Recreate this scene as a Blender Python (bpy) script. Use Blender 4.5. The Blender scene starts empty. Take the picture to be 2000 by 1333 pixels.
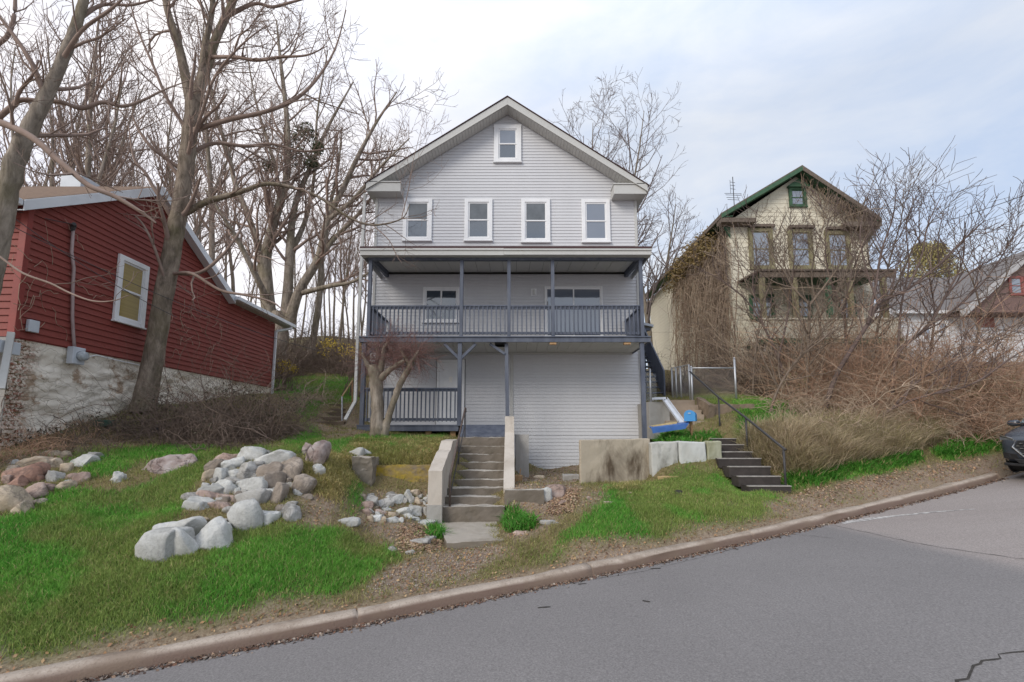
EXPOSURE = 0.55
import bpy, bmesh, math, random
import numpy as np
from mathutils import Vector, Matrix, noise
from mathutils.bvhtree import BVHTree
from mathutils.geometry import delaunay_2d_cdt

SC = bpy.context.scene
COL = SC.collection
R = math.radians
# ---------------------------------------------------------------- camera model (shift lens, slight upward pitch)
F = 889.0; TH = R(6.3); CY = 751.9; EYE = Vector((0, 0, 1.6))
CT, ST = math.cos(TH), math.sin(TH)
def ray(px, py):
    x = (px-1000)/F; v = -(py-CY)/F
    return Vector((x, CT - v*ST, v*CT + ST))
def P(px, py, d):
    r = ray(px, py); return EYE + r*(d/r.y)
def proj(x, y, z):                       # numpy arrays -> photo pixels (used to author the ground cover map)
    z = z-1.6
    f = y*CT + z*ST; up = -y*ST + z*CT
    return 1000+F*x/f, CY-F*up/f

# ---------------------------------------------------------------- object helpers
ORG = {}
def tag(o, label=None, cat=None, group=None, kind=None):
    if label: o['label'] = label
    if cat: o['category'] = cat
    if group: o['group'] = group
    if kind: o['kind'] = kind
    return o
def thing(name, loc, label, cat, group=None):
    o = bpy.data.objects.new(name, None); COL.objects.link(o)
    o.location = loc; o.empty_display_size = .2
    ORG[o] = Vector(loc)
    return tag(o, label, cat, group)
def dup(o, loc=None, rz=None, sc=None, parent=None, label=None):
    c = o.copy(); COL.objects.link(c)
    if parent is not None: c.parent = parent
    if loc is not None: c.location = loc
    if rz is not None: c.rotation_euler = (0, 0, rz)
    if sc is not None: c.scale = (sc, sc, sc) if not hasattr(sc, '__len__') else sc
    if label: c['label'] = label
    for ch in list(o.children): dup(ch, parent=c)
    return c

class MB:
    def __init__(s): s.v = []; s.f = []; s.m = []; s.col = []; s.n = 0
    def add(s, vs, fs, mi=0):
        b = s.n
        s.v.append(np.asarray([tuple(v) for v in vs], dtype=np.float64).reshape(-1, 3)); s.n += len(vs)
        for f in fs: s.f.append(tuple(i+b for i in f)); s.m.append(mi)
    def addnp(s, V, faces, mi=0):
        b = s.n; s.v.append(V); s.n += len(V)
        s.f.extend(map(tuple, (faces+b).tolist())); s.m.extend([mi]*len(faces))
    BF = [(0,3,2,1),(4,5,6,7),(0,1,5,4),(1,2,6,5),(2,3,7,6),(3,0,4,7)]
    def box(s, x0, x1, y0, y1, z0, z1, mi=0):
        x0, x1 = min(x0,x1), max(x0,x1); y0, y1 = min(y0,y1), max(y0,y1); z0, z1 = min(z0,z1), max(z0,z1)
        s.add([(x0,y0,z0),(x1,y0,z0),(x1,y1,z0),(x0,y1,z0),(x0,y0,z1),(x1,y0,z1),(x1,y1,z1),(x0,y1,z1)], MB.BF, mi)
    def obox(s, c, size, M=None, mi=0):
        c = Vector(c); hx, hy, hz = [q/2 for q in size]
        vs = [Vector(q) for q in [(-hx,-hy,-hz),(hx,-hy,-hz),(hx,hy,-hz),(-hx,hy,-hz),(-hx,-hy,hz),(hx,-hy,hz),(hx,hy,hz),(-hx,hy,hz)]]
        if M is not None: vs = [M @ q for q in vs]
        s.add([c+q for q in vs], MB.BF, mi)
    def beam(s, p, q, w, h, up=(0,0,1), mi=0):
        p, q = Vector(p), Vector(q); d = (q-p).normalized(); u = Vector(up)
        sd = d.cross(u)
        if sd.length < 1e-4: sd = d.cross(Vector((0,1,0)))
        sd.normalize(); u = sd.cross(d).normalized()
        a, b = sd*w/2, u*h/2
        s.add([p-a-b,p+a-b,q+a-b,q-a-b,p-a+b,p+a+b,q+a+b,q-a+b], MB.BF, mi)
    def prism(s, poly, vec, mi=0):
        vec = Vector(vec); n = len(poly); a = [Vector(p) for p in poly]; b = [p+vec for p in a]
        nm = Vector((0,0,0))
        for i in range(n): nm += a[i].cross(a[(i+1)%n])
        if nm.dot(vec) > 0: a, b = b, a
        fs = [tuple(range(n)), tuple(range(2*n-1, n-1, -1))]
        fs += [(i, i+n, (i+1)%n+n, (i+1)%n) for i in range(n)]
        s.add(a+b, fs, mi)
    def quad(s, a, b, c, d, mi=0): s.add([a,b,c,d], [(0,1,2,3)], mi)
    def tube(s, pts, rad, n=6, cap=True, mi=0):
        pts = np.asarray([tuple(p) for p in pts], dtype=np.float64); k = len(pts)
        rad = np.full(k, rad) if np.isscalar(rad) else np.asarray(rad, dtype=np.float64)
        t = np.gradient(pts, axis=0); t /= np.maximum(np.linalg.norm(t, axis=1, keepdims=True), 1e-9)
        ref = np.array([0.,0.,1.]) if abs(t[0,2]) < .9 else np.array([1.,0.,0.])
        a = np.cross(t, ref); a /= np.maximum(np.linalg.norm(a, axis=1, keepdims=True), 1e-9)
        b = np.cross(t, a)
        ang = np.arange(n)*2*math.pi/n
        V = pts[:,None,:] + rad[:,None,None]*(np.cos(ang)[None,:,None]*a[:,None,:] + np.sin(ang)[None,:,None]*b[:,None,:])
        i = np.arange(k-1)[:,None]*n; j = np.arange(n)[None,:]; j2 = (j+1) % n
        fc = np.stack([i+j, i+n+j, i+n+j2, i+j2], -1).reshape(-1,4)
        base = s.n
        s.addnp(V.reshape(-1,3), fc, mi)
        if cap and n > 3:
            s.f.append(tuple(base+q for q in range(n))); s.m.append(mi)
            s.f.append(tuple(base+(k-1)*n+q for q in range(n-1,-1,-1))); s.m.append(mi)
    def cyl(s, p, q, r, n=12, mi=0): s.tube([p, q], r, n, True, mi)
    def build(s, name, mats, parent=None, smooth=False, bevel=0, origin=None, bevseg=2):
        V = np.concatenate(s.v) if s.v else np.zeros((0,3))
        if parent is not None: o0 = ORG[parent]
        elif origin is not None: o0 = Vector(origin)
        else:
            o0 = Vector(((V[:,0].min()+V[:,0].max())/2, (V[:,1].min()+V[:,1].max())/2, V[:,2].min()))
        V = V - np.array(o0)
        me = bpy.data.meshes.new(name)
        me.from_pydata(V.tolist(), [], s.f); me.update()
        if not isinstance(mats, (list, tuple)): mats = [mats]
        for m in mats: me.materials.append(m)
        if len(mats) > 1: me.polygons.foreach_set('material_index', s.m)
        if smooth: me.polygons.foreach_set('use_smooth', [True]*len(me.polygons))
        o = bpy.data.objects.new(name, me); COL.objects.link(o)
        if parent is not None: o.parent = parent
        else: o.location = o0
        ORG[o] = o0
        if bevel:
            b = o.modifiers.new('bevel', 'BEVEL'); b.width = bevel; b.segments = bevseg; b.limit_method = 'ANGLE'; b.angle_limit = R(40)
        return o

def big_mesh(name, V, faces, mats, smooth=False, attrs=None, origin=(0,0,0), parent=None):
    """numpy mesh; faces = (n,3) or (n,4)"""
    if parent is not None: origin = ORG[parent]
    me = bpy.data.meshes.new(name); V = V - np.array(origin)
    k = faces.shape[1]
    me.vertices.add(len(V)); me.vertices.foreach_set('co', V.astype(np.float32).ravel())
    me.loops.add(faces.size); me.loops.foreach_set('vertex_index', faces.astype(np.int32).ravel())
    me.polygons.add(len(faces)); me.polygons.foreach_set('loop_start', np.arange(0, faces.size, k, dtype=np.int32))
    me.update(calc_edges=True)
    for nm, arr in (attrs or {}).items():
        if arr.ndim == 1:
            a = me.attributes.new(nm, 'FLOAT', 'POINT'); a.data.foreach_set('value', arr.astype(np.float32))
        else:
            a = me.attributes.new(nm, 'FLOAT_COLOR', 'POINT'); a.data.foreach_set('color', arr.astype(np.float32).ravel())
    if smooth: me.polygons.foreach_set('use_smooth', np.ones(len(faces), dtype=bool))
    for m in (mats if isinstance(mats, (list, tuple)) else [mats]): me.materials.append(m)
    o = bpy.data.objects.new(name, me); COL.objects.link(o)
    if parent is not None: o.parent = parent
    else: o.location = origin
    ORG[o] = Vector(origin)
    return o

# ---------------------------------------------------------------- materials
def c4(c): return (c[0], c[1], c[2], 1)
def nodes_of(name):
    m = bpy.data.materials.new(name); m.use_nodes = True
    nt = m.node_tree; return m, nt, nt.nodes['Principled BSDF']
def N(nt, t, **kw):
    n = nt.nodes.new(t)
    for k, v in kw.items():
        if k in n.inputs: n.inputs[k].default_value = v
        else: setattr(n, k, v)
    return n
def L(nt, a, b): nt.links.new(a, b)
def ramp(nt, fac, stops):
    r = nt.nodes.new('ShaderNodeValToRGB'); e = r.color_ramp.elements
    while len(e) < len(stops): e.new(.5)
    for q, (p, c) in zip(e, stops): q.position = p; q.color = c4(c)
    L(nt, fac, r.inputs[0]); return r.outputs[0]
def coords(nt, stretch=(1,1,1)):
    tc = nt.nodes.new('ShaderNodeTexCoord'); mp = nt.nodes.new('ShaderNodeMapping'); mp.inputs['Scale'].default_value = stretch
    L(nt, tc.outputs['Object'], mp.inputs[0]); return mp.outputs[0]
def tex_noise(nt, vec, scale, detail=6, rough=.6, dist=0):
    n = N(nt, 'ShaderNodeTexNoise'); n.inputs['Scale'].default_value = scale; n.inputs['Detail'].default_value = detail
    n.inputs['Roughness'].default_value = rough; n.inputs['Distortion'].default_value = dist
    L(nt, vec, n.inputs['Vector']); return n.outputs['Fac']
def mixc(nt, fac, a, b, mode='MIX'):
    m = nt.nodes.new('ShaderNodeMix'); m.data_type = 'RGBA'; m.blend_type = mode
    for inp, v in ((m.inputs[0], fac), (m.inputs[6], a), (m.inputs[7], b)):
        if isinstance(v, (int, float)): inp.default_value = v
        elif isinstance(v, (tuple, list)): inp.default_value = c4(v)
        else: L(nt, v, inp)
    return m.outputs[2]
def bump(nt, bsdf, h, strength=.3, dist=.02):
    b = nt.nodes.new('ShaderNodeBump'); b.inputs['Strength'].default_value = strength; b.inputs['Distance'].default_value = dist
    L(nt, h, b.inputs['Height']); L(nt, b.outputs[0], bsdf.inputs['Normal']); return b
def mat(name, cols, scale=4, detail=8, rough=.8, bmp=0, bscale=30, bdist=.01, stretch=(1,1,1), metallic=0, spec=.4, lo=.3, hi=.7, fine=0):
    m, nt, b = nodes_of(name)
    v = coords(nt, stretch)
    k = len(cols)
    if k == 1: b.inputs['Base Color'].default_value = c4(cols[0])
    else:
        f = tex_noise(nt, v, scale, detail)
        c = ramp(nt, f, [(lo+(hi-lo)*i/(k-1), q) for i, q in enumerate(cols)])
        if fine:
            g = tex_noise(nt, v, scale*12, 4)
            c = mixc(nt, fine, c, ramp(nt, g, [(.3,(.5,.5,.5)),(.7,(1.5,1.5,1.5))]), 'MULTIPLY')
        L(nt, c, b.inputs['Base Color'])
    b.inputs['Roughness'].default_value = rough; b.inputs['Metallic'].default_value = metallic
    b.inputs['Specular IOR Level'].default_value = spec
    if bmp: bump(nt, b, tex_noise(nt, v, bscale, 6), bmp, bdist)
    return m
# ---------------------------------------------------------------- camera, sky, sun
cd = bpy.data.cameras.new('camera'); cam = bpy.data.objects.new('camera', cd); COL.objects.link(cam)
cd.sensor_fit = 'HORIZONTAL'; cd.sensor_width = 36; cd.lens = 36*F/2000
cd.shift_y = (CY-666.5)/2000
cd.clip_end = 3000; cd.clip_start = .05
cam.location = EYE; cam.rotation_euler = (math.pi/2+TH, 0, 0)
SC.camera = cam
vs = SC.view_settings
vs.view_transform = 'Standard'; vs.look = 'None'; vs.exposure = EXPOSURE; vs.gamma = 1; vs.use_curve_mapping = False

SUN_EL, SUN_AZ = R(30), R(222)          # azimuth clockwise from +Y: behind the camera, to the left
sd = Vector((math.sin(SUN_AZ)*math.cos(SUN_EL), math.cos(SUN_AZ)*math.cos(SUN_EL), math.sin(SUN_EL)))
ld = bpy.data.lights.new('sun', 'SUN'); sun = bpy.data.objects.new('sun', ld); COL.objects.link(sun)
ld.energy = 1.45; ld.angle = R(26); ld.color = (1, .94, .85)
sun.rotation_euler = sd.to_track_quat('Z', 'Y').to_euler(); sun.location = (-20, -20, 30)

w = bpy.data.worlds.new('World'); SC.world = w; w.use_nodes = True
nt = w.node_tree; bg = nt.nodes['Background']; bg.inputs['Strength'].default_value = .1
sky = nt.nodes.new('ShaderNodeTexSky'); sky.sky_type = 'NISHITA'; sky.sun_disc = False
sky.sun_elevation = SUN_EL; sky.sun_rotation = SUN_AZ; sky.air_density = 1; sky.dust_density = 1.5
tc = nt.nodes.new('ShaderNodeTexCoord')
mp = nt.nodes.new('ShaderNodeMapping'); mp.inputs['Scale'].default_value = (1.0, 1.0, 2.6); mp.inputs['Rotation'].default_value = (.0, .25, .3)
L(nt, tc.outputs['Generated'], mp.inputs[0])
n1 = tex_noise(nt, mp.outputs[0], 2.2, 9, .55, .6)
n2 = tex_noise(nt, mp.outputs[0], 6.0, 8, .6, .3)
mx = nt.nodes.new('ShaderNodeMath'); mx.operation = 'MULTIPLY_ADD'; mx.inputs[1].default_value = .3
L(nt, n2, mx.inputs[0]); L(nt, n1, mx.inputs[2])
cover = ramp(nt, mx.outputs[0], [(.48, (0,0,0)), (.84, (1,1,1))])
# thin cloud: pale blue-grey veil with brighter streaks
veil = mixc(nt, cover, (4.5, 5.25, 6.6), (6.7, 6.85, 7.1))
base = mixc(nt, .80, sky.outputs[0], veil)
# brighter towards the zenith (overcast sky) and a warm bright patch low on the left behind the trees
sp = nt.nodes.new('ShaderNodeSeparateXYZ'); L(nt, tc.outputs['Generated'], sp.inputs[0])
zen = ramp(nt, sp.outputs['Z'], [(.0, (.95,.95,.95)), (.55, (1,1,1)), (.95, (1.7,1.7,1.7))])
base = mixc(nt, 1.0, base, zen, 'MULTIPLY')
dt = nt.nodes.new('ShaderNodeVectorMath'); dt.operation = 'DOT_PRODUCT'; dt.inputs[1].default_value = Vector((-.62, .76, .2)).normalized()
L(nt, tc.outputs['Generated'], dt.inputs[0])
glow = ramp(nt, dt.outputs['Value'], [(.62, (0,0,0)), (.99, (1,1,1))])
base = mixc(nt, 1.0, base, mixc(nt, 1.0, glow, (2.9, 2.2, 1.6), 'MULTIPLY'), 'ADD')
L(nt, base, bg.inputs[0])
# ---------------------------------------------------------------- ground, kerb, road
U = np.array([.9232, .3843]); NN = np.array([-.3843, .9232]); O0 = np.array([0., 6.])
_cs = np.array([-9, -4.98, -2.46, 0, 1.61, 3.6, 6.1, 9.35, 12.46, 16])
_cz = np.array([-.80, -.63, -.53, -.40, -.276, -.135, .03, .30, .63, 1.0])
_cf = np.polyfit(_cs, _cz, 4)
def zc(s):
    s = np.asarray(s, dtype=float); q = np.clip(s, -9, 15)
    return np.polyval(_cf, q) + np.where(s > 15, (s-15)*.09, 0) + np.where(s < -9, (s+9)*.045, 0)
def st2xy(s, t): return O0[0]+s*U[0]+t*NN[0], O0[1]+s*U[1]+t*NN[1]
def xy2st(x, y):
    x = np.asarray(x)-O0[0]; y = np.asarray(y)-O0[1]
    return x*U[0]+y*U[1], x*NN[0]+y*NN[1]

ctrl = []
for s in np.arange(-60, 90, 1.0):
    x, y = st2xy(s, .2); ctrl.append((x, y, float(zc(s))+.12))
img = [
 (0,1170,5.0),(0,1050,5.9),(0,960,6.9),(0,900,7.6),(0,870,8.1),(150,1150,5.15),(150,1020,6.3),(150,950,7.2),(150,900,8.0),(150,860,8.9),
 (300,1150,5.3),(300,1060,6.1),(300,980,7.0),(300,920,7.9),(300,880,8.7),(300,850,9.6),(270,793,10.6),(430,860,9.6),(430,800,11.5),
 (450,1050,6.35),(450,985,7.1),(450,905,8.0),(450,880,8.6),(560,1030,6.7),(560,960,7.4),(560,900,8.1),(560,870,8.9),(600,1100,6.05),(520,845,10.5),(560,815,12.5),
 (640,1020,7.1),(640,950,7.8),(640,900,8.6),(640,860,10),(640,845,11.5),(700,1120,6.2),(720,1035,7.5),(720,985,8.3),(720,955,9.0),(720,950,9.15),
 (700,905,9.3),(720,880,9.9),(720,855,11),(840,1030,8.0),(830,960,9.1),(830,950,9.2),(830,908,9.35),(850,880,9.9),(850,855,11.2),
 (760,950,9.15),(760,908,9.33),
 (870,1090,6.7),(915,1072,7.1),(930,1048,7.9),(880,1040,7.9),(930,1026,8.4),(1000,1012,8.4),(1030,1040,7.5),(1060,990,8.75),(1060,957,8.85),(1080,940,10.3),(1080,925,12.5),(1080,920,13.9),
 (1000,957,8.85),(1010,935,10.5),(1010,925,13),(1120,955,9.3),(1120,1000,8.0),(1120,1060,6.9),(1200,950,9.6),(1200,1000,8.1),(1200,1040,7.2),
 (1200,938,11),(1200,925,13.5),(1250,938,10.8),(1250,925,13.5),
 (1280,938,10.2),(1280,1000,8.2),(1400,935,10.2),(1400,975,8.9),(1400,1010,8.0),(1480,950,9.5),(1480,985,8.7),(1540,958,9.4),(1600,920,10.2),(1600,960,9.3),
 (1700,900,10.8),(1700,930,10.0),(1800,880,11.5),(1800,915,10.7),(1900,865,12.3),(1900,900,11.4),(1980,850,13.2),(2080,840,14),
 (1290,863,10.75),(1390,862,10.75),(1300,850,12),(1335,832,12.8),(1340,782,14.6),(1420,832,12),(1450,800,13.3),(1500,832,12),(1500,790,13.6),(1420,775,14.6),
 (1385,870,11.3),(1500,858,11.3),(1500,900,10.6),(1545,870,10.6),
 (1560,862,10.9),(1560,880,10.5),(1560,800,13.5),(1650,860,11.6),(1650,800,14),(1750,840,12.5),(1750,780,15),(1850,820,14),(1850,760,17),(1980,800,15),(1980,740,20),
 (1430,760,19),(1560,755,18.5),(1750,755,19),(1300,722,29),(1300,768,17),(1265,785,15),(1290,765,20),
 (640,832,13.5),(640,790,15),(600,780,16),(620,742,20),(600,722,24),(640,690,30),(640,650,42),(560,690,26),(690,835,13),(690,800,15),(690,745,20),
 (800,848,12.5),(880,848,12.5),
]
for a in img: ctrl.append(tuple(P(*a)))
ctrl += [(-9,8.2,1.5),(-9,11,2.25),(-9,14,2.8),(-9,17.5,3.25),(-13,8,1.4),(-14,18,3.4),(-25,6,.2),(-25,15,2.2),(-25,26,5.5),(-45,20,3),(-45,40,8),
 (-.75,9.3,.2),(-.72,8.72,-.2),(-1.3,8.5,-.1),(-.1,8.5,-.1),(-.72,8.3,-.12),(4.9,9.75,.3),(5.4,9.75,.3),(5.0,10.35,.65),(5.4,10.35,.65),(5.0,10.95,1.0),(5.4,10.95,1.0),(5.0,11.4,1.3),(5.4,11.4,1.3),(4.85,11.9,1.5),(4.62,9.35,.40),(4.5,9.8,.58),(4.42,10.2,.72),(5.4,11.9,1.5),(-.6,10.5,.9),(-.5,11.2,1.3),(-3,13.9,1.68),(-.6,13.9,1.65),(0.2,13.9,.55),(3.8,13.9,.6),(-3,20,3),(3,20,3),(5,18,3.2),(5,24,4.6),(-4,24,5),(4,34,6.5),
 (12,24,4.3),(20,24,4.2),(12,34,6.5),(25,18,3.2),(22,14.9,2.7),(32,20,4),(45,30,6),(60,40,8),(30,40,7),(-12,40,9.5),(-30,42,9),(10,50,8.5),
 (-60,90,9),(0,90,9),(60,90,10),(-160,200,6),(160,200,8),(0,220,6),(-160,40,0),(160,60,12),(0,400,-6),(-400,300,-20),(400,300,0)]
cx = np.array([c[0] for c in ctrl]); cy = np.array([c[1] for c in ctrl]); cz = np.array([c[2] for c in ctrl])
_r = delaunay_2d_cdt([Vector((c[0], c[1])) for c in ctrl], [], [], 0, 1e-5)
_tv = np.array([tuple(v) for v in _r[0]]); _ti = np.array([[int(i) for i in f] for f in _r[2]]); _oz = np.array([cz[o[0]] for o in _r[3]])
def tin(x, y):
    x = np.asarray(x, float).ravel(); y = np.asarray(y, float).ravel(); z = np.full(x.shape, np.nan)
    for a, b, c in _ti:
        A, B, C_ = _tv[a], _tv[b], _tv[c]
        lo = np.minimum(np.minimum(A, B), C_); hi = np.maximum(np.maximum(A, B), C_)
        k = np.where((x >= lo[0]-1e-6) & (x <= hi[0]+1e-6) & (y >= lo[1]-1e-6) & (y <= hi[1]+1e-6))[0]
        if not len(k): continue
        det = (B[1]-C_[1])*(A[0]-C_[0])+(C_[0]-B[0])*(A[1]-C_[1])
        if abs(det) < 1e-12: continue
        w0 = ((B[1]-C_[1])*(x[k]-C_[0])+(C_[0]-B[0])*(y[k]-C_[1]))/det
        w1 = ((C_[1]-A[1])*(x[k]-C_[0])+(A[0]-C_[0])*(y[k]-C_[1]))/det
        w2 = 1-w0-w1; ok = (w0 >= -1e-6) & (w1 >= -1e-6) & (w2 >= -1e-6); kk = k[ok]
        z[kk] = w0[ok]*_oz[a]+w1[ok]*_oz[b]+w2[ok]*_oz[c]
    return z
def axis(segs):
    out = [segs[0][0]]
    for a, b, st in segs:
        n = max(1, int(round((b-a)/st))); out += list(np.linspace(a, b, n+1)[1:])
    return np.array(out)
def valnoise(x, y, seed, cell):
    """smooth value noise on numpy arrays"""
    rs = np.random.RandomState(seed); T = rs.rand(256, 256)
    u = x/cell+1000.3; v = y/cell+1000.7; i = np.floor(u).astype(int); j = np.floor(v).astype(int); fu = u-i; fv = v-j
    fu = fu*fu*(3-2*fu); fv = fv*fv*(3-2*fv); i &= 255; j &= 255; i2 = (i+1) & 255; j2 = (j+1) & 255
    return (T[i,j]*(1-fu)+T[i2,j]*fu)*(1-fv)+(T[i,j2]*(1-fu)+T[i2,j2]*fu)*fv
def fbm(x, y, seed, cell, oc=4):
    a = 0; amp = 1; tot = 0
    for o in range(oc): a = a+amp*valnoise(x, y, seed+o, cell/2**o); tot += amp; amp *= .55
    return a/tot
sa = axis([(-55,-12,3),(-12,-6.5,.3),(-6.5,15,.075),(15,20,.25),(20,80,3)])
ta = axis([(.2,9,.075),(9,16,.2),(16,40,1),(40,190,8)])
S, T = np.meshgrid(sa, ta, indexing='ij')
X, Y = st2xy(S, T); Z = tin(X, Y).reshape(X.shape)
Z = np.where(np.isnan(Z), 3.0, Z)
def blur(A):
    B = A.copy(); B[1:-1] = (A[:-2]+2*A[1:-1]+A[2:])/4; C_ = B.copy(); C_[:,1:-1] = (B[:,:-2]+2*B[:,1:-1]+B[:,2:])/4; return C_
for _ in range(3): Z = np.concatenate([Z[:, :1], blur(Z)[:, 1:]], 1)
ed = np.clip((T-.2)/.5, 0, 1)
Z = Z + ed*((fbm(X, Y, 3, .9, 4)-.5)*.16 + (fbm(X, Y, 11, .22, 3)-.5)*.06)
X = np.concatenate([st2xy(sa, np.full(len(sa), -.02))[0][:,None], X], 1); Y = np.concatenate([st2xy(sa, np.full(len(sa), -.02))[1][:,None], Y], 1)
Z = np.concatenate([(zc(sa)-.03)[:,None], Z], 1); T = np.concatenate([np.full((len(sa),1), -.02), T], 1); S = np.concatenate([S[:,:1], S], 1)
V = np.stack([X, Y, Z], -1).reshape(-1, 3)
ni, nj = X.shape
ii = np.arange(ni-1)[:,None]*nj; jj = np.arange(nj-1)[None,:]
Fq = np.stack([ii+jj, ii+nj+jj, ii+nj+jj+1, ii+jj+1], -1).reshape(-1, 4)

# ground cover: what grows or lies where
GX, GY = proj(V[:,0], V[:,1], V[:,2]); GY = np.where(V[:,1] < 1, -999, GY)
def inpoly(poly):
    c = np.zeros(len(GX), bool); n = len(poly); j = n-1
    for i in range(n):
        xi, yi = poly[i]; xj, yj = poly[j]
        c ^= ((yi > GY) != (yj > GY)) & (GX < (xj-xi)*(GY-yi)/(yj-yi+1e-9)+xi); j = i
    return c
def cover(polys, it=3):
    A = np.zeros(len(GX))
    for wgt, poly in polys: A = np.maximum(A, wgt*inpoly(poly))
    A = A.reshape(ni, nj)
    for _ in range(it): A = blur(A)
    return A.ravel()
green = cover([
 (1,[(-300,1090),(0,1018),(90,975),(160,962),(215,965),(300,945),(385,905),(395,900),(390,930),(350,975),(345,1000),(330,1035),(360,1045),(450,1040),(530,1035),(640,1030),(700,1050),(690,1090),(600,1130),(480,1165),(340,1185),(200,1215),(60,1245),(-300,1310)]),
 (.9,[(170,915),(260,880),(330,870),(420,878),(520,880),(640,868),(620,882),(480,893),(400,893),(380,905),(320,890),(240,900),(200,935)]),
 (.68,[(-300,1310),(60,1240),(340,1180),(600,1125),(700,1060),(770,1090),(680,1160),(300,1245),(0,1300),(-300,1360)]),
 (.9,[(1075,1062),(1120,1030),(1200,985),(1180,960),(1260,945),(1330,935),(1410,935),(1480,958),(1470,975),(1380,985),(1310,1000),(1220,1030),(1120,1062)]),
 (.6,[(1000,1110),(1120,1040),(1300,1000),(1500,965),(1560,985),(1450,1020),(1250,1060),(1100,1105)]),
 (.45,[(1110,985),(1200,950),(1230,960),(1190,1000),(1120,1020)]),
 (1,[(1530,955),(1540,935),(1640,912),(1700,905),(1790,885),(1800,900),(1720,920),(1640,932),(1560,955)]),
 (1,[(1830,890),(1860,870),(1950,850),(1990,840),(1990,870),(1920,885),(1850,900)]),
 (.8,[(1360,775),(1470,772),(1560,785),(1540,820),(1480,835),(1430,800),(1380,795)]),
 (.55,[(1420,840),(1500,800),(1580,840),(1560,880),(1500,880)]),
 (.8,[(1270,848),(1340,840),(1410,850),(1408,864),(1280,866)]),
 (.85,[(540,738),(690,735),(692,785),(640,790),(600,800),(560,785),(535,770)]),
 (.7,[(575,800),(630,790),(625,850),(600,880),(560,870),(590,840)]),
 (.9,[(985,1012),(1005,1008),(1040,1030),(1030,1042),(990,1038)]),
 (.8,[(780,1040),(850,1020),(860,1050),(800,1060)]),
 (.7,[(100,890),(170,870),(240,865),(230,890),(150,905)]),
 (.5,[(640,870),(700,850),(870,850),(860,890),(840,900),(700,905),(640,890)]),
 (.35,[(620,960),(700,930),(720,960),(700,1000),(640,1000)]),
])
dirt = cover([
 (.9,[(690,1180),(740,1120),(850,1075),(870,1060),(985,1070),(1010,1080),(960,1100),(920,1135),(860,1150),(760,1172),(640,1195)]),
 (1,[(990,960),(1005,930),(1133,905),(1133,955),(1100,1000),(1060,1040),(1010,1060),(985,1050)]),
 (.9,[(1480,985),(1560,965),(1680,935),(1850,905),(1940,890),(1990,890),(1945,935),(1800,955),(1640,1000),(1540,1018)]),
 (.7,[(700,960),(860,960),(870,1060),(780,1075),(690,1020)]),
 (.8,[(590,820),(700,800),(720,850),(640,855)]),
 (.7,[(590,960),(650,920),(690,950),(640,1030),(600,1040)]),
 (.6,[(0,880),(120,860),(500,850),(560,880),(420,876),(250,870),(160,905),(60,915),(0,930)]),
 (.5,[(1180,1080),(1240,1050),(1290,1050),(1260,1075)]),
 (.6,[(1133,960),(1200,950),(1180,985),(1120,1000)]),
],2)
dirt = np.maximum(dirt, np.clip(1-(T.ravel()-.2)/(.25+.35*fbm(V[:,0],V[:,1],40,1.2,3)), 0, 1)*.75)
nz = fbm(V[:,0], V[:,1], 21, 1.1, 5)
green = np.clip(green + (nz-.5)*1.1*np.where(green > .04, 1.5, .7), 0, 1)
dirt = np.clip(dirt + (fbm(V[:,0], V[:,1], 31, .6, 5)-.5)*1.0*np.where(dirt > .04, 1, .3), 0, 1)
green = green*(1-.75*np.clip(dirt*1.2-.2, 0, 1))

m, nt, b = nodes_of('ground_cover'); v = coords(nt)
ag = N(nt, 'ShaderNodeAttribute', attribute_name='green'); ad = N(nt, 'ShaderNodeAttribute', attribute_name='dirt')
nA = tex_noise(nt, v, 3, 8, .65); nB = tex_noise(nt, v, 35, 6, .7); nC = tex_noise(nt, v, 14, 6, .7)
dead = mixc(nt, nA, (.13,.115,.05), (.28,.225,.12)); dead = mixc(nt, ramp(nt, nB, [(.35,(0,0,0)),(.7,(1,1,1))]), dead, (.13,.09,.05))
gr = mixc(nt, nC, (.03,.095,.014), (.075,.19,.03))
dr = mixc(nt, nA, (.22,.165,.125), (.36,.285,.225)); dr = mixc(nt, ramp(nt, nB, [(.42,(0,0,0)),(.66,(1,1,1))]), dr, (.155,.105,.075))
c = mixc(nt, ag.outputs['Fac'], dead, gr); c = mixc(nt, ad.outputs['Fac'], c, dr)
L(nt, c, b.inputs['Base Color']); b.inputs['Roughness'].default_value = .95; b.inputs['Specular IOR Level'].default_value = .15
bump(nt, b, nB, .8, .02)
M_ground = m
ground = big_mesh('ground', V, Fq, m, True, {'green': green, 'dirt': dirt}); tag(ground, 'sloping bank of patchy grass, dead turf and bare earth', 'ground', kind='structure')
BVH = BVHTree.FromPolygons(V.tolist(), Fq.tolist())
def gz(x, y):
    h = BVH.ray_cast(Vector((x, y, 60)), Vector((0, 0, -1)))
    return h[0].z if h[0] is not None else float(tin([x], [y])[0])
def G(px, py):
    h = BVH.ray_cast(EYE, ray(px, py).normalized())
    return h[0]
def Gn(px, py): return BVH.ray_cast(EYE, ray(px, py).normalized())[:2]

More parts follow.
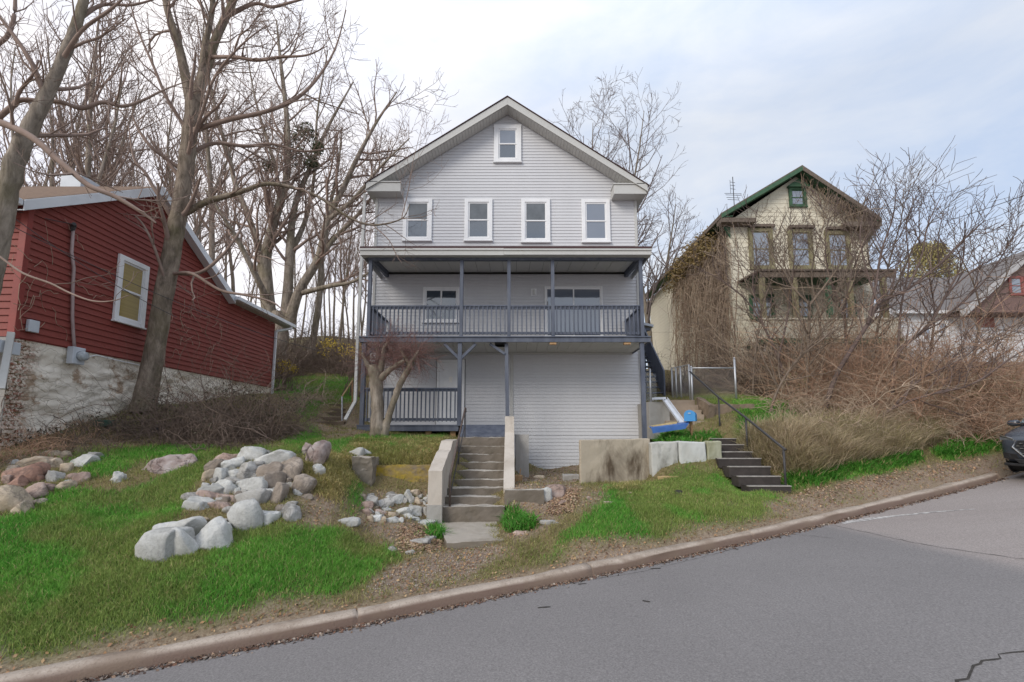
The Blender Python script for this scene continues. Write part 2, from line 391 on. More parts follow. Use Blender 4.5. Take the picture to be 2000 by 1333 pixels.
# road -------------------------------------------------------------
rs_ = axis([(-55,-10,2),(-10,18,.25),(18,80,2)]); rt = axis([(-60,-9,6),(-9,0,.25)])
S2, T2 = np.meshgrid(rs_, rt, indexing='ij'); X2, Y2 = st2xy(S2, T2)
def zroad(s, t): return zc(s) + .10*np.clip(1-((t+4.2)/4.2)**2, -1, 1) - .0
Z2 = zroad(S2, np.clip(T2, -9, 0))
V2 = np.stack([X2, Y2, Z2], -1).reshape(-1, 3); n2i, n2j = X2.shape
i2 = np.arange(n2i-1)[:,None]*n2j; j2 = np.arange(n2j-1)[None,:]
F2 = np.stack([i2+j2, i2+n2j+j2, i2+n2j+j2+1, i2+j2+1], -1).reshape(-1, 4)
m, nt, b = nodes_of('asphalt'); v = coords(nt)
mp = nt.nodes.new('ShaderNodeMapping'); mp.inputs['Rotation'].default_value = (0,0,-math.atan2(U[1],U[0])); mp.inputs['Scale'].default_value = (.12,1,1); L(nt, v, mp.inputs[0])
st = tex_noise(nt, mp.outputs[0], 1.3, 6, .6); big = tex_noise(nt, v, .45, 5, .6); fine = tex_noise(nt, v, 55, 6, .82); grit = N(nt, 'ShaderNodeTexVoronoi'); grit.inputs['Scale'].default_value = 75; L(nt, v, grit.inputs['Vector'])
an = N(nt, 'ShaderNodeAttribute', attribute_name='newer')
old = mixc(nt, st, (.235,.203,.188), (.32,.283,.266)); new = mixc(nt, big, (.158,.147,.145), (.222,.208,.204))
c = mixc(nt, an.outputs['Fac'], old, new)
c = mixc(nt, ramp(nt, fine, [(.3,(0,0,0)),(.72,(1,1,1))]), mixc(nt, 1, c, (.48,.48,.48), 'MULTIPLY'), mixc(nt, 1, c, (1.55,1.55,1.55), 'MULTIPLY'))
sp_ = ramp(nt, grit.outputs['Distance'], [(.07,(1,1,1)),(.16,(0,0,0))]); big2 = tex_noise(nt, v, 9, 3)
c = mixc(nt, mixc(nt, 1, sp_, ramp(nt, big2, [(.5,(0,0,0)),(.75,(.55,.55,.55))]), 'MULTIPLY'), c, (.42,.40,.38))
L(nt, c, b.inputs['Base Color']); b.inputs['Roughness'].default_value = .82; b.inputs['Specular IOR Level'].default_value = .35
bump(nt, b, fine, .5, .006)
PX2, PY2 = proj(V2[:,0], V2[:,1], V2[:,2])
tt = T2.ravel(); ss = S2.ravel()
newer = np.clip((6.15-ss+.25*tt)/.35, 0, 1)*np.clip((tt+4.6+.9*(ss+4)*.12)/1.2, 0, 1)
road = big_mesh('road', V2, F2, m, True, {'newer': newer}); tag(road, 'worn grey asphalt road climbing to the right', 'road', kind='structure')
RBVH = BVHTree.FromPolygons(V2.tolist(), F2.tolist())
def RG(px, py): return RBVH.ray_cast(EYE, ray(px, py).normalized())[0]

# kerb (rounded, worn top, reddish face) -----------------------------
jt = np.arange(-11, 12, 3.05)
ks = np.unique(np.round(np.concatenate([axis([(-55,-12,2),(-12,12.25,.12)]), jt-.014, jt, jt+.014]), 4))
prof = [(-.015,-.06),(.0,.02),(.018,.085),(.035,.112),(.06,.123),(.165,.126),(.19,.09),(.20,-.1)]
KV = []
for s in ks:
    for k, (t, z) in enumerate(prof):
        a = (float(valnoise(np.array(s), np.array(k*3.1), 5, .5))-.5)
        x, y = st2xy(s, t+.028*a*(0 < k < 6)); KV.append((x, y, float(zc(s))+z+.03*a*(1 < k < 6)-(.03 if np.abs(jt-s).min() < .002 and 0 < k < 6 else 0)-.03*max(0, float(valnoise(np.array(s), np.array(9.), 8, .35))-.72)*(k in (2,3,4))*3))
KV = np.array(KV); q = len(prof); nI = len(ks)
a_ = np.arange(nI-1)[:,None]*q; b_ = np.arange(q-1)[None,:]
KF = np.stack([a_+b_, a_+q+b_, a_+q+b_+1, a_+b_+1], -1).reshape(-1,4)
KF = np.concatenate([KF, np.array([[(nI-1)*q+k for k in (0,1,2,3)], [(nI-1)*q+k for k in (0,3,4,7)]])])
m, nt, b = nodes_of('kerb_concrete'); v = coords(nt)
ge = nt.nodes.new('ShaderNodeNewGeometry'); sx = nt.nodes.new('ShaderNodeSeparateXYZ'); L(nt, ge.outputs['Normal'], sx.inputs[0])
n1 = tex_noise(nt, v, 5, 8, .7); n2_ = tex_noise(nt, v, 45, 6, .75)
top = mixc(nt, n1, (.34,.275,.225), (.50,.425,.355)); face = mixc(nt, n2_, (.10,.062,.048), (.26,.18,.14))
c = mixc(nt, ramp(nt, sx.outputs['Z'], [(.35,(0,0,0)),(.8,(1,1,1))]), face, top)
c = mixc(nt, ramp(nt, n2_, [(.5,(0,0,0)),(.72,(.75,.75,.75))]), c, (.13,.095,.07)); c = mixc(nt, ramp(nt, tex_noise(nt, v, 1.7, 7, .7), [(.45,(0,0,0)),(.62,(.7,.7,.7))]), c, (.20,.145,.105))
L(nt, c, b.inputs['Base Color']); b.inputs['Roughness'].default_value = .92; bump(nt, b, n2_, .7, .015)
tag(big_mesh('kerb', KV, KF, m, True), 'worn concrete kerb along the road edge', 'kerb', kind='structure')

# gutter debris strip, cracks, worn paint line
def ribbon(pts, w0, w1=None, lift=.004, jit=0, seed=0):
    rs = np.random.RandomState(seed); V_, F_ = [], []
    for i, p in enumerate(pts):
        a = pts[max(i-1,0)]; c_ = pts[min(i+1,len(pts)-1)]
        d = Vector((c_[0]-a[0], c_[1]-a[1], 0)).normalized(); nrm = Vector((-d.y, d.x, 0))
        w = w0 if w1 is None else w0+(w1-w0)*i/(len(pts)-1)
        for sg in (-1, 1):
            q = Vector(p)+nrm*sg*w/2*(1+jit*rs.randn()); s_, t_ = xy2st(q.x, q.y)
            V_.append((q.x, q.y, float(zroad(s_, np.clip(t_,-9,0)))+lift))
    for i in range(len(pts)-1): F_.append((2*i, 2*i+2, 2*i+3, 2*i+1))
    return np.array(V_), np.array(F_)
def densify(pts, step, jit, seed):
    rs = np.random.RandomState(seed); out = []
    for a, b_ in zip(pts[:-1], pts[1:]):
        n = max(1, int((Vector(b_)-Vector(a)).length/step))
        for i in range(n): out.append(Vector(a).lerp(Vector(b_), i/n)+Vector((rs.randn()*jit, rs.randn()*jit, 0)))
    out.append(Vector(pts[-1])); return out
M_crack = mat('crack_tar', [(.022,.02,.018),(.06,.052,.045)], 30, rough=.9)
for k, (lab, pl, w_) in enumerate([('jagged wide crack in the asphalt, nearest the camera', [(1866,1345),(1880,1325),(1900,1310),(1912,1298),(1918,1292),(1950,1286),(1972,1274),(2010,1268),(2060,1262)], .013),
        ('thin long crack crossing the upper road', [(1612,1024),(1700,1042),(1780,1060),(1850,1072),(1960,1088),(2060,1100)], .009),
        ('short hairline crack in the darker asphalt', [(1540,1043),(1580,1047),(1625,1052)], .008)]):
    pts = densify([RG(*p) for p in pl], .07, .012, k); Vr, Fr = ribbon(pts, w_, None, .005, .5, k)
    tag(big_mesh('road_crack', Vr, Fr, M_crack), lab, 'crack', kind='structure')
for k, (lab, pl) in enumerate([('small dark tar scrape close to the kerb foot', [(1128,1142),(1145,1140)]),('dark tar smear in the middle of the lane', [(1255,1174),(1270,1176)]),('long faint tar mark on the dark asphalt', [(1050,1187),(1075,1186)]),('short tar mark below the kerb bend', [(1270,1112),(1290,1111)]),('curved tar mark up the lane', [(1430,1072),(1442,1074)]),('faint hairline seam across the darker asphalt', [(1545,1043),(1400,1082),(1250,1118),(1100,1142)])]):
    pts = densify([RG(*p) for p in pl], .06, .008, 20+k); Vr, Fr = ribbon(pts, .03 if k < 5 else .006, None, .005, .4, 20+k)
    tag(big_mesh('road_crack', Vr, Fr, M_crack), lab, 'crack', kind='structure')
M_paint = mat('worn_road_paint', [(.23,.21,.2),(.50,.48,.46)], 12, rough=.8, lo=.4, hi=.6, fine=.5)
pts = densify([RG(*p) for p in [(1640,1022),(1750,1008),(1830,1000),(1905,995)]], .12, .006, 4)
Vr, Fr = ribbon(pts, .17, .05, .004, .25, 3); tag(big_mesh('road_paint', Vr, Fr, M_paint), 'worn pale paint streak on the asphalt', 'road marking', kind='structure')
# ---------------------------------------------------------------- shared building materials
def siding_mat(name, c1, c2, dirt=(.2,.2,.2), dk=.3, rough=.55):
    m, nt, b = nodes_of(name); v = coords(nt)
    st = tex_noise(nt, coords(nt, (1,1,.25)), 1.6, 7, .65); fn = tex_noise(nt, v, 18, 5)
    c = mixc(nt, st, c1, c2); c = mixc(nt, ramp(nt, fn, [(.5,(0,0,0)),(.85,(dk,dk,dk))]), c, dirt)
    L(nt, c, b.inputs['Base Color']); b.inputs['Roughness'].default_value = rough; b.inputs['Specular IOR Level'].default_value = .3
    bump(nt, b, tex_noise(nt, coords(nt, (.4,.4,8)), 22, 4), .12, .004); return m
M_vinyl = siding_mat('grey_vinyl_siding', (.53,.53,.55), (.62,.62,.635), (.38,.37,.365), .3)
M_vtrim = siding_mat('pale_vinyl_trim', (.45,.445,.43), (.53,.525,.505), (.34,.32,.28), .4)
M_soffit = siding_mat('soffit_panel', (.50,.49,.46), (.57,.56,.53), (.35,.33,.28), .3)
M_white = mat('white_window_vinyl', [(.72,.72,.73),(.80,.80,.81)], 3, rough=.4)
M_navy = mat('slate_blue_paint', [(.062,.072,.100),(.090,.102,.136),(.122,.134,.165)], 7, rough=.6, bmp=.15, bscale=60, stretch=(1,1,.3))
M_shingle = mat('dark_shingles', [(.05,.03,.03),(.11,.06,.06)], 30, rough=.95, bmp=.5, bscale=60)
M_dark = mat('dark_gap', [(.018,.016,.015),(.03,.027,.025)], 5)
M_wood = mat('raw_wood', [(.30,.17,.08),(.42,.27,.14)], 6, stretch=(6,1,1))
M_metal = mat('galvanised_steel', [(.40,.41,.43),(.55,.56,.58)], 8, rough=.45, metallic=.7)
M_iron = mat('dark_painted_iron', [(.03,.03,.034),(.06,.055,.055)], 20, rough=.55)
def glass_mat(name, c1, c2, sc=.9, refl=.9):
    m, nt, b = nodes_of(name); v = coords(nt, (1,1,.6))
    L(nt, mixc(nt, tex_noise(nt, v, sc, 3), c1, c2), b.inputs['Base Color'])
    b.inputs['Roughness'].default_value = .04; b.inputs['IOR'].default_value = 1.9; b.inputs['Specular IOR Level'].default_value = refl
    bump(nt, b, tex_noise(nt, coords(nt), 1.3, 2), .035, .05); return m
M_glass = glass_mat('window_glass', (.035,.045,.06), (.075,.092,.115))
M_glass_pale = glass_mat('sky_tinted_glass', (.12,.14,.18), (.165,.185,.225))  # sky reflection put into a paler base colour
M_screen = mat('insect_screen', [(.085,.095,.105),(.15,.165,.18)], 2.5, rough=.35, spec=.6)

def siding(mb, base, adir, nrm, z0, z1, step, lip, al, ar, skip=None):
    """lapped courses: base point (z ignored), along-wall direction, outward normal; al/ar give the run at height z"""
    base = Vector(base); a = Vector(adir); n = Vector(nrm); z = z0
    while z < z1-1e-6:
        zt = min(z+step, z1); l0, r0, l1, r1 = al(z), ar(z), al(zt), ar(zt)
        if r0-l0 > .02:
            if r1 < l1: l1 = r1 = (l1+r1)/2
            o = lambda t, zz, out: Vector((base.x, base.y, 0))+a*t+n*out+Vector((0,0,zz))
            mb.add([o(l0,z,lip),o(r0,z,lip),o(r1,zt,.001),o(l1,zt,.001),o(l0,z,0),o(r0,z,0)], [(0,1,2,3),(4,5,1,0),(4,0,3),(1,5,2)])
        z = zt

def window(parent, base, adir, nrm, w, h, trim=.11, kind='hung', glass=None, glass2=None, tm=None, proud=.055, sill=True):
    """window > trim, sash, pane(s), sill : base = lower left outer corner on the wall"""
    b = Vector(base); a = Vector(adir); n = Vector(nrm); up = Vector((0,0,1))
    def blk(mb, a0, a1, z0, z1, n0, n1):
        q = lambda s, t, o: b+a*s+up*t+n*o
        mb.add([q(a0,z0,n1),q(a1,z0,n1),q(a1,z0,n0),q(a0,z0,n0),q(a0,z1,n1),q(a1,z1,n1),q(a1,z1,n0),q(a0,z1,n0)], MB.BF)
    tm = tm or M_white
    fr = MB(); blk(fr,0,trim,0,h,0,proud); blk(fr,w-trim,w,0,h,0,proud); blk(fr,trim,w-trim,h-trim,h,0,proud); blk(fr,trim,w-trim,0,trim*.75,0,proud)
    f = fr.build('window', tm, parent, bevel=.006)
    x0, x1, y0, y1 = trim, w-trim, trim*.75, h-trim
    g = glass or M_glass; g2 = glass2 or g; s = .045
    if kind == 'hung':
        ym = (y0+y1)/2
        for nm, ya, yb, o, gm in (('upper_sash', ym-.02, y1, .030, g2), ('lower_sash', y0, ym+.02, .018, g)):
            sb = MB(); blk(sb,x0,x0+s,ya,yb,.002,o); blk(sb,x1-s,x1,ya,yb,.002,o); blk(sb,x0+s,x1-s,yb-s*.9,yb,.002,o); blk(sb,x0+s,x1-s,ya,ya+s,.002,o)
            sb.build(nm, tm, f, bevel=.003)
            pb = MB(); blk(pb,x0+s,x1-s,ya+s,yb-s*.9,.002,o-.010); pb.build('pane', gm, f)
    else:
        xm = (x0+x1)/2
        for xa, xb, o, gm in ((x0, xm+.02, .030, g), (xm-.02, x1, .018, g2)):
            sb = MB(); blk(sb,xa,xa+s,y0,y1,.002,o); blk(sb,xb-s,xb,y0,y1,.002,o); blk(sb,xa+s,xb-s,y1-s,y1,.002,o); blk(sb,xa+s,xb-s,y0,y0+s,.002,o)
            sb.build('sash', tm, f, bevel=.003)
            pb = MB(); blk(pb,xa+s,xb-s,y0+s,y1-s,.002,o-.010); pb.build('pane', gm, f)
    if sill:
        sb = MB(); blk(sb,-.02,w+.02,-.035,0,0,proud+.03); sb.build('sill', tm, f, bevel=.005)
    return f

# ---------------------------------------------------------------- the grey house
DW, DF = 13.9, 12.2                    # wall plane, porch front plane
hx0, hx1 = P(735,430,DW).x, P(1241.5,430,DW).x
hm = (hx0+hx1)/2
H = thing('grey_house', (hm, DW, 1.65), 'tall grey vinyl sided gable house with a two level slate blue front porch', 'house')
XA, XN = (1,0,0), (0,-1,0)
zap = P(991,214,DW).z; zev = (P(757,362,DW).z+P(1231,360,DW).z)/2   # wall line under the soffit
slope = (zap-zev)/((P(1231,360,DW).x-P(757,362,DW).x)/2)
xmid = P(991,214,DW).x
def gl(z): return max(hx0, xmid-(zap-z)/slope)
def gr_(z): return min(hx1, xmid+(zap-z)/slope)
zlow = P(1080,918,DW).z; zleft = 1.6
core = MB()
zc_ = zap-(hx1-xmid)*slope; zcl = zap-(xmid-hx0)*slope
core.prism([(hx0,DW,.2),(hx1,DW,.2),(hx1,DW,zc_),(xmid,DW,zap),(hx0,DW,zcl)], (0,9.4,0))
xs = P(1000,800,DW).x                     # where the lower siding drops to the garage level
sd_ = MB()
STEP = .103
siding(sd_, (0,DW,0), XA, XN, zleft+STEP*0, zap, STEP, .016, gl, gr_)
siding(sd_, (0,DW,0), XA, XN, zlow, zleft, STEP, .016, lambda z: xs, lambda z: hx1)
wall = core.build('wall', M_dark, H); sd_.build('siding', M_vinyl, wall)
# side wall courses (seen from a step aside)
sw = MB()
siding(sw, (hx1,DW,0), (0,1,0), (1,0,0), 1.4, zc_-.05, STEP*2, .016, lambda z: 0, lambda z: 9.4)
siding(sw, (hx0,DW+9.4,0), (0,-1,0), (-1,0,0), 1.4, zcl-.05, STEP*2, .016, lambda z: 0, lambda z: 9.4)
sw.build('side_siding', M_vinyl, wall)
for x, zb in ((hx0, zleft), (hx1, zlow)):
    ct = MB(); ct.box(x-.04, x+.05 if x < 0 else x+.04, DW-.035, DW+.06, zb, (zcl if x < 0 else zc_)-.05); ct.build('corner_trim', M_vtrim, wall, bevel=.006)
ct = MB(); ct.box(xs-.05, xs+.04, DW-.034, DW+.01, zlow, P(1000,690,DW).z-.02)
ct.build('corner_trim', M_vtrim, wall, bevel=.006)

# roof: shingle slabs, rake boards, soffits, eave returns
yf, yb_ = 13.42, 23.6
Za = P(991,190,yf); Zl = P(715,358,yf); Zr = P(1265,362,yf)
rf = MB()
for e in (Zl, Zr):
    a0 = Vector((Za.x, yf, Za.z)); e0 = Vector((e.x, yf, e.z)); sg = 1 if e.x > Za.x else -1
    e1 = e0+(e0-a0).normalized()*.05
    rf.prism([a0+Vector((0,0,.012)), e1+Vector((0,0,.012)), e1+Vector((0,0,.03)), a0+Vector((0,0,.036))], (0, yb_-yf+.03, 0))
for q in rf.v: q[:,1] -= .03
roof = rf.build('roof', M_shingle, H)
fa = MB(); so = MB()
fh = .27
for e in (Zl, Zr):
    a0 = Vector((Za.x, yf, Za.z)); e0 = Vector((e.x, yf, e.z))
    fa.prism([a0, e0, e0-Vector((0,0,fh*.8)), a0-Vector((0,0,fh))], (0,.03,0))
    so.prism([a0-Vector((0,.028,fh-.02)), e0-Vector((0,.028,fh*.8-.02)), e0-Vector((0,.028,fh*.8)), a0-Vector((0,.028,fh))], (0, DW-yf-.03+.028, 0))
    # side eave fascia and soffit
    sg = 1 if e.x > 0 else -1
    fa.box(e.x-.012, e.x+.012, yf+.031, yb_, e.z-.17, e.z-.002)
    xw = hx1 if sg > 0 else hx0
    so.prism([(e.x-.012*sg, yf+.04, e.z-.165),(xw+.05*sg, yf+.04, e.z-.165+.02),(xw+.05*sg, yf+.04, e.z-.135),(e.x-.012*sg, yf+.04, e.z-.15)], (0, yb_-yf-.05, 0))
fa.build('fascia', M_vtrim, roof, bevel=.004); 
sof = so.build('soffit', M_soffit, roof)
gv = MB()                                   # grooves of the vented soffit, as thin raised battens
for e in (Zl, Zr):
    a0 = Vector((Za.x, yf, Za.z)); e0 = Vector((e.x, yf, e.z)); n_ = 46
    for i in range(1, n_):
        t = i/n_; p = a0.lerp(e0, t)-Vector((0,0,fh*(1-.2*t)+.004))
        gv.beam(p+Vector((0,.03,0)), p+Vector((0,.46,0)), .02, .006)
gv.build('soffit_batten', M_vtrim, roof)
for xa, xb, ya, yb in ((716,782,357,374), (1199,1263,361,379)):
    rt_ = MB(); a = P(xa,ya,13.45); b2 = P(xb,yb,13.45); z1, z0 = a.z, b2.z
    rt_.box(a.x, b2.x, 13.45, DW-.02, z0, z1); rt_.box(a.x-.02, b2.x+.02, 13.42, DW-.021, z1, z1+.04)
    rt_.build('eave_return', M_vtrim, roof, bevel=.008)

# windows
def win_px(x0,y0,x1,y1,d=DW,**k):
    a = P(x0,y1,d); b2 = P(x1,y0,d); cxm = (P(x0,y0,d).x+P(x1,y0,d).x)/2
    w_ = b2.x-P(x0,y0,d).x
    return window(H, (cxm-w_/2, d-.012, a.z), XA, XN, w_, b2.z-a.z, **k)
win_px(965,246,1018,318, trim=.15, glass=M_glass, glass2=M_glass_pale)
for bx in ((789,390,845,471),(908,390,962,471),(1018,390,1074,474)): win_px(*bx, trim=.118, glass2=M_screen)
win_px(1135,391,1190,474, trim=.118, glass=M_glass_pale, glass2=M_glass_pale)
win_px(827,562,898,630, trim=.07, kind='slide')
# sliding glass door
a = P(1064,664,DW); b2 = P(1176,561,DW)
sl = MB(); w_ = b2.x-a.x; z0 = a.z; z1 = b2.z; y = DW-.012
for (xa, xb, za, zb) in ((a.x,a.x+.045,z0,z1),(b2.x-.045,b2.x,z0,z1),(a.x+.045,b2.x-.045,z1-.045,z1),(a.x+.045,b2.x-.045,z0,z0+.05)): sl.box(xa,xb,y-.06,y,za,zb)
sld = sl.build('sliding_door', M_white, H, bevel=.005)
xm = (a.x+b2.x)/2
for xa, xb, o in ((a.x+.045, xm+.02, .04), (xm-.02, b2.x-.045, .025)):
    q = MB()
    for (u0,u1,v0,v1) in ((xa,xa+.04,z0+.05,z1-.045),(xb-.04,xb,z0+.05,z1-.045),(xa+.04,xb-.04,z1-.085,z1-.045),(xa+.04,xb-.04,z0+.05,z0+.13)): q.box(u0,u1,y-o,y-.003,v0,v1)
    q.build('sash', M_white, sld, bevel=.003)
    q = MB(); q.box(xa+.04,xb-.04,y-o+.012,y-.003,z0+.13,z1-.085); q.build('pane', M_glass_pale, sld)
q = MB(); q.box(a.x+.085,a.x+.105,y-.075,y-.04,z0+.95,z0+1.2); q.build('handle', M_iron, sld)
# wall lamp
a = P(1037,579,DW); b2 = P(1048,565,DW); q = MB(); q.box(a.x,b2.x,DW-.05,DW-.012,a.z,b2.z); lp = q.build('wall_lamp', M_white, H, bevel=.005)
q = MB(); q.cyl((a.x/2+b2.x/2,DW-.09,a.z+.03),(a.x/2+b2.x/2,DW-.09,b2.z-.05),.035,12); q.build('lamp_glass', mat('frosted_glass',[(.6,.6,.58)],rough=.3), lp)

# porch roof
pf = MB(); fl = P(704,487,11.95); fr_ = P(1272,489,11.95); zb = P(990,498.5,11.95).z
xm = P(984,490,11.95).x
pf.box(fl.x, xm, 11.93, 11.96, zb-.01, fl.z-.0); pf.box(xm+.003, fr_.x, 11.925, 11.955, zb, fl.z-.015)
pr = MB()
ztop = fl.z+.01; zw = ztop+.42
pr.prism([(fl.x,11.9,ztop),(fl.x,DW-.02,zw),(fl.x,DW-.02,zw+.05),(fl.x,11.9,ztop+.05)], (fr_.x-fl.x,0,0))
proof = pr.build('porch_roof', M_shingle, H)
pf.box(fl.x, fl.x+.03, 11.961, DW-.02, zb, ztop); pf.box(fr_.x-.03, fr_.x, 11.961, DW-.02, zb, ztop)
pf.build('fascia', M_vtrim, proof, bevel=.004)
q = MB(); q.box(fl.x+.031, fr_.x-.031, 11.961, 12.16, zb+.002, zb+.02); q.build('soffit', M_soffit, proof)
drip = MB(); drip.box(fl.x-.01, xm, 11.9, 11.929, fl.z-.045, fl.z+.008); drip.box(xm+.003, fr_.x+.01, 11.895, 11.924, fl.z-.05, fl.z-.005); drip.build('drip_edge', M_vtrim, proof)
bz1 = P(990,500,DF).z; bz0 = P(990,509.5,DF).z; bl = P(720,505,DF).x; br = P(1256,505,DF).x
pb = MB(); pb.box(bl, br, DF-.07, DF+.07, bz0, bz1); 
zcb = P(990,534,DW).z
beams = pb.build('porch_beam', M_navy, H, bevel=.006)
for x in (bl+.06, br-.06):
    q = MB(); q.beam((x, DF+.07, bz0+.10), (x, DW-.02, zcb-.04), .10, .20)
    q.build('side_beam', M_navy, H, bevel=.006)
ce = MB(); x = bl+.12
zc0 = bz0+.14
while x < br-.12:
    x2 = min(x+.40, br-.12)
    ce.prism([(x+.004,DF+.071,zc0),(x+.004,DW-.02,zcb+.02),(x+.004,DW-.02,zcb+.035),(x+.004,DF+.071,zc0+.015)], (x2-x-.008,0,0)); x = x2
ce.build('porch_ceiling', M_soffit, H, bevel=.003)
q = MB(); q.prism([(bl+.1,DF+.071,zc0+.02),(bl+.1,DW-.02,zcb+.04),(bl+.1,DW-.02,zcb+.06),(bl+.1,DF+.071,zc0+.05)], (br-bl-.2,0,0)); q.box(bl+.1,br-.1,DW-.045,DW-.021,zcb-.045,zcb+.012)
q.build('ceiling_back', M_dark, H)

# upper deck
rz1 = P(990,658,DF-.1).z; rz0 = P(990,668.5,DF-.1).z; rl = P(702,663,DF-.1).x; rr = P(1271,663,DF-.1).x
dk = MB(); dk.box(rl, rr, DF-.1, DF-.06, rz0, rz1-.02)
dk.box(rl, rl+.04, DF-.059, DW-.02, rz0, rz1-.02); dk.box(rr-.04, rr, DF-.059, DW-.02, rz0, rz1-.02)
deck = dk.build('upper_deck', M_navy, H, bevel=.005)
q = MB(); xx = DF-.13
while xx < DW-.03: q.box(rl-.01, rr+.01, xx, min(xx+.13, DW-.02), rz1-.018, rz1+.012); xx += .138
q.build('deck_board', M_navy, deck, bevel=.003)
zu = P(990,690,DW).z
un = MB(); x = rl+.05
while x < rr-.05:
    x2 = min(x+.30, rr-.05)
    if not (-.55 < (x+x2)/2 < -.05):
        un.prism([(x+.003,DF-.055,rz0+.02),(x+.003,DW-.02,zu),(x+.003,DW-.02,zu+.012),(x+.003,DF-.055,rz0+.032)], (x2-x-.006,0,0))
    else:
        un.prism([(x+.003,DF+.75,(rz0+.02)*.55+zu*.45),(x+.003,DW-.02,zu),(x+.003,DW-.02,zu+.012),(x+.003,DF+.75,(rz0+.02)*.55+zu*.45+.012)], (x2-x-.006,0,0))
    x = x2
un.build('deck_underside', M_soffit, deck, bevel=.002)
q = MB(); q.box(rl+.045, rr-.045, DF-.058, DW-.021, rz1-.06, rz1-.025); 
for x in np.arange(rl+.3, rr-.2, .4): q.box(x-.02, x+.02, DF-.058, DW-.021, rz0+.06, rz1-.061)
q.build('joist', M_dark, deck)
q = MB(); q.box(rl+.05, rr-.05, DW-.05, DW-.021, zu-.05, zu-.003); q.build('ledger', M_vtrim, deck)
for px in (1080, 1225):
    q = MB(); p = P(px, 671, DF-.05); q.box(p.x-.09, p.x+.09, DF-.08, DF+.02, p.z-.035, rz0-.002)
    q.build('shim_block', M_wood, deck)

# posts
def post(x, z0, z1, w=.095, nm='porch_post', y=DF): 
    q = MB(); q.box(x-w/2, x+w/2, y-w/2, y+w/2, z0, z1); return q.build(nm, M_navy, H, bevel=.006)
for px in (722, 901.5, 994, 1079.6, 1252.5): post(P(px, 580, DF).x, rz1+.013, bz0)
zd = P(800,831,DF).z          # lower deck top
x3 = P(897.5,760,DF).x
for px, zz in ((709, zd-.3), (897.5, zd+.01), (1256, P(1256,853,DF).z-.35)): post(P(px,760,DF).x, zz, rz0-.002, .11)
q = MB(); q.beam((P(989,680,DF).x, DF+.1, rz0-.002), (P(991.5,812,DF+.1).x, DF+.1, P(990,818,DF+.1).z-.35), .10, .10, (0,1,0)); q.build('porch_post', M_navy, H, bevel=.006)
q = MB(); q.beam(P(957,672,DF+.06), P(986,692,DF+.06), .08, .07); q.build('knee_brace', M_navy, H)
for s_ in (-1, 1):
    q = MB(); q.beam((x3+s_*.43, DF, rz0-.03), (x3+s_*.03, DF, rz0-.43), .075, .075); q.build('knee_brace', M_navy, H, bevel=.004)
q = MB(); q.beam((P(716,675,DF).x+.32, DF, rz0-.03), (P(712,700,DF).x+.03, DF, rz0-.36), .075, .075); q.build('knee_brace', M_navy, H, bevel=.004)

# railings
def railing(xa, xb, zt1, zt0, zb1, zb0, y, pitch, name='railing', wob=0):
    q = MB(); q.box(xa, xb, y-.05, y+.05, zt1-.04, zt1); q.box(xa, xb, y-.02, y+.02, zt0, zt1-.041); r_ = q.build(name, M_navy, H, bevel=.004); q = MB(); q.box(xa, xb, y-.02, y+.02, zb0, zb1); q.build('bottom_rail', M_navy, r_, bevel=.004)
    n_ = int((xb-xa)/pitch); first = None
    for i in range(n_):
        x = xa+(i+.5)*(xb-xa)/n_
        if first is None:
            q = MB(); q.box(x-.017, x+.017, y-.055, y-.0205, zb0-.02, zt1-.045); first = q.build('baluster', M_navy, r_, bevel=.003); x00 = x
        else:
            c = first.copy(); COL.objects.link(c); c.parent = r_; c.location = Vector((x-x00+random.uniform(-.004,.004), 0, 0)); ORG[c] = ORG[first]
    return r_
random.seed(3)
za, zb_, zc2, zd2 = [P(990, t, DF).z for t in (597.5, 604.5, 649, 653.5)]
px_ = [P(t,620,DF).x for t in (722,901.5,994,1079.6,1252.5)]
for i in range(4): railing(px_[i]+.049, px_[i+1]-.049, za+.006*(i % 2), zb_, zc2, zd2, DF, .112)
# side railings of the upper deck
for x in (px_[0], px_[4]):
    q = MB(); q.box(x-.05, x+.05, DF+.05, DW-.03, za-.04, za); r_ = q.build('side_railing', M_navy, H, bevel=.004); q = MB(); q.box(x-.02, x+.02, DF+.05, DW-.03, zd2, zc2); q.build('bottom_rail', M_navy, r_)
    for i in range(14):
        q = MB(); y = DF+.12+i*.112; q.box(x-.017,x+.017,y-.017,y+.017,zc2-.01,za-.041); q.build('baluster', M_navy, r_)
# lower deck
zt_ = [P(800,t,DF).z for t in (758, 765, 817, 822.5, 842.5)]
xl, xr = P(698,835,DF).x, P(896,835,DF).x
q = MB(); q.box(xl, xr, DF-.06, DF-.02, zt_[4], zd-.02); q.box(xl, xl+.04, DF-.019, DW-.02, zt_[4], zd-.02); ld_ = q.build('lower_deck', M_navy, H, bevel=.005)
q = MB(); y = DF-.08
while y < DW-.04: q.box(xl-.01, P(988,835,DF).x, y, min(y+.13, DW-.02), zd-.018, zd+.012); y += .138
q.build('deck_board', M_navy, ld_, bevel=.003)
railing(P(709,790,DF).x+.056, x3-.056, zt_[0], zt_[1], zt_[2], zt_[3], DF, .112)
for px in (837, 885, 740):
    q = MB(); p = P(px, 846, DF+.1); q.box(p.x-.07, p.x+.07, DF+.05, DF+.2, p.z-.25, zt_[4]+.02)
    q.build('footing_block', M_wood, ld_)
q = MB(); q.box(xl+.1, xr, DW-.4, DW-.03, 1.3, zt_[4]); q.build('under_deck_shade', M_dark, ld_)  # near-black box standing in for the shade below the lower deck
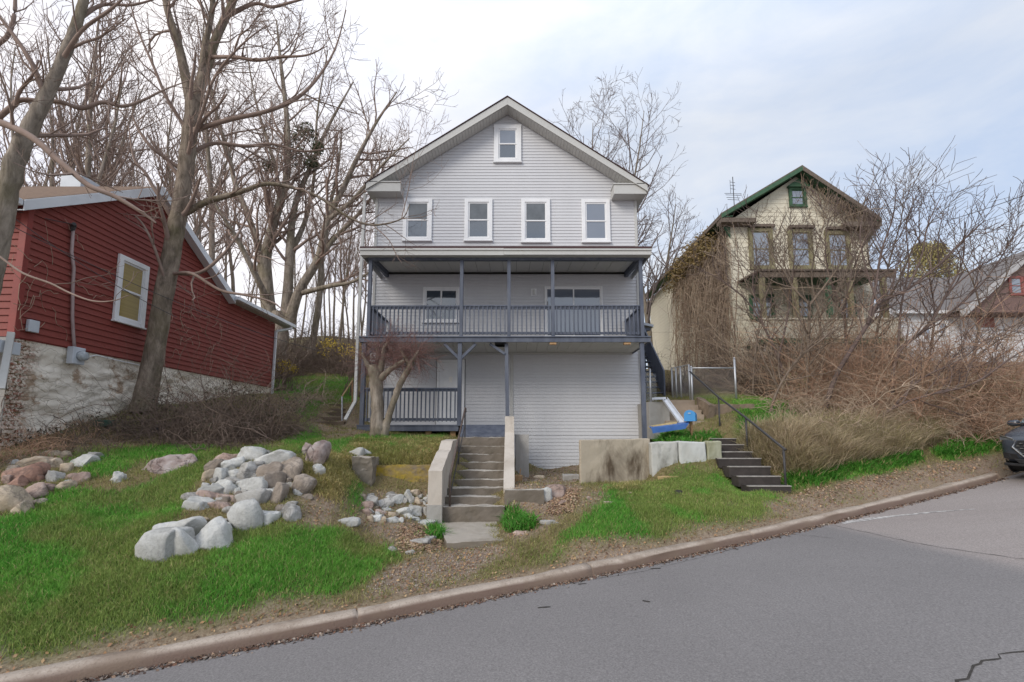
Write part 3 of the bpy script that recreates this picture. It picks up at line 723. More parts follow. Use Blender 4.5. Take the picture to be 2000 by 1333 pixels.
# sloped entry boards
q = MB(); e0, e1 = P(907,850,11.75), P(986,850,11.75)
x0_, x1_ = P(900,840,12).x+.03, P(988,840,12).x
for i in range(4):
    ta_, tb_ = i/4, (i+1)/4-.02
    A = lambda t: Vector((0, 11.55+.62*t, P(940,852,11.55).z+(zd+.02-P(940,852,11.55).z)*t))
    q.prism([A(ta_)+Vector((x0_,0,0)), A(tb_)+Vector((x0_,0,0)), A(tb_)+Vector((x0_,0,-.035)), A(ta_)+Vector((x0_,0,-.035))], (x1_-x0_,0,0))
q.box(x0_+.01, x1_-.01, 12.0, 12.1, 1.4, zd-.04); q.build('entry_ramp', M_navy, H, bevel=.003)
# front door
a = P(854,829,DW); b2 = P(908,703,DW); fr_x0, fr_x1 = P(854,720,DW).x, P(908,720,DW).x
q = MB(); y = DW-.012
for u0,u1,v0,v1 in ((fr_x0,fr_x0+.09,zd,b2.z),(fr_x1-.09,fr_x1,zd,b2.z),(fr_x0+.09,fr_x1-.09,b2.z-.09,b2.z)): q.box(u0,u1,y-.05,y,v0,v1)
dr = q.build('door_frame', M_white, H, bevel=.005)
q = MB(); lx0, lx1, lz0, lz1 = fr_x0+.092, fr_x1-.092, zd+.015, b2.z-.092; q.box(lx0, lx1, y-.03, y-.002, lz0, lz1)
ww = lx1-lx0
for u in (.14, .56):
    for v0, v1 in ((.09,.34),(.40,.72),(.77,.93)):
        X0, X1, Y0, Y1 = lx0+u*ww, lx0+(u+.30)*ww, lz0+v0*(lz1-lz0), lz0+v1*(lz1-lz0)
        for e in ((X0,X1,Y0,Y0+.02),(X0,X1,Y1-.02,Y1),(X0,X0+.02,Y0+.02,Y1-.02),(X1-.02,X1,Y0+.02,Y1-.02)): q.box(e[0],e[1],y-.037,y-.029,e[2],e[3])
g_ = MB(); g_.box(fr_x0-.018, fr_x1+.018, y-.012, y+.004, zd, b2.z+.018); g_.build('door_shadow_line', M_dark, dr)  # near-black sheet edging the frame as a painted shadow line
dl = q.build('door_leaf', M_white, dr, bevel=.003)
q = MB(); q.cyl((lx1-.07,y-.03,lz0+.95),(lx1-.07,y-.09,lz0+.95),.03,10); q.cyl((lx1-.07,y-.03,lz0+1.1),(lx1-.07,y-.05,lz0+1.1),.025,10); q.build('door_handle', M_iron, dl)
q = MB(); p = P(881,742,DW); q.box(p.x-.06,p.x+.05,y-.036,y-.031,p.z-.09,p.z+.09); q.build('paper_notice', mat('paper',[(.82,.8,.76)]), dl)
# downspout on the left corner
q = MB()
pts = [P(713,378,13.5), P(712,395,13.6), P(697.5,687,13.2), P(694,784,12.6), P(674,821,12.2)]
for s_, e_ in zip(pts[:-1], pts[1:]): q.beam(s_, e_, .085, .07, (0,1,0))
q.build('downspout', M_vtrim, H, bevel=.008)
# ---------------------------------------------------------------- concrete steps, walls, slabs
def concrete_mat(name, c1, c2, stain, st_amt=.5, side=None, seed=0, sscale=2.2, vertical=True):
    m, nt, b = nodes_of(name); v = coords(nt)
    mp = nt.nodes.new('ShaderNodeMapping'); mp.inputs['Location'].default_value = (seed*3.1, seed*1.7, seed); mp.inputs['Scale'].default_value = (1,1,.35 if vertical else 1); L(nt, v, mp.inputs[0])
    n1 = tex_noise(nt, v, 6, 8, .7); n2 = tex_noise(nt, mp.outputs[0], sscale, 7, .65, .4); n3 = tex_noise(nt, v, 60, 5, .7)
    c = mixc(nt, n1, c1, c2)
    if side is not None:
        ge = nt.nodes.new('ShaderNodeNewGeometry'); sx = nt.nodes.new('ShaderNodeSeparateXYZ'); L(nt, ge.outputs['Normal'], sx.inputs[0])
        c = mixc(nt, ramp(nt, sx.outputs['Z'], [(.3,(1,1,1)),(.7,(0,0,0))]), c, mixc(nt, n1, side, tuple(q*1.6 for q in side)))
    c = mixc(nt, ramp(nt, n2, [(.46,(0,0,0)),(.66,(st_amt,)*3)]), c, stain)
    c = mixc(nt, ramp(nt, n3, [(.6,(0,0,0)),(.8,(.35,.35,.35))]), c, tuple(q*.5 for q in stain))
    L(nt, c, b.inputs['Base Color']); b.inputs['Roughness'].default_value = .93; b.inputs['Specular IOR Level'].default_value = .2
    bump(nt, b, n3, .5, .008); return m
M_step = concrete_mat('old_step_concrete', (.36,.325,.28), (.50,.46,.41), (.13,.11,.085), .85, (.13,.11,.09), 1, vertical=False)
M_cheek = concrete_mat('cast_cheek_concrete', (.44,.39,.34), (.54,.49,.43), (.30,.25,.20), .5, None, 2)
M_slab1 = concrete_mat('stained_slab_concrete', (.42,.35,.26), (.54,.47,.37), (.10,.07,.045), .95, None, 5, 1.7)
M_slab2 = concrete_mat('pale_slab_concrete', (.40,.395,.365), (.49,.485,.455), (.13,.115,.09), .85, None, 9, 2.2)
M_slab3 = concrete_mat('clean_slab_concrete', (.46,.47,.45), (.54,.55,.53), (.36,.34,.30), .4, None, 14)
M_slab4 = concrete_mat('greenish_slab_concrete', (.34,.34,.24), (.43,.43,.33), (.20,.19,.10), .6, None, 18)
M_grey = concrete_mat('grey_concrete', (.30,.285,.265), (.38,.365,.345), (.20,.18,.16), .4, None, 22)
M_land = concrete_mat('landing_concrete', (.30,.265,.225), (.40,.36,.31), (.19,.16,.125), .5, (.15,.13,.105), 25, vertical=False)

def rough(o, amp=.012, sub=3, seed=0):
    """chip and wave the edges of a concrete piece"""
    me = o.data; bm = bmesh.new(); bm.from_mesh(me)
    for _ in range(sub):
        es = [e for e in bm.edges if e.calc_length() > .09]
        if es: bmesh.ops.subdivide_edges(bm, edges=es, cuts=1, use_grid_fill=True)
    off = Vector((seed*7.3, seed*3.1, 0))+ORG[o]
    for v in bm.verts:
        n = noise.noise_vector((v.co+off)*4)*amp + noise.noise_vector((v.co+off)*13)*amp*.5
        v.co += n
    bm.to_mesh(me); bm.free()
    return o

FST = thing('front_steps', (-.72, 9.6, 0), 'worn concrete steps leading up to the grey house porch, with an iron handrail', 'steps')
ny = [990,971,954,937.5,920,904,888,872,855]
sz = [P(930,t,8.6+.29*i).z for i, t in enumerate(ny)]; sz0 = -.12
sxl, sxr = -1.275, -.17
poly = [(8.6, sz0)]
for i, z in enumerate(sz):
    d = 8.6+.29*i; poly += [(d-.012*(i%2), z)]; poly += [(d+.29+.0, z+.004)] if i < 8 else [(11.75, z)]
poly += [(11.75, sz0)]
for i, z in enumerate(sz):               # each step its own part
    d = 8.6+.29*i; d2 = d+.29 if i < 8 else 11.74
    wl = sxl-(.03 if i == 0 else 0); q = MB(); q.box(wl, sxr+(.03 if i == 0 else 0), d, d2+.02, (sz[i-1] if i else sz0)-.06, z)
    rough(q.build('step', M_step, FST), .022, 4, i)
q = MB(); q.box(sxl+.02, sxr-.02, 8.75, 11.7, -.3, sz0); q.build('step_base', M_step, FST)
xl_, xr_ = -1.535, -1.282
q = MB(); q.prism([(xl_,8.48,-.25),(xl_,8.48,P(850,920,8.48).z),(xl_,9.33,P(855,884,9.33).z),(xl_,9.42,1.26),(xl_,9.60,1.29),(xl_,9.95,1.475),(xl_,10.75,1.50),(xl_,10.75,-.2)], (xr_-xl_,0,0))
rough(q.build('cheek_wall', M_cheek, FST), .007, 3, 3)
q = MB(); q.box(xl_-.012, xr_+.012, 8.44, 8.478, -.25, P(850,985,8.48).z-.02); rough(q.build('cheek_footing', M_grey, FST), .008, 3, 4)
q = MB(); q.prism([(-.165,8.92,.1),(-.165,8.95,.58),(-.165,10.72,1.66),(-.165,10.78,2.02),(-.165,11.35,2.07),(-.165,11.35,.1)], (.215,0,0))
rough(q.build('cheek_wall', M_cheek, FST), .007, 3, 5)
hr = MB(); hx = -1.16
top = Vector((hx, 11.3, P(907,797,11.3).z)); lo = Vector((hx, 8.72, P(879,926,8.72).z))
hr.tube([top+Vector((0,.12,-.10)), top+Vector((0,.07,-.01)), top, lo.lerp(top,.5), lo, lo-Vector((0,.04,.05)), lo-Vector((0,.05,.60))], .021, 8)
rail = hr.build('handrail', mat('rusty_brown_iron', [(.06,.045,.04),(.13,.09,.075)], 15, rough=.7), FST, smooth=True)
q = MB(); q.tube([top+Vector((0,-.02,0)), top+Vector((0,-.02,-.82))], .017, 7); q.build('rail_post', M_iron, FST)
q = MB(); m_ = lo.lerp(top, .5); q.tube([m_, m_-Vector((0,0,.75))], .015, 7); q.build('rail_post', M_iron, FST)
q = MB(); q.tube([lo-Vector((0,.04,.42)), top-Vector((0,.04,.42))], .012, 6); q.build('lower_rail', M_iron, FST)

q = MB(); q.prism([(-.99,7.12,-.03),(-.13,7.2,-.005),(-.28,8.62,0.015),(-1.36,8.6,.005)], (0,0,-.2)); 
o = rough(q.build('landing_slab', M_land), .012, 4, 7); tag(o, 'flat cracked concrete slab at the foot of the front steps', 'slab')
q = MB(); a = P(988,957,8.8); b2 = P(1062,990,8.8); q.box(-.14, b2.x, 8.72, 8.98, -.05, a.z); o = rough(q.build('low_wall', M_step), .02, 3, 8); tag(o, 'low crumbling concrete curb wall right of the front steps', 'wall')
q = MB(); a = P(1006,849,10.95); b2 = P(1033,936,10.95); q.box(a.x+.01, b2.x, 10.9, 11.28, b2.z-.15, a.z); o = rough(q.build('concrete_pier', M_grey), .008, 3, 9); tag(o, 'short grey concrete pier between the front steps and the lower siding', 'pier')

def slab(name, x0, d0, x1, d1, ytop0, ytop1, ybot, thick, m, label, amp=.012, seed=0, bev=.015):
    a0, a1 = P(x0, ytop0, d0), P(x1, ytop1, d1); zb = min(P(x0, ybot, d0).z, P(x1, ybot, d1).z)-.25
    q = MB(); q.prism([a0, a1, Vector((a1.x, a1.y, zb)), Vector((a0.x, a0.y, zb))], (0, thick, 0))
    o = q.build(name, m, bevel=bev); rough(o, amp, 3, seed); tag(o, label, 'slab'); return o
slab('concrete_slab', 1133, 9.75, 1269, 10.55, 860, 857, 952, .22, M_slab1, 'long brown stained concrete slab wall below the right porch post', .012, 1)
slab('concrete_slab', 1271, 10.35, 1324, 10.4, 865, 862, 934, .25, M_slab2, 'upright concrete block with a dark vertical stain, beside the brown slab wall', .02, 2, .03)
slab('concrete_slab', 1326, 10.38, 1379, 10.4, 862, 864, 932, .25, M_slab3, 'clean pale grey upright concrete block, middle of the row', .016, 3, .03)
slab('concrete_slab', 1381, 10.42, 1410, 10.5, 862, 862, 908, .25, M_slab4, 'narrow greenish concrete block next to the dark steps', .016, 4, .03)
M_tan = concrete_mat('tan_block', (.36,.25,.12), (.44,.33,.18), (.2,.14,.07), .5, None, 33)
q = MB(); a = P(1284,930,10.25); b2 = P(1326,946,10.25); q.box(a.x, b2.x, 10.2, 10.34, b2.z-.1, a.z); o = rough(q.build('tan_block', M_tan, bevel=.02), .02, 3, 5); tag(o, 'tan block lying under the dark stained upright block', 'block')
q = MB(); a = P(1099,927,10.6); b2 = P(1131,947,10.6); q.box(a.x, b2.x, 10.5, 10.8, b2.z-.06, a.z); o = rough(q.build('cinder_block', M_grey, bevel=.02), .02, 3, 6); tag(o, 'loose grey block lying on the dirt against the brown slab wall', 'block')
# moss covered retaining wall left of the steps
m, nt, b = nodes_of('mossy_wall'); v = coords(nt)
n1 = tex_noise(nt, coords(nt,(1,1,1.6)), 3.2, 7, .65); n2 = tex_noise(nt, v, 30, 6, .7)
c = mixc(nt, n2, (.13,.095,.07), (.23,.19,.14)); c = mixc(nt, ramp(nt, n1, [(.36,(0,0,0)),(.62,(1,1,1))]), c, mixc(nt, n2, (.24,.165,.012), (.42,.30,.035)))
L(nt, c, b.inputs['Base Color']); b.inputs['Roughness'].default_value = .95; bump(nt, b, n2, .7, .015)
q = MB(); a0, a1 = P(728,906,9.28), P(843,909,9.28); q.box(a0.x, a1.x, 9.22, 9.5, .1, a0.z-.03)
o = rough(q.build('retaining_wall', m), .02, 4, 11); tag(o, 'low retaining wall with bright yellow moss, left of the front steps', 'wall')
q = MB(); a0, a1 = P(690,893,9.0), P(729,893,9.0); q.box(a0.x, a1.x, 8.95, 9.35, .3, a0.z); o = rough(q.build('broken_footing', M_land), .035, 4, 13); tag(o, 'broken brown concrete footing at the left end of the mossy wall', 'footing')

# dark painted steps on the right
SD = thing('dark_steps', (5.1, 10.2, .4), 'dark brown painted steps with pale nosings and a black pipe handrail', 'steps')
M_dstep = mat('dark_step_paint', [(.032,.026,.024),(.060,.049,.044)], 5, rough=.75, bmp=.3, bscale=40)
M_nose = mat('worn_nosing', [(.22,.20,.18),(.38,.355,.33)], 12, rough=.8)
dz = [P(1500,t,9.4+.3*i).z for i, t in enumerate((950,931,912,896,883,869,857))]
for i, z in enumerate(dz):
    d = 9.4+.3*i; xr = 5.66-.03*i; xl = 4.80-.05*i if i < 3 else 4.62
    q = MB(); q.box(xl, xr, d, d+.33 if i < 6 else d+.6, (dz[i-1] if i else .2)-.05, z-.012); st_ = q.build('step', M_dstep, SD, bevel=.006)
    q = MB(); q.box(xl-.006, xr+.006, d-.016, d+.075, z-.011, z+.010); q.build('nosing', M_nose, st_)
    q = MB(); q.box(xl, xr, d+.076, d+.33 if i < 6 else d+.6, z-.011, z+.002); q.build('tread', M_dstep, st_)
q = MB(); hp = [Vector((5.6,9.48,P(1525,876,9.48).z)), Vector((5.57,10.87,P(1454,816,10.87).z)), Vector((5.55,12.2,P(1404,776,12.2).z)), Vector((5.52,14.0,P(1352.5,726,14.0).z))]
q.tube([hp[0]+Vector((.02,-.05,-.03)), hp[0], hp[1], hp[2], hp[3]], .026, 8); q.build('handrail', M_iron, SD, smooth=True)
for p, zb in zip(hp[:3], (P(1525,948,9.48).z, P(1454,882,10.87).z, P(1404,848,12.2).z)):
    q = MB(); q.tube([p, (p.x, p.y, zb-.12)], .024, 8); q.build('rail_post', M_iron, SD, smooth=True)

# upper steps behind, side wall
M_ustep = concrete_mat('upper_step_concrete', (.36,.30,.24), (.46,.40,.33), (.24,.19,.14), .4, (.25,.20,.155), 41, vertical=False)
SU = thing('upper_steps', (4.6, 13.2, 1.9), 'short flight of tan concrete steps behind the blue mailbox', 'steps')
uz = [(1300,1378,822,12.7),(1300,1375,810,13.0),(1302,1370,801,13.35),(1304,1364,791,13.7),(1308,1357,782,14.05)]
for i, (x0, x1, t, d) in enumerate(uz):
    a, b2 = P(x0,t,d), P(x1,t,d); q = MB(); q.box(a.x, b2.x, d, d+.36 if i < 4 else d+.9, a.z-.3, a.z); rough(q.build('step', M_ustep, SU), .008, 2, i)
a, b2 = P(1267,785,12.75), P(1309,823,12.75); q = MB(); q.box(a.x, b2.x, 12.75, 13.9, b2.z-.5, a.z); o = rough(q.build('stair_wall', M_grey), .012, 3, 51); tag(o, 'pitted grey concrete block wall between the house post and the upper steps', 'wall')
M_bank = concrete_mat('brown_retaining', (.17,.13,.09), (.26,.20,.15), (.09,.065,.05), .5, None, 55)
q = MB(); a0, a1 = P(1362,778,13.6), P(1390,800,12.9); q.prism([P(1360,776,13.9), P(1386,793,13.0), P(1378,836,13.0), P(1362,830,13.9)], (.22,.1,0)); o = rough(q.build('stair_side_wall', M_bank), .03, 4, 56); tag(o, 'crumbling brown side wall right of the upper steps', 'wall')
q = MB(); a0, a1 = P(1388,790,13.25), P(1472,792,13.25); q.box(a0.x, a1.x, 13.2, 13.5, P(1400,823,13.2).z-.2, a0.z); o = rough(q.build('garden_wall', M_bank), .03, 4, 57); tag(o, 'low brown retaining wall under the green terrace beside the chain link fence', 'wall')

# blue sheet, boards, chute, mailbox
M_blue = mat('blue_plastic', [(.035,.10,.30),(.06,.16,.42)], 4, rough=.45)
M_cyan = mat('sky_blue_plastic', [(.03,.20,.46),(.045,.26,.55)], 4, rough=.4)
M_yel = mat('weathered_yellow_board', [(.32,.24,.11),(.48,.37,.18)], 7, stretch=(1,5,1))
q = MB(); A, B_, C_, D = P(1273,836,11.0), P(1355,826,11.3), P(1340,838,11.0), P(1274,847,10.9)
q.prism([A+Vector((0,.25,.02)), B_+Vector((0,.25,.02)), P(1345,829,11.0), P(1273,838,10.85)], (0,0,.02)); q.prism([P(1273,837.5,10.84), P(1345,829,10.99), P(1339,838,10.98), P(1275,847,10.84)], (0,.02,0))
o = q.build('blue_sheet', M_blue); rough(o, .008, 3, 3); tag(o, 'bent bright blue plastic sheet lying on the block row', 'sheet')
q = MB(); q.prism([P(1275,832,11.1), P(1322,824,11.35), P(1322,829,11.3), P(1275,837,11.05)], (0,.35,.0)); o = q.build('yellow_board', M_yel); tag(o, 'weathered yellow board under the blue sheet', 'board')
q = MB()
p0, p1, p2 = P(1276,781,12.7), P(1298,780.5,12.75), P(1331,826,11.6)
for s0, s1 in ((p0,p1),(p1,p2)):
    d_ = (s1-s0).normalized(); sd2 = d_.cross(Vector((0,0,1))).normalized()*.075
    q.beam(s0, s1, .15, .012, (0,0,1)); q.beam(s0+sd2+Vector((0,0,.03)), s1+sd2+Vector((0,0,.03)), .012, .06); q.beam(s0-sd2+Vector((0,0,.03)), s1-sd2+Vector((0,0,.03)), .012, .06)
o = q.build('metal_gutter', mat('aluminium_gutter', [(.50,.52,.56),(.62,.64,.68)], 5, rough=.4, metallic=.3)); tag(o, 'pale metal gutter trough sloping down over the concrete wall', 'gutter')
mb_ = thing('mailbox', P(1348,824,11.35), 'sky blue mailbox on a short post by the upper steps', 'mailbox')
c0 = P(1349,813,11.35); hw, hh = .125, .13; ang = R(-28)
Mz = Matrix.Rotation(ang, 4, 'Z')
sec = [(-hw,-hh),(hw,-hh),(hw,.02)]+[(hw*math.cos(t), .02+hw*.9*math.sin(t)) for t in np.linspace(.3, math.pi-.3, 7)]+[(-hw,.02)]
q = MB(); a_ = [c0+Mz@Vector((x,-.20,z)) for x, z in sec]; q.prism(a_, Mz@Vector((0,.40,0))); q.build('box', M_cyan, mb_, bevel=.006)
q = MB(); a_ = [c0+Mz@Vector((x*1.05,-.222,z*1.05)) for x, z in sec]; q.prism(a_, Mz@Vector((0,.02,0))); dd = q.build('front_door', M_cyan, mb_, bevel=.004)
q = MB(); q.beam(c0+Mz@Vector((-.03,-.235,.06)), c0+Mz@Vector((.03,-.235,.06)), .02, .015); q.build('latch', M_metal, dd)
q = MB(); q.box(c0.x-.03, c0.x+.03, c0.y-.03, c0.y+.03, c0.z-.75, c0.z-hh+.002); q.build('post', M_wood, mb_)

# chain link fence and gate
FN = thing('chain_link_fence', P(1352,780,14.2), 'silver chain link fence panel at the head of the dark steps', 'fence')
fa_, fb_ = P(1352.5,780,14.2), P(1438,776,14.2); ztp = P(1352.5,718,14.2).z
for p, zt in ((fa_, ztp), (fb_, P(1438,701,14.2).z)):
    q = MB(); q.tube([(p.x,p.y,p.z-.2),(p.x,p.y,zt)], .033, 10); q.build('post', M_metal, FN, smooth=True)
    q = MB(); q.tube([(p.x,p.y,zt),(p.x,p.y,zt+.03),(p.x,p.y,zt+.05)], [.037,.03,.006], 10); q.build('post_cap', M_metal, FN, smooth=True)
q = MB(); q.tube([(fa_.x,14.2,ztp-.02),(fb_.x,14.2,ztp-.02)], .021, 8); q.build('top_rail', M_metal, FN, smooth=True)
def chain(name, parent, pa, pb, z0, z1, pitch=.085, r=.0022):
    q = MB(); pa, pb = Vector(pa), Vector(pb); Lh = (Vector((pb.x,pb.y,0))-Vector((pa.x,pa.y,0))).length; Hh = z1-z0; u = (Vector((pb.x,pb.y,0))-Vector((pa.x,pa.y,0))).normalized()
    t = -Hh
    while t < Lh:
        for sg in (0, 1):
            s0, s1 = max(t,0), min(t+Hh, Lh)
            if s1-s0 < .02: continue
            za, zb2 = z0+(s0-t), z0+(s1-t)
            if sg: za, zb2 = z0+z1-za, z0+z1-zb2
            b0 = Vector((pa.x,pa.y,0))
            q.tube([b0+u*s0+Vector((0,.004*sg,za)), b0+u*s1+Vector((0,.004*sg,zb2))], r, 3, False)
        t += pitch
    return q.build(name, M_metal, parent)
chain('chain_mesh', FN, fa_, fb_, fa_.z+.03, ztp-.03)
GT = thing('chain_link_gate', P(1337,780,15.2), 'narrow chain link gate behind the fence, left of the handrail end', 'gate')
ga, gb = P(1314,780,15.4), P(1348,780,14.6)
for p in (ga, P(1322,780,15.2), P(1331,780,15.0), gb):
    q = MB(); q.tube([(p.x,p.y,p.z-.1),(p.x,p.y,P(1322,718,15.2).z)], .026, 8); q.build('post', M_metal, GT, smooth=True)
q = MB(); zt = P(1322,718,15.2).z; q.tube([(ga.x,ga.y,zt),(gb.x,gb.y,zt)], .018, 7); q.build('top_rail', M_metal, GT)
chain('chain_mesh', GT, ga, gb, ga.z+.05, zt-.02)
FN2 = thing('chain_link_fence', P(1268,782,13.6), 'narrow chain link panel beside the right porch post', 'fence')
pa, pb = P(1262,782,13.4), P(1271,780,13.4); zt = P(1268,721,13.4).z
q = MB(); q.tube([(pb.x,pb.y,pb.z-.1),(pb.x,pb.y,zt)], .028, 8); q.build('post', M_metal, FN2, smooth=True)
chain('chain_mesh', FN2, P(1250,782,13.35), P(1283,780,14.1), pa.z, zt-.05)

# back stairs of the grey house
BS = thing('back_stairs', P(1284,780,15.6), 'slate blue wooden back stairs and small roofed landing beside the grey house', 'stairs')
sx0, sx1 = 4.72, 5.22
z_b, z_t = P(1290,778,15.6).z, P(1275,657,18.6).z
n_ = 13
for i in range(n_):
    t = (i+.5)/n_; q = MB(); y = 15.7+2.9*t; z = z_b+(z_t-z_b)*(i+1)/n_; q.box(sx0, sx1, y-.14, y+.14, z-.04, z); q.build('tread', M_navy, BS)
q = MB(); q.prism([(sx1+.002,15.55,z_b-.05),(sx1+.002,15.55,z_b+.95),(sx1+.002,18.6,z_t+.95),(sx1+.002,18.6,z_t-.2)], (.05,0,0)); q.build('stair_panel', M_navy, BS)
q = MB(); q.box(sx0-.6, sx1+.35, 18.62, 20.6, z_t-.2, z_t); q.build('landing', M_navy, BS)
q = MB(); q.box(sx0-.6, sx1+.35, 18.62, 18.67, z_t+.002, z_t+.95)
for x in (sx1+.25,):
    q2 = MB(); q2.box(x, x+.1, 18.7, 18.8, z_b-.3, P(1280,640,18.7).z+.1); q2.build('porch_post', M_navy, BS)
q = MB(); q.box(sx1-.15, sx1-.05, 18.7, 18.8, z_t, P(1280,640,18.7).z+.1); q.build('porch_post', M_navy, BS)
zr0 = P(1280,641,18.5).z; q = MB(); q.prism([(sx0-.8,18.4,zr0+.45),(sx1+.62,18.4,zr0+.02),(sx1+.62,18.4,zr0+.12),(sx0-.8,18.4,zr0+.55)], (0,2.4,0)); q.build('landing_roof', mat('pale_metal_roof',[(.5,.53,.57)],rough=.5), BS)
q = MB(); q.box(sx0-.7, sx1+.5, 18.45, 18.55, zr0-.12, zr0+.0); q.build('roof_beam', M_navy, BS)

# path steps on the left of the grey house
SL = thing('path_steps', P(645,830,13.4), 'low brown stone steps climbing the left side of the grey house', 'steps')
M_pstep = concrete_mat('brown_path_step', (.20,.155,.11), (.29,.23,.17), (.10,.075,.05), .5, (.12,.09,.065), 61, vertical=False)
for i, (t, d) in enumerate(((824,13.3),(815,13.75),(806,14.2),(798,14.65),(790,15.1))):
    a, b2 = P(614+i*1.5,t,d), P(672-i*1,t,d); q = MB(); q.box(a.x, b2.x, d, d+.5, a.z-.25, a.z); rough(q.build('step', M_pstep, SL), .012, 3, i)
q = MB(); q.tube([P(668,822,13.4), P(668,775,13.4)], .025, 7); q.build('rail_post', M_metal, SL)
q = MB(); q.tube([P(668,775,13.4), P(688,744,15.2)], .022, 7); q.build('rail', M_wood, SL)
q = MB(); q.tube([P(688,744,15.2), P(688,790,15.2)], .022, 7); q.build('rail_post', M_wood, SL)
# ---------------------------------------------------------------- the red house on the left
WX = -8.8; yc0, yrg, yev, yend = 7.9, 10.6, 13.62, 16.55
zbase, zeave, zrid = 3.33, 5.86, 7.62
M_red = siding_mat('red_clapboard', (.185,.042,.034), (.265,.062,.047), (.10,.03,.028), .45, .65)
M_redt = mat('red_corner_board', [(.20,.035,.028),(.27,.05,.04)], 4, rough=.6)
RH = thing('red_house', (WX-2, 10.5, 2), 'dark red clapboard house with white rake boards on a whitewashed stone base', 'house')
def zroof(y):
    if y <= yrg: return zeave+(zrid-zeave)*(y-yc0)/(yrg-yc0)
    if y <= yev: return zrid-(zrid-zeave)*(y-yrg)/(yev-yrg)
    return zeave-.10
q = MB(); q.prism([(WX,yc0,zbase-.02),(WX,yend,zbase-.02),(WX,yend,zeave-.12),(WX,yev,zeave-.12),(WX,yrg,zrid-.06),(WX,yc0,zeave-.06)], (-7.5,0,0)); wall = q.build('wall', M_redt, RH)
s = MB(); st = .128
def yl(z): return 0 if z <= zeave-.06 else (z-(zeave-.06))/(zrid-zeave)*(yrg-yc0)
def yr(z):
    if z <= zeave-.13: return yend-yc0
    return yev-yc0-(z-(zeave-.13))/(zrid-zeave+.07)*(yev-yrg)
siding(s, (WX,yc0,0), (0,1,0), (1,0,0), zbase, zrid-.06, st, .024, yl, yr)
s.build('clapboards', M_red, wall)
s = MB(); siding(s, (WX-7.5,yc0,0), (1,0,0), (0,-1,0), zbase, zeave-.05, st, .024, lambda z: 0, lambda z: 7.5); s.build('front_clapboards', M_red, wall)
q = MB(); q.box(WX-.10, WX+.035, yc0-.035, yc0+.06, zbase-.03, zeave-.06); q.build('corner_board', M_redt, wall, bevel=.006)
# roof
M_broof = mat('brown_shingle', [(.12,.075,.05),(.20,.13,.085)], 14, rough=.95, bmp=.5, bscale=50)
M_wtrim = mat('white_aluminium_trim', [(.60,.62,.65),(.70,.72,.75)], 3, rough=.45)
q = MB(); ov = .22; yf0 = yc0-.3; zf0 = zroof(yc0)-.3*(zrid-zeave)/(yrg-yc0)
for (ya, za), (yb2, zb2) in (((yf0, zf0),(yrg, zrid)), ((yrg, zrid),(yev+.12, zroof(yev-.001)-.05))):
    q.prism([(WX+ov,ya,za),(WX+ov,yb2,zb2),(WX+ov,yb2,zb2+.06),(WX+ov,ya,za+.06)], (-8,0,0))
rf = q.build('roof', M_broof, RH)
for (ya, za), (yb2, zb2) in (((yf0, zf0),(yrg, zrid)), ((yrg, zrid),(yev+.12, zroof(yev-.001)-.05))):
    q = MB(); q.prism([(WX+ov-.002,ya,za+.05),(WX+ov-.002,yb2,zb2+.05),(WX+ov-.002,yb2,zb2-.17),(WX+ov-.002,ya,za-.15)], (.025,0,0)); q.prism([(WX+ov-.003,ya,za-.13),(WX+ov-.003,yb2,zb2-.15),(WX+ov-.003,yb2,zb2-.165),(WX+ov-.003,ya,za-.145)], (-ov+.03,0,0))
    q.build('rake_board', M_wtrim, rf, bevel=.004)
q = MB(); q.box(WX-7.9, WX+ov, yf0-.10, yf0-.002, zf0-.06, zf0+.05); q.build('front_gutter', M_wtrim, rf, bevel=.01)
# rear wing: shed roof with eave gutter along the side
q = MB(); zg = zeave-.06
q.prism([(WX+.28,yev+.125,zg),(WX+.28,yend+.75,zg),(WX-4.2,yend+.75,zg+1.9),(WX-4.2,yev+.125,zg+1.9)], (0,0,.07)); q.build('wing_roof', mat('dark_grey_shingle', [(.055,.048,.044),(.10,.09,.08)], 14, rough=.95, bmp=.5, bscale=50), RH)
q = MB(); q.box(WX+.282, WX+.40, yev+.02, yend+.8, zg-.07, zg+.05); gt = q.build('gutter', M_wtrim, RH, bevel=.015)
q = MB(); q.box(WX+.002, WX+.275, yev+.06, yend+.72, zg-.08, zg-.03); q.build('soffit', M_vtrim, RH)
q = MB(); pts = [(WX+.34,yend+.55,zg-.06),(WX+.34,yend+.52,zg-.16),(WX+.07,yend-.02,zg-.38),(WX+.07,yend-.05,2.95)]
for a, b2 in zip(pts[:-1], pts[1:]): q.beam(a, b2, .075, .065, (0,1,0))
q.build('downspout', M_wtrim, RH, bevel=.008)
# chimney
M_pipe = mat('light_grey_sheet', [(.45,.48,.52),(.55,.58,.62)], 4, rough=.5)
q = MB(); a = P(133,361,10.9); q.box(a.x-.0, a.x+.52, 10.7, 11.2, 6.9, P(150,341,10.7).z); ch = q.build('chimney', M_pipe, rf, bevel=.01)
# window with yellow blind
M_blind = mat('yellow_blind', [(.26,.19,.055),(.36,.27,.085)], 1.2, rough=.25, stretch=(.3,.3,30), spec=.7)
window(RH, (WX+.022, 9.76, 4.12), (0,1,0), (1,0,0), .83, 1.50, trim=.11, kind='hung', glass=M_blind, tm=M_white, proud=.06)
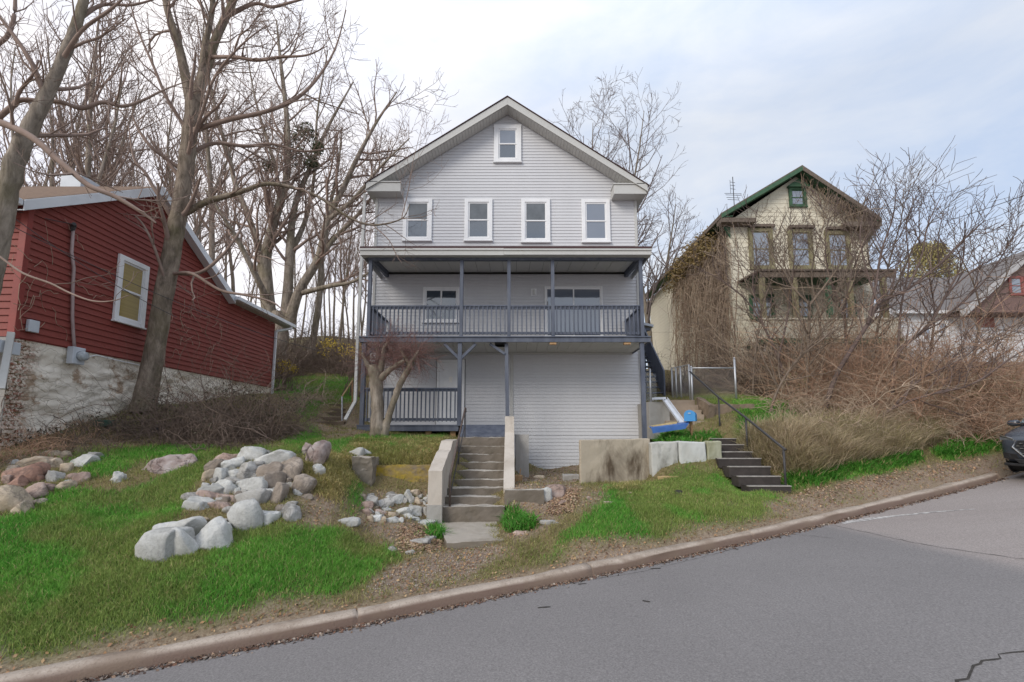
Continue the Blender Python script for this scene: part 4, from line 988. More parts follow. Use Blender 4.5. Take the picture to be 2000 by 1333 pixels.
# service conduit, meter, boxes
q = MB(); q.tube([(WX+.07,8.66,5.66),(WX+.07,8.68,5.2),(WX+.07,8.76,4.9),(WX+.07,8.78,4.5),(WX+.07,8.84,3.9),(WX+.07,8.90,3.55),(WX+.07,8.95,3.32)], .028, 8); cdt = q.build('service_conduit', mat('conduit', [(.30,.22,.21),(.40,.31,.30)], 4), RH, smooth=True)
q = MB(); q.tube([(WX+.06,8.66,5.62),(WX+.09,8.64,5.74),(WX+.16,8.58,5.74)], [.03,.05,.035], 8); q.build('weatherhead', M_iron, cdt)
q = MB(); q.box(WX+.03, WX+.16, 8.84, 9.10, 3.0, 3.34); mt_ = q.build('meter_box', M_pipe, RH, bevel=.012)
q = MB(); q.tube([(WX+.16,9.0,3.17),(WX+.20,9.0,3.17),(WX+.26,9.0,3.17),(WX+.275,9.0,3.17)], [.10,.10,.085,.05], 16); q.build('meter_dial', mat('meter_glass', [(.25,.28,.30),(.5,.53,.55)], 20, rough=.2), mt_, smooth=True)
q = MB(); q.tube([(WX+.06,9.1,3.14),(WX+.06,9.45,3.27),(WX+.05,9.9,3.25),(WX+.04,10.6,3.23)], .012, 6); q.build('cable', M_white, mt_)
q = MB(); a = (WX+.028, 8.06, 3.5); q.box(WX+.028, WX+.10, 8.04, 8.22, 3.46, 3.68); q.build('junction_box', M_pipe, RH, bevel=.01)
# whitewashed rubble foundation with a brick corner
m, nt, b = nodes_of('whitewashed_stone'); v = coords(nt)
wv = nt.nodes.new('ShaderNodeVectorMath'); wv.operation = 'MULTIPLY_ADD'; nn_ = N(nt, 'ShaderNodeTexNoise'); nn_.inputs['Scale'].default_value = 2.5; L(nt, v, nn_.inputs['Vector'])
L(nt, nn_.outputs['Color'], wv.inputs[0]); wv.inputs[1].default_value = (.5,.5,.5); L(nt, v, wv.inputs[2])
mp = nt.nodes.new('ShaderNodeMapping'); mp.inputs['Scale'].default_value = (1,2.0,3.4); L(nt, wv.outputs[0], mp.inputs[0])
vo = N(nt, 'ShaderNodeTexVoronoi', feature='DISTANCE_TO_EDGE'); vo.inputs['Scale'].default_value = 1.7; L(nt, mp.outputs[0], vo.inputs['Vector'])
n1 = tex_noise(nt, v, 1.6, 8, .7); n2 = tex_noise(nt, v, 22, 6, .7)
wash = mixc(nt, n2, (.70,.63,.53), (.84,.78,.68)); bare = mixc(nt, n2, (.24,.15,.09), (.40,.28,.18))
c = mixc(nt, ramp(nt, n1, [(.55,(0,0,0)),(.62,(.9,.9,.9))]), wash, bare)
crack = mixc(nt, 1, ramp(nt, vo.outputs['Distance'], [(.0,(1,1,1)),(.022,(0,0,0))]), ramp(nt, n2, [(.45,(0,0,0)),(.62,(.75,.75,.75))]), 'MULTIPLY')
c = mixc(nt, crack, c, (.17,.12,.08))
# bare brick at the corner (object y small)
sx = nt.nodes.new('ShaderNodeSeparateXYZ'); L(nt, v, sx.inputs[0])
bk = nt.nodes.new('ShaderNodeTexBrick'); bk.inputs['Scale'].default_value = 1.0; bk.inputs['Brick Width'].default_value = .21; bk.inputs['Row Height'].default_value = .075; bk.inputs['Mortar Size'].default_value = .012
bk.inputs['Color1'].default_value = (.26,.08,.05,1); bk.inputs['Color2'].default_value = (.48,.36,.28,1); bk.inputs['Mortar'].default_value = (.12,.07,.03,1)
cb = nt.nodes.new('ShaderNodeCombineXYZ'); L(nt, sx.outputs['Y'], cb.inputs[0]); L(nt, sx.outputs['Z'], cb.inputs[1]); L(nt, cb.outputs[0], bk.inputs['Vector'])
moss = mixc(nt, ramp(nt, tex_noise(nt, v, 5, 6), [(.55,(0,0,0)),(.7,(.9,.9,.9))]), bk.outputs['Color'], (.10,.09,.02))
ma = nt.nodes.new('ShaderNodeMath'); ma.operation = 'MULTIPLY_ADD'; ma.inputs[1].default_value = .9; L(nt, n1, ma.inputs[0]); L(nt, sx.outputs['Y'], ma.inputs[2])
c = mixc(nt, ramp(nt, ma.outputs[0], [(.74,(1,1,1)),(.98,(0,0,0))]), c, mixc(nt, ramp(nt, n2, [(.46,(0,0,0)),(.58,(.85,.85,.85))]), moss, wash))
L(nt, c, b.inputs['Base Color']); b.inputs['Roughness'].default_value = .9
hm_ = mixc(nt, .45, ramp(nt, vo.outputs['Distance'], [(.0,(0,0,0)),(.06,(1,1,1))]), n2); bump(nt, b, hm_, .6, .025)
yy = np.linspace(yc0-.02, yend+.1, 260); zz = np.linspace(.6, zbase-.005, 84)
Yg, Zg = np.meshgrid(yy, zz, indexing='ij'); dsp = (fbm(Yg*1.0, Zg*2.2, 77, .7, 6)-.5)*.26+(fbm(Yg, Zg*2.5, 78, .22, 3)-.5)*.07
Xg = WX+.0+np.clip(dsp, -.1, .09)*np.clip((zbase-Zg)*5, 0, 1)-.02
Vf = np.stack([Xg, Yg-yc0, Zg], -1).reshape(-1,3); nj_ = len(zz); ii_ = np.arange(len(yy)-1)[:,None]*nj_; jj_ = np.arange(nj_-1)[None,:]
Ff = np.stack([ii_+jj_, ii_+nj_+jj_, ii_+nj_+jj_+1, ii_+jj_+1], -1).reshape(-1,4)
Vf[:,1] += yc0
o = big_mesh('foundation', Vf, Ff, m, True, parent=RH)
fx = np.array(ORG[RH]); me = o.data
o.location = (0, yc0-fx[1], 0); me.transform(Matrix.Translation((0, -(yc0-fx[1]), 0)))
q = MB(); q.box(WX-7.4, WX-.12, yc0, yend, .3, zbase-.03); q.box(WX-7.4, WX-.03, yc0-.01, yc0+.001, .3, zbase-.006); q.build('foundation_core', M_grey, RH)
q = MB(); q.beam(P(22,650,7.55), P(2,760,7.35), .09, .06); o = q.build('leaning_plank', M_vtrim); tag(o, 'pale plank leaning on the red house brick corner', 'plank')
q = MB(); a = P(0,630,7.5); q.box(a.x-.6, P(14,640,7.5).x, 7.3, 7.75, P(0,690,7.5).z, P(0,665,7.5).z); o = q.build('utility_box', M_pipe, bevel=.01); tag(o, 'grey metal box cut by the left picture edge, beside the leaning plank', 'box')
# ---------------------------------------------------------------- the cream house with green trim
M_cream = siding_mat('cream_shingle', (.60,.55,.43), (.74,.69,.56), (.27,.215,.14), .65, .75)
M_green = mat('faded_green_paint', [(.030,.085,.045),(.065,.13,.07)], 5, rough=.65)
M_brn = mat('weathered_brown_trim', [(.09,.07,.055),(.18,.14,.11)], 9, rough=.85)
cx0, cx1 = 9.95, 16.3; cd0, cd1 = 20.0, 32.0; cm = 13.22; cz0 = 3.2; cze = 11.35; czr = 13.55
CH = thing('cream_house', (cm, cd0, 3.5), 'overgrown cream house with green gable trim and a front porch', 'house')
q = MB(); q.prism([(cx0,cd0,cz0),(cx1,cd0,cz0),(cx1,cd0,cze),(cm,cd0,czr),(cx0,cd0,cze)], (0,cd1-cd0,0)); wall = q.build('wall', M_cream, CH)
s = MB(); sl_ = (czr-cze)/(cm-cx0)
siding(s, (0,cd0,0), (1,0,0), (0,-1,0), cz0, czr, .21, .016, lambda z: max(cx0, cm-(czr-z)/sl_), lambda z: min(cx1, cm+(czr-z)/sl_))
siding(s, (cx0,cd1,0), (0,-1,0), (-1,0,0), cz0, cze, .21, .016, lambda z: 0, lambda z: cd1-cd0)
s.build('siding', M_cream, wall)
yf = 19.45; A_ = P(1567,322.5,yf); E0 = P(1409,416,yf); E1 = P(1721,424,yf)
q = MB()
for e in (E0, E1): q.prism([(A_.x,yf,A_.z-.06),(e.x,yf,e.z-.06),(e.x,yf,e.z),(A_.x,yf,A_.z)], (0,cd1+.4-yf,0))
rf = q.build('roof', M_brn, CH)
for e in (E0, E1):
    q = MB(); q.prism([(A_.x,yf-.02,A_.z-.061),(e.x,yf-.02,e.z-.061),(e.x,yf-.02,e.z-.24),(A_.x,yf-.02,A_.z-.26)], (0,.03,0)); q.build('rake_board', M_green if e.x < cm else M_brn, rf)
    q = MB(); q.prism([(A_.x,yf+.012,A_.z-.20),(e.x,yf+.012,e.z-.18),(e.x,yf+.012,e.z-.21),(A_.x,yf+.012,A_.z-.235)], (0,cd0-yf-.03,0)); q.build('green_soffit', M_green, rf)
    sg = 1 if e.x > cm else -1; xw = cx1 if sg > 0 else cx0
    q = MB(); q.prism([(e.x,yf+.02,e.z-.20),(xw+.02*sg,yf+.02,e.z-.15),(xw+.02*sg,yf+.02,e.z-.12),(e.x,yf+.02,e.z-.17)], (0,cd1-yf,0)); q.build('eave_soffit', M_green, rf)
    q = MB(); q.box(e.x-.03, e.x+.03, yf+.02, cd1+.3, e.z-.22, e.z-.05); q.build('eave_board', M_brn, rf)
    q = MB(); x_in = e.x-sg*1.55; q.box(min(e.x,x_in), max(e.x,x_in), yf+.012, cd0-.03, e.z-.42, e.z-.22); q.build('eave_return', M_brn, rf)
    q = MB(); q.prism([(xw-sg*.02,cd0-.1,e.z-.43),(xw+sg*.28,cd0-.1,e.z-.43),(xw-sg*.02,cd0-.1,e.z-.95)], (0,.08,0)); q.build('eave_bracket', M_green, rf)
def cwin(x0,y0,x1,y1,d=cd0,**k):
    a, b2 = P(x0,y1,d), P(x1,y0,d); return window(CH, (a.x, d-.016, a.z), (1,0,0), (0,-1,0), b2.x-a.x, b2.z-a.z, **k)
M_gl2 = glass_mat('pale_reflective_glass', (.16,.18,.22), (.25,.28,.33), 1.6)
M_otrim = mat('olive_window_trim', [(.16,.14,.07),(.26,.23,.14)], 6, rough=.8)
for i, bx in enumerate(((1464,447,1507,526),(1542,449,1584,526),(1614,452,1657,526))):
    f = cwin(*bx, trim=.17, tm=M_otrim, glass=M_gl2, proud=.07)
    a, b2 = P(bx[0]-3,bx[1]-1,cd0), P(bx[2]+3,bx[1]-6,cd0); q = MB(); q.box(a.x, b2.x, cd0-.18, cd0-.02, a.z, b2.z); q.build('hood', M_brn, f)
# attic window with peaked green hood
f = cwin(1541,368,1572,405, trim=.12, tm=M_green, glass=M_gl2, proud=.08)
c0, c1, cc = P(1536,369,cd0), P(1576,369,cd0), P(1556,355,cd0)
q = MB(); q.prism([(c0.x,cd0-.2,c0.z),(c1.x,cd0-.2,c1.z),(c1.x,cd0-.2,c1.z+.07),(cc.x,cd0-.2,cc.z+.04),(c0.x,cd0-.2,c0.z+.07)], (0,.18,0)); q.build('peaked_hood', M_green, f)
# porch
pd = 18.1; pl, prr = P(1483,527,pd).x, 15.9; pz = P(1483,529,pd).z; pzw = pz+.12
q = MB(); q.prism([(pl,pd,pz),(prr,pd,pz),(prr,cd0-.02,pzw),(pl,cd0-.02,pzw)], (0,0,.07)); prf = q.build('porch_roof', M_brn, CH)
q = MB(); q.box(pl+.05, prr-.05, pd+.06, pd+.12, pz-.26, pz-.01); q.build('porch_fascia', M_brn, prf)
q = MB(); q.prism([(pl+.1,pd+.13,pz-.03),(prr-.1,pd+.13,pz-.03),(prr-.1,cd0-.03,pz+.0),(pl+.1,cd0-.03,pz+.0)], (0,0,.02)); q.build('porch_ceiling', M_green, prf)
zs1, zs0 = P(1600,624,pd).z, P(1600,660,pd).z; sx_, ex_ = P(1494,640,pd).x, P(1764,640,pd).x
q = MB(); q.box(sx_, ex_, pd+.1, pd+.2, zs0, zs1); q.box(sx_, sx_+.1, pd+.201, cd0-.03, zs0, zs1); skt = q.build('porch_parapet', M_cream, CH)
q = MB(); q.box(sx_-.04, ex_+.04, pd+.04, pd+.24, zs1+.001, zs1+.07); q.build('parapet_cap', M_cream, skt)
q = MB(); q.box(sx_-.05, ex_+.05, pd+.05, pd+.25, zs0-.22, zs0-.003); q.box(sx_+.11, ex_-.1, pd+.26, cd0-.04, zs0-.15, zs0+.05); q.build('porch_floor', M_green, CH)
for px in (1495, 1559, 1625, 1668, 1735):
    x = P(px,600,pd).x; q = MB(); q.box(x-.09, x+.09, pd+.07, pd+.23, zs1+.071, pz-.265); q.build('porch_column', M_green if px in (1625,) else M_otrim, CH, bevel=.01)
for bx in ((1464,576,1510,624),(1548,578,1583,624),(1636,580,1668,626)):
    cwin(*bx, trim=.12, tm=M_green, glass=M_gl2, proud=.07, kind='hung')
# lattice
zl1, zl0 = zs0-.23, P(1600,735,pd).z
q = MB()
xx = sx_
while xx < ex_: q.box(xx, xx+.035, pd+.13, pd+.145, zl0-.4, zl1); xx += .135
z = zl0-.3
while z < zl1: q.box(sx_, ex_, pd+.146, pd+.16, z, z+.03); z += .135
q.build('porch_lattice', mat('grey_lattice', [(.30,.27,.24),(.46,.43,.40)], 6, rough=.8), CH)
q = MB(); q.box(sx_, ex_, pd+.5, pd+.6, 2.5, zl1); q.build('porch_base', M_dark, CH)
# TV aerial
ap = P(1434,400,24.0); AE = thing('tv_aerial', ap, 'thin rooftop television aerial mast left of the green gable', 'aerial')
q = MB(); q.tube([(ap.x,ap.y,ap.z-1.2),(ap.x,ap.y,P(1434,346,24).z)], .022, 5); q.build('mast', M_iron, AE)
q = MB()
for k, px in enumerate((378,381,386,390,356,362,369)):
    zq = P(1434,px,24).z; w_ = .5-.05*k if k < 4 else .16
    q.tube([(ap.x-w_,ap.y,zq),(ap.x+w_,ap.y+.1,zq+.02)], .014, 4)
q.tube([(ap.x-.16,ap.y,P(1434,352,24).z),(ap.x-.16,ap.y,P(1434,378,24).z)], .012, 4); q.build('antenna_rod', M_iron, AE)

# ---------------------------------------------------------------- far houses on the right
M_wsid = siding_mat('white_siding', (.60,.60,.61), (.68,.68,.70), (.45,.43,.42), .25)
WH = thing('white_house', P(1880,690,26), 'white sided house with a red brown front gable at the right picture edge', 'house')
d = 25.0; zt, zb = P(1880,612,d).z, P(1880,700,d).z; xa, xb = P(1752,650,d).x, P(2330,650,d).x
q = MB(); q.box(xa, xb, d, d+9, zb-1.5, zt); wl_ = q.build('wall', M_wsid, WH)
s = MB(); siding(s, (xa,d,0), (1,0,0), (0,-1,0), zb-.2, zt, .16, .018, lambda z: 0, lambda z: xb-xa); s.build('siding', M_wsid, wl_)
q = MB(); q.box(xa-.05, xb, d-.06, d-.03, zb-1.5, zb-.21); q.build('brick_base', mat('faded_brick', [(.20,.12,.10),(.28,.18,.15)], 10), wl_)
M_gsh = mat('grey_shingle', [(.12,.11,.11),(.20,.185,.18)], 14, rough=.95, bmp=.4, bscale=40)
a = P(1790,610,d); rz = P(1790,540,d+3.5)
q = MB(); q.prism([(xa-.3,d-.35,zt),(xb,d-.35,zt),(xb,d+4,rz.z),(xa+.3,d+4,rz.z)], (0,0,.1)); mrf = q.build('roof', M_gsh, WH)
q = MB(); q.box(xa-.3, P(1900,610,d).x, d-.42, d-.352, zt-.12, zt+.06); q.build('gutter', M_wsid, mrf)
dg = d-1.1; ga = P(1999,494,dg); gl_ = P(1878,607,dg); gxr = 2*ga.x-gl_.x
q = MB(); q.prism([(gl_.x,dg,gl_.z-.1),(gxr,dg,gl_.z-.1),(ga.x,dg,ga.z-.15)], (0,5,0)); gb = q.build('gable_wall', mat('red_brown_shake', [(.13,.085,.075),(.20,.125,.11)], 12, rough=.85, bmp=.4), WH)
for e in (gl_.x, gxr):
    q = MB(); q.prism([(ga.x,dg-.3,ga.z),(e+(e-ga.x)*.03,dg-.3,gl_.z),(e+(e-ga.x)*.03,dg-.3,gl_.z-.38),(ga.x,dg-.3,ga.z-.42)], (0,.28,0)); q.build('bargeboard', mat('pale_grey_board', [(.36,.35,.35),(.46,.45,.45)], 5), gb)
    q = MB(); q.prism([(ga.x,dg-.25,ga.z+.005),(e+(e-ga.x)*.03,dg-.25,gl_.z+.005),(e+(e-ga.x)*.03,dg-.25,gl_.z+.09),(ga.x,dg-.25,ga.z+.09)], (0,5.2,0)); q.build('gable_roof', M_gsh, gb)
for x0, x1 in ((1972,1996),(2002,2026)):
    a, b2 = P(x0,577,dg), P(x1,540,dg); window(WH, (a.x,dg-.002,a.z), (1,0,0), (0,-1,0), b2.x-a.x, b2.z-a.z, trim=.12, tm=mat('red_trim',[(.26,.09,.08)]), glass=M_gl2)
a, b2 = P(1908,640,d), P(1938,612,d)
q = MB(); q.box(a.x, b2.x, d-.07, d-.02, a.z, b2.z-.02); q.build('shutter_panel', mat('red_shutter', [(.24,.09,.08),(.30,.13,.11)], 6), wl_)
for x0, x1, y0, y1 in ((1800,1818,640,668),(1830,1848,628,655)):
    a, b2 = P(x0,y1,d), P(x1,y0,d); window(WH, (a.x,d-.018,a.z), (1,0,0), (0,-1,0), b2.x-a.x, b2.z-a.z, trim=.09, glass=M_gl2)
d2 = 36; GH = thing('distant_house', P(1760,600,d2), 'distant pale house partly hidden behind the bare sumac branches', 'house')
xa, xb = P(1722,600,d2).x, P(1800,600,d2).x; zt = P(1760,590,d2).z
q = MB(); q.box(xa, xb, d2, d2+7, zt-5, zt); q.build('wall', M_wsid, GH)
q = MB(); q.prism([(xa-.4,d2-.4,zt),(xb+.4,d2-.4,zt),(xb-.5,d2+3.5,zt+1.7),(xa+.5,d2+3.5,zt+1.7)], (0,0,.12)); q.build('roof', M_gsh, GH)
# ---------------------------------------------------------------- bare trees and shrubs
class Twigs:
    """collects branch polylines and turns them into tapered tubes in batches"""
    def __init__(s): s.b = {}
    def add(s, pts, rad, n):
        s.b.setdefault((len(pts), n), []).append((pts, rad))
    def mesh(s):
        VV, FF = [], []; base = 0
        for (k, n), lst in s.b.items():
            Pt = np.array([q[0] for q in lst], float); Rd = np.array([q[1] for q in lst], float)
            t = np.gradient(Pt, axis=1); t /= np.maximum(np.linalg.norm(t, axis=2, keepdims=True), 1e-9)
            ref = np.where(np.abs(t[:, :1, 2:3]) < .9, np.array([0,0,1.]), np.array([1.,0,0])); ref = np.broadcast_to(ref, t.shape)
            a = np.cross(t, ref); a /= np.maximum(np.linalg.norm(a, axis=2, keepdims=True), 1e-9); b = np.cross(t, a)
            an = np.arange(n)*2*math.pi/n
            V_ = Pt[:,:,None,:]+Rd[:,:,None,None]*(np.cos(an)[None,None,:,None]*a[:,:,None,:]+np.sin(an)[None,None,:,None]*b[:,:,None,:])
            B = len(lst); i = (np.arange(B)*k*n)[:,None,None]+(np.arange(k-1)*n)[None,:,None]; j = np.arange(n)[None,None,:]; j2 = (j+1) % n
            F_ = np.stack([i+j, i+n+j, i+n+j2, i+j2], -1).reshape(-1,4)+base
            VV.append(V_.reshape(-1,3)); FF.append(F_); base += B*k*n
        return np.concatenate(VV), np.concatenate(FF)
    def build(s, name, m, parent=None, origin=(0,0,0), smooth=True):
        V_, F_ = s.mesh(); return big_mesh(name, V_, F_, m, smooth, None, origin, parent)
def catmull(pts, per=5):
    p = [np.array(q, float) for q in pts]; p = [2*p[0]-p[1]]+p+[2*p[-1]-p[-2]]; out = []
    for i in range(1, len(p)-2):
        for k in range(per):
            t = k/per; out.append(.5*((2*p[i])+(-p[i-1]+p[i+1])*t+(2*p[i-1]-5*p[i]+4*p[i+1]-p[i+2])*t*t+(-p[i-1]+3*p[i]-3*p[i+1]+p[i+2])*t**3))
    out.append(p[-2]); return np.array(out)
class Tree:
    def __init__(s, seed, rmin=.004, maxlvl=4, dens=2.2, up=.10, wob=.16, spread=(28,62), ratio=(.38,.68), stop=.14, budget=20000, rs=.74):
        s.r = np.random.RandomState(seed); s.trunk = Twigs(); s.crown = Twigs()
        s.rmin, s.maxlvl, s.dens, s.up, s.wob, s.spread, s.ratio, s.stop = rmin, maxlvl, dens, up, wob, spread, ratio, stop; s.n = 0; s.budget = budget; s.rs_ = rs
    def branch(s, p, d, Lg, rad, lvl):
        if s.n > s.budget: return
        s.n += 1; r = s.r; k = 7 if Lg > 1.6 else (5 if Lg > .5 else 4)
        st = Lg/(k-1); pts = [p]; d = d/np.linalg.norm(d); cur = p
        for i in range(k-1):
            d = d+r.randn(3)*s.wob*(1.2 if lvl > 1 else .8)+np.array([0,0,s.up*(1 if lvl < 3 else .5)]); d = d/np.linalg.norm(d); cur = cur+d*st; pts.append(cur)
        pts = np.array(pts); rr = np.linspace(rad, max(rad*.32, s.rmin*.7), k)
        s.crown.add(pts, rr, 6 if rad > .05 else (4 if rad > .015 else 3))
        if lvl < s.maxlvl: s.kids(pts, rr, Lg, lvl, .22)
    def kids(s, pts, rr, Lg, lvl, t0=.15, dens=None, lmax=None, t1=1.0, lmul=1.0):
        r = s.r; nk = r.poisson(max(1.0, Lg*(dens or s.dens)*(1+.35*lvl))) ; nk = min(max(nk, 2), 26); k = len(pts)
        for q in range(nk):
            t = t0+(t1-t0)*(q+r.rand())/nk; f = t*(k-1); i = min(int(f), k-2); p = pts[i]+(pts[i+1]-pts[i])*(f-i)
            d = pts[i+1]-pts[i]; d = d/max(np.linalg.norm(d), 1e-9); rd = rr[i]+(rr[i+1]-rr[i])*(f-i)
            ax = np.cross(d, r.randn(3)); ax /= max(np.linalg.norm(ax), 1e-9); a = R(r.uniform(*s.spread))
            nd = d*math.cos(a)+ax*math.sin(a)
            ln = Lg*r.uniform(*s.ratio)*(1.15-.6*t)*lmul
            if lmax: ln = min(ln, lmax*r.uniform(.6,1.1))
            if ln < s.stop: continue
            s.branch(p, nd, ln, max(min(rd*.62, rd*.3+ln*.008), s.rmin), lvl+1)
    def limb(s, pix, to=None, sides=9, lvl=0, dens=None, lmax=None, t0=.15, t1=1.0, trunk=False, kids=True, rough=.0, lmul=1.0):
        """pix: (px,py,depth,radius_m)"""
        P_ = np.array([list(P(a, b, c))+[r] for a, b, c, r in pix]); C = catmull(P_, 5); pts, rr = C[:,:3], np.maximum(C[:,3]*np.where(C[:,3] > .06, s.rs_, np.minimum(1, s.rs_+(1-s.rs_)*(.06-C[:,3])/.04)), s.rmin)
        if rough: pts = pts+s.r.randn(*pts.shape)*rough*rr[:,None]; rr = rr*(1+s.r.randn(len(rr))*rough)
        (s.trunk if trunk else s.crown).add(pts, rr, sides)
        Lg = float(np.sum(np.linalg.norm(np.diff(pts, axis=0), axis=1)))
        if kids: s.kids(pts, rr, Lg, lvl, t0, dens, lmax, t1, lmul)
        return pts, rr
    def build(s, name, base, label, mt, mc, cat='tree', group=None):
        o = thing(name, tuple(base), label, cat, group)
        if s.trunk.b: s.trunk.build('trunk', mt, o)
        if s.crown.b: s.crown.build('crown' if s.trunk.b else 'branches', mc, o)
        return o
def bark_mat(name, c1, c2, c3, sc=9, bm=.8):
    m, nt, b = nodes_of(name); v = coords(nt, (1,1,.28))
    n1 = tex_noise(nt, v, sc, 8, .7, .5); n2 = tex_noise(nt, coords(nt), 1.4, 5)
    c = ramp(nt, n1, [(.32,c1),(.5,c2),(.68,c3)]); c = mixc(nt, ramp(nt, n2, [(.45,(0,0,0)),(.7,(.55,.55,.55))]), c, (.13,.115,.055))
    L(nt, c, b.inputs['Base Color']); b.inputs['Roughness'].default_value = .95; b.inputs['Specular IOR Level'].default_value = .15
    bump(nt, b, n1, bm, .04); return m
M_bark = bark_mat('grey_brown_bark', (.09,.073,.057), (.215,.172,.135), (.345,.285,.225), 10)
M_bark2 = bark_mat('pale_grey_bark', (.11,.09,.075), (.25,.21,.17), (.39,.335,.28), 8)
M_bark3 = bark_mat('glow_lit_bark', (.15,.115,.095), (.28,.23,.19), (.42,.36,.31), 6)  # lighter bark copy, the bright glow in the wood put into its colour
M_twig = mat('red_brown_twig', [(.18,.125,.10),(.32,.235,.195)], 2.5, rough=.9)
M_twig2 = mat('grey_brown_twig', [(.085,.065,.05),(.17,.135,.105)], 2.0, rough=.9)
M_twig3 = mat('thin_grey_twig', [(.16,.13,.125),(.24,.20,.195)], 2.0, rough=.9)

# front tree before the red house
t = Tree(7, rmin=.0045, maxlvl=4, dens=2.1, wob=.15, budget=15000)
t.limb([(280,805,10.4,.36),(286,770,10.4,.31),(300,700,10.4,.285),(318,590,10.35,.27),(340,470,10.3,.25),(352,400,10.25,.235),(364,320,10.2,.225),(372,250,10.15,.215),(379,190,10.1,.21)], trunk=True, sides=16, kids=True, dens=.9, t0=.45, lmax=1.6, rough=.03)
for pix, dn in (([(374,205,10.1,.17),(356,120,10.0,.14),(344,72,9.9,.12),(328,24,9.8,.10),(318,-30,9.7,.08),(300,-110,9.6,.04)],1.7),
            ([(380,200,10.1,.19),(400,140,10.2,.16),(420,80,10.3,.13),(440,36,10.4,.12),(456,0,10.5,.11),(476,-70,10.6,.05)],1.7),
            ([(392,150,10.15,.10),(401,88,10.0,.09),(412,36,9.9,.08),(416,0,9.8,.075),(420,-70,9.6,.03)],1.7),
            ([(376,256,10.1,.085),(440,236,10.0,.07),(520,218,10.0,.06),(580,192,10.1,.05),(624,148,10.2,.035),(656,92,10.3,.022),(676,20,10.3,.01)],1.6),
            ([(374,298,10.2,.075),(420,280,10.4,.06),(480,286,10.6,.05),(532,282,10.8,.04),(590,296,11,.03),(660,288,11,.012)],1.7),
            ([(354,422,10.3,.10),(400,396,10.2,.095),(440,384,10.2,.085),(480,372,10.2,.075),(516,360,10.3,.065),(560,364,10.4,.055),(620,384,10.5,.04),(680,424,10.6,.033),(728,440,10.7,.028),(784,428,10.8,.016),(800,400,10.8,.01)],1.5),
            ([(728,440,10.7,.012),(760,470,10.7,.011),(775,500,10.7,.008),(785,515,10.7,.005)],1.5),
            ([(784,428,10.8,.012),(798,370,10.8,.010),(806,320,10.8,.008),(818,270,10.9,.006),(832,215,10.9,.004)],1.5),
            ([(784,428,10.8,.009),(820,425,10.8,.007),(845,418,10.8,.004)],2),
            ([(470,-60,10.6,.07),(500,-170,10.8,.055),(520,-300,11,.035),(560,-430,11.2,.012)],1.5),
            ([(322,-10,9.8,.08),(300,-120,9.6,.06),(260,-260,9.4,.04),(230,-400,9.2,.012)],1.5),
            ([(418,-30,9.7,.06),(410,-160,9.5,.045),(400,-300,9.3,.012)],1.5),
            ([(404,112,10.2,.06),(460,112,10.0,.05),(500,118,9.9,.045),(548,112,9.8,.035),(600,108,9.7,.02),(640,90,9.7,.008)],1.7),
            ([(440,36,10.4,.05),(496,8,10.4,.045),(532,14,10.4,.04),(572,4,10.4,.03),(610,-6,10.4,.015)],1.7),
            ([(352,330,10.2,.07),(322,308,10.0,.055),(296,288,9.8,.045),(272,256,9.7,.03),(258,224,9.6,.012)],1.8),
            ([(338,430,10.25,.075),(314,388,10.0,.06),(299,365,9.9,.05),(284,338,9.8,.04),(262,310,9.7,.025),(250,240,9.6,.01)],1.5),
            ([(338,535,10.3,.05),(390,533,10.2,.045),(430,503,10.2,.04),(457,470,10.2,.03),(485,420,10.3,.018),(500,370,10.3,.008)],1.4),
            ([(338,535,10.3,.045),(375,535,10.0,.042),(430,567,9.9,.035),(480,577,9.8,.028),(530,590,9.8,.018),(560,612,9.8,.008)],1.2),
            ([(322,545,10.2,.035),(300,480,9.9,.03),(280,440,9.8,.022),(262,420,9.7,.012)],1.0),
            ([(372,262,10.15,.05),(330,200,9.8,.04),(300,130,9.6,.03),(270,60,9.5,.02),(250,-10,9.4,.01)],2),
            ([(366,300,10.15,.05),(395,220,9.7,.04),(420,150,9.4,.03),(470,90,9.2,.02),(520,50,9.1,.01)],2)):
    t.limb(pix, sides=8, lvl=1, dens=dn, lmax=1.5, trunk=pix[0][3] > .085)
t.build('bare_tree', P(282,795,10.4), 'tall bare tree with a high fork in front of the red house wall', M_bark, M_twig)

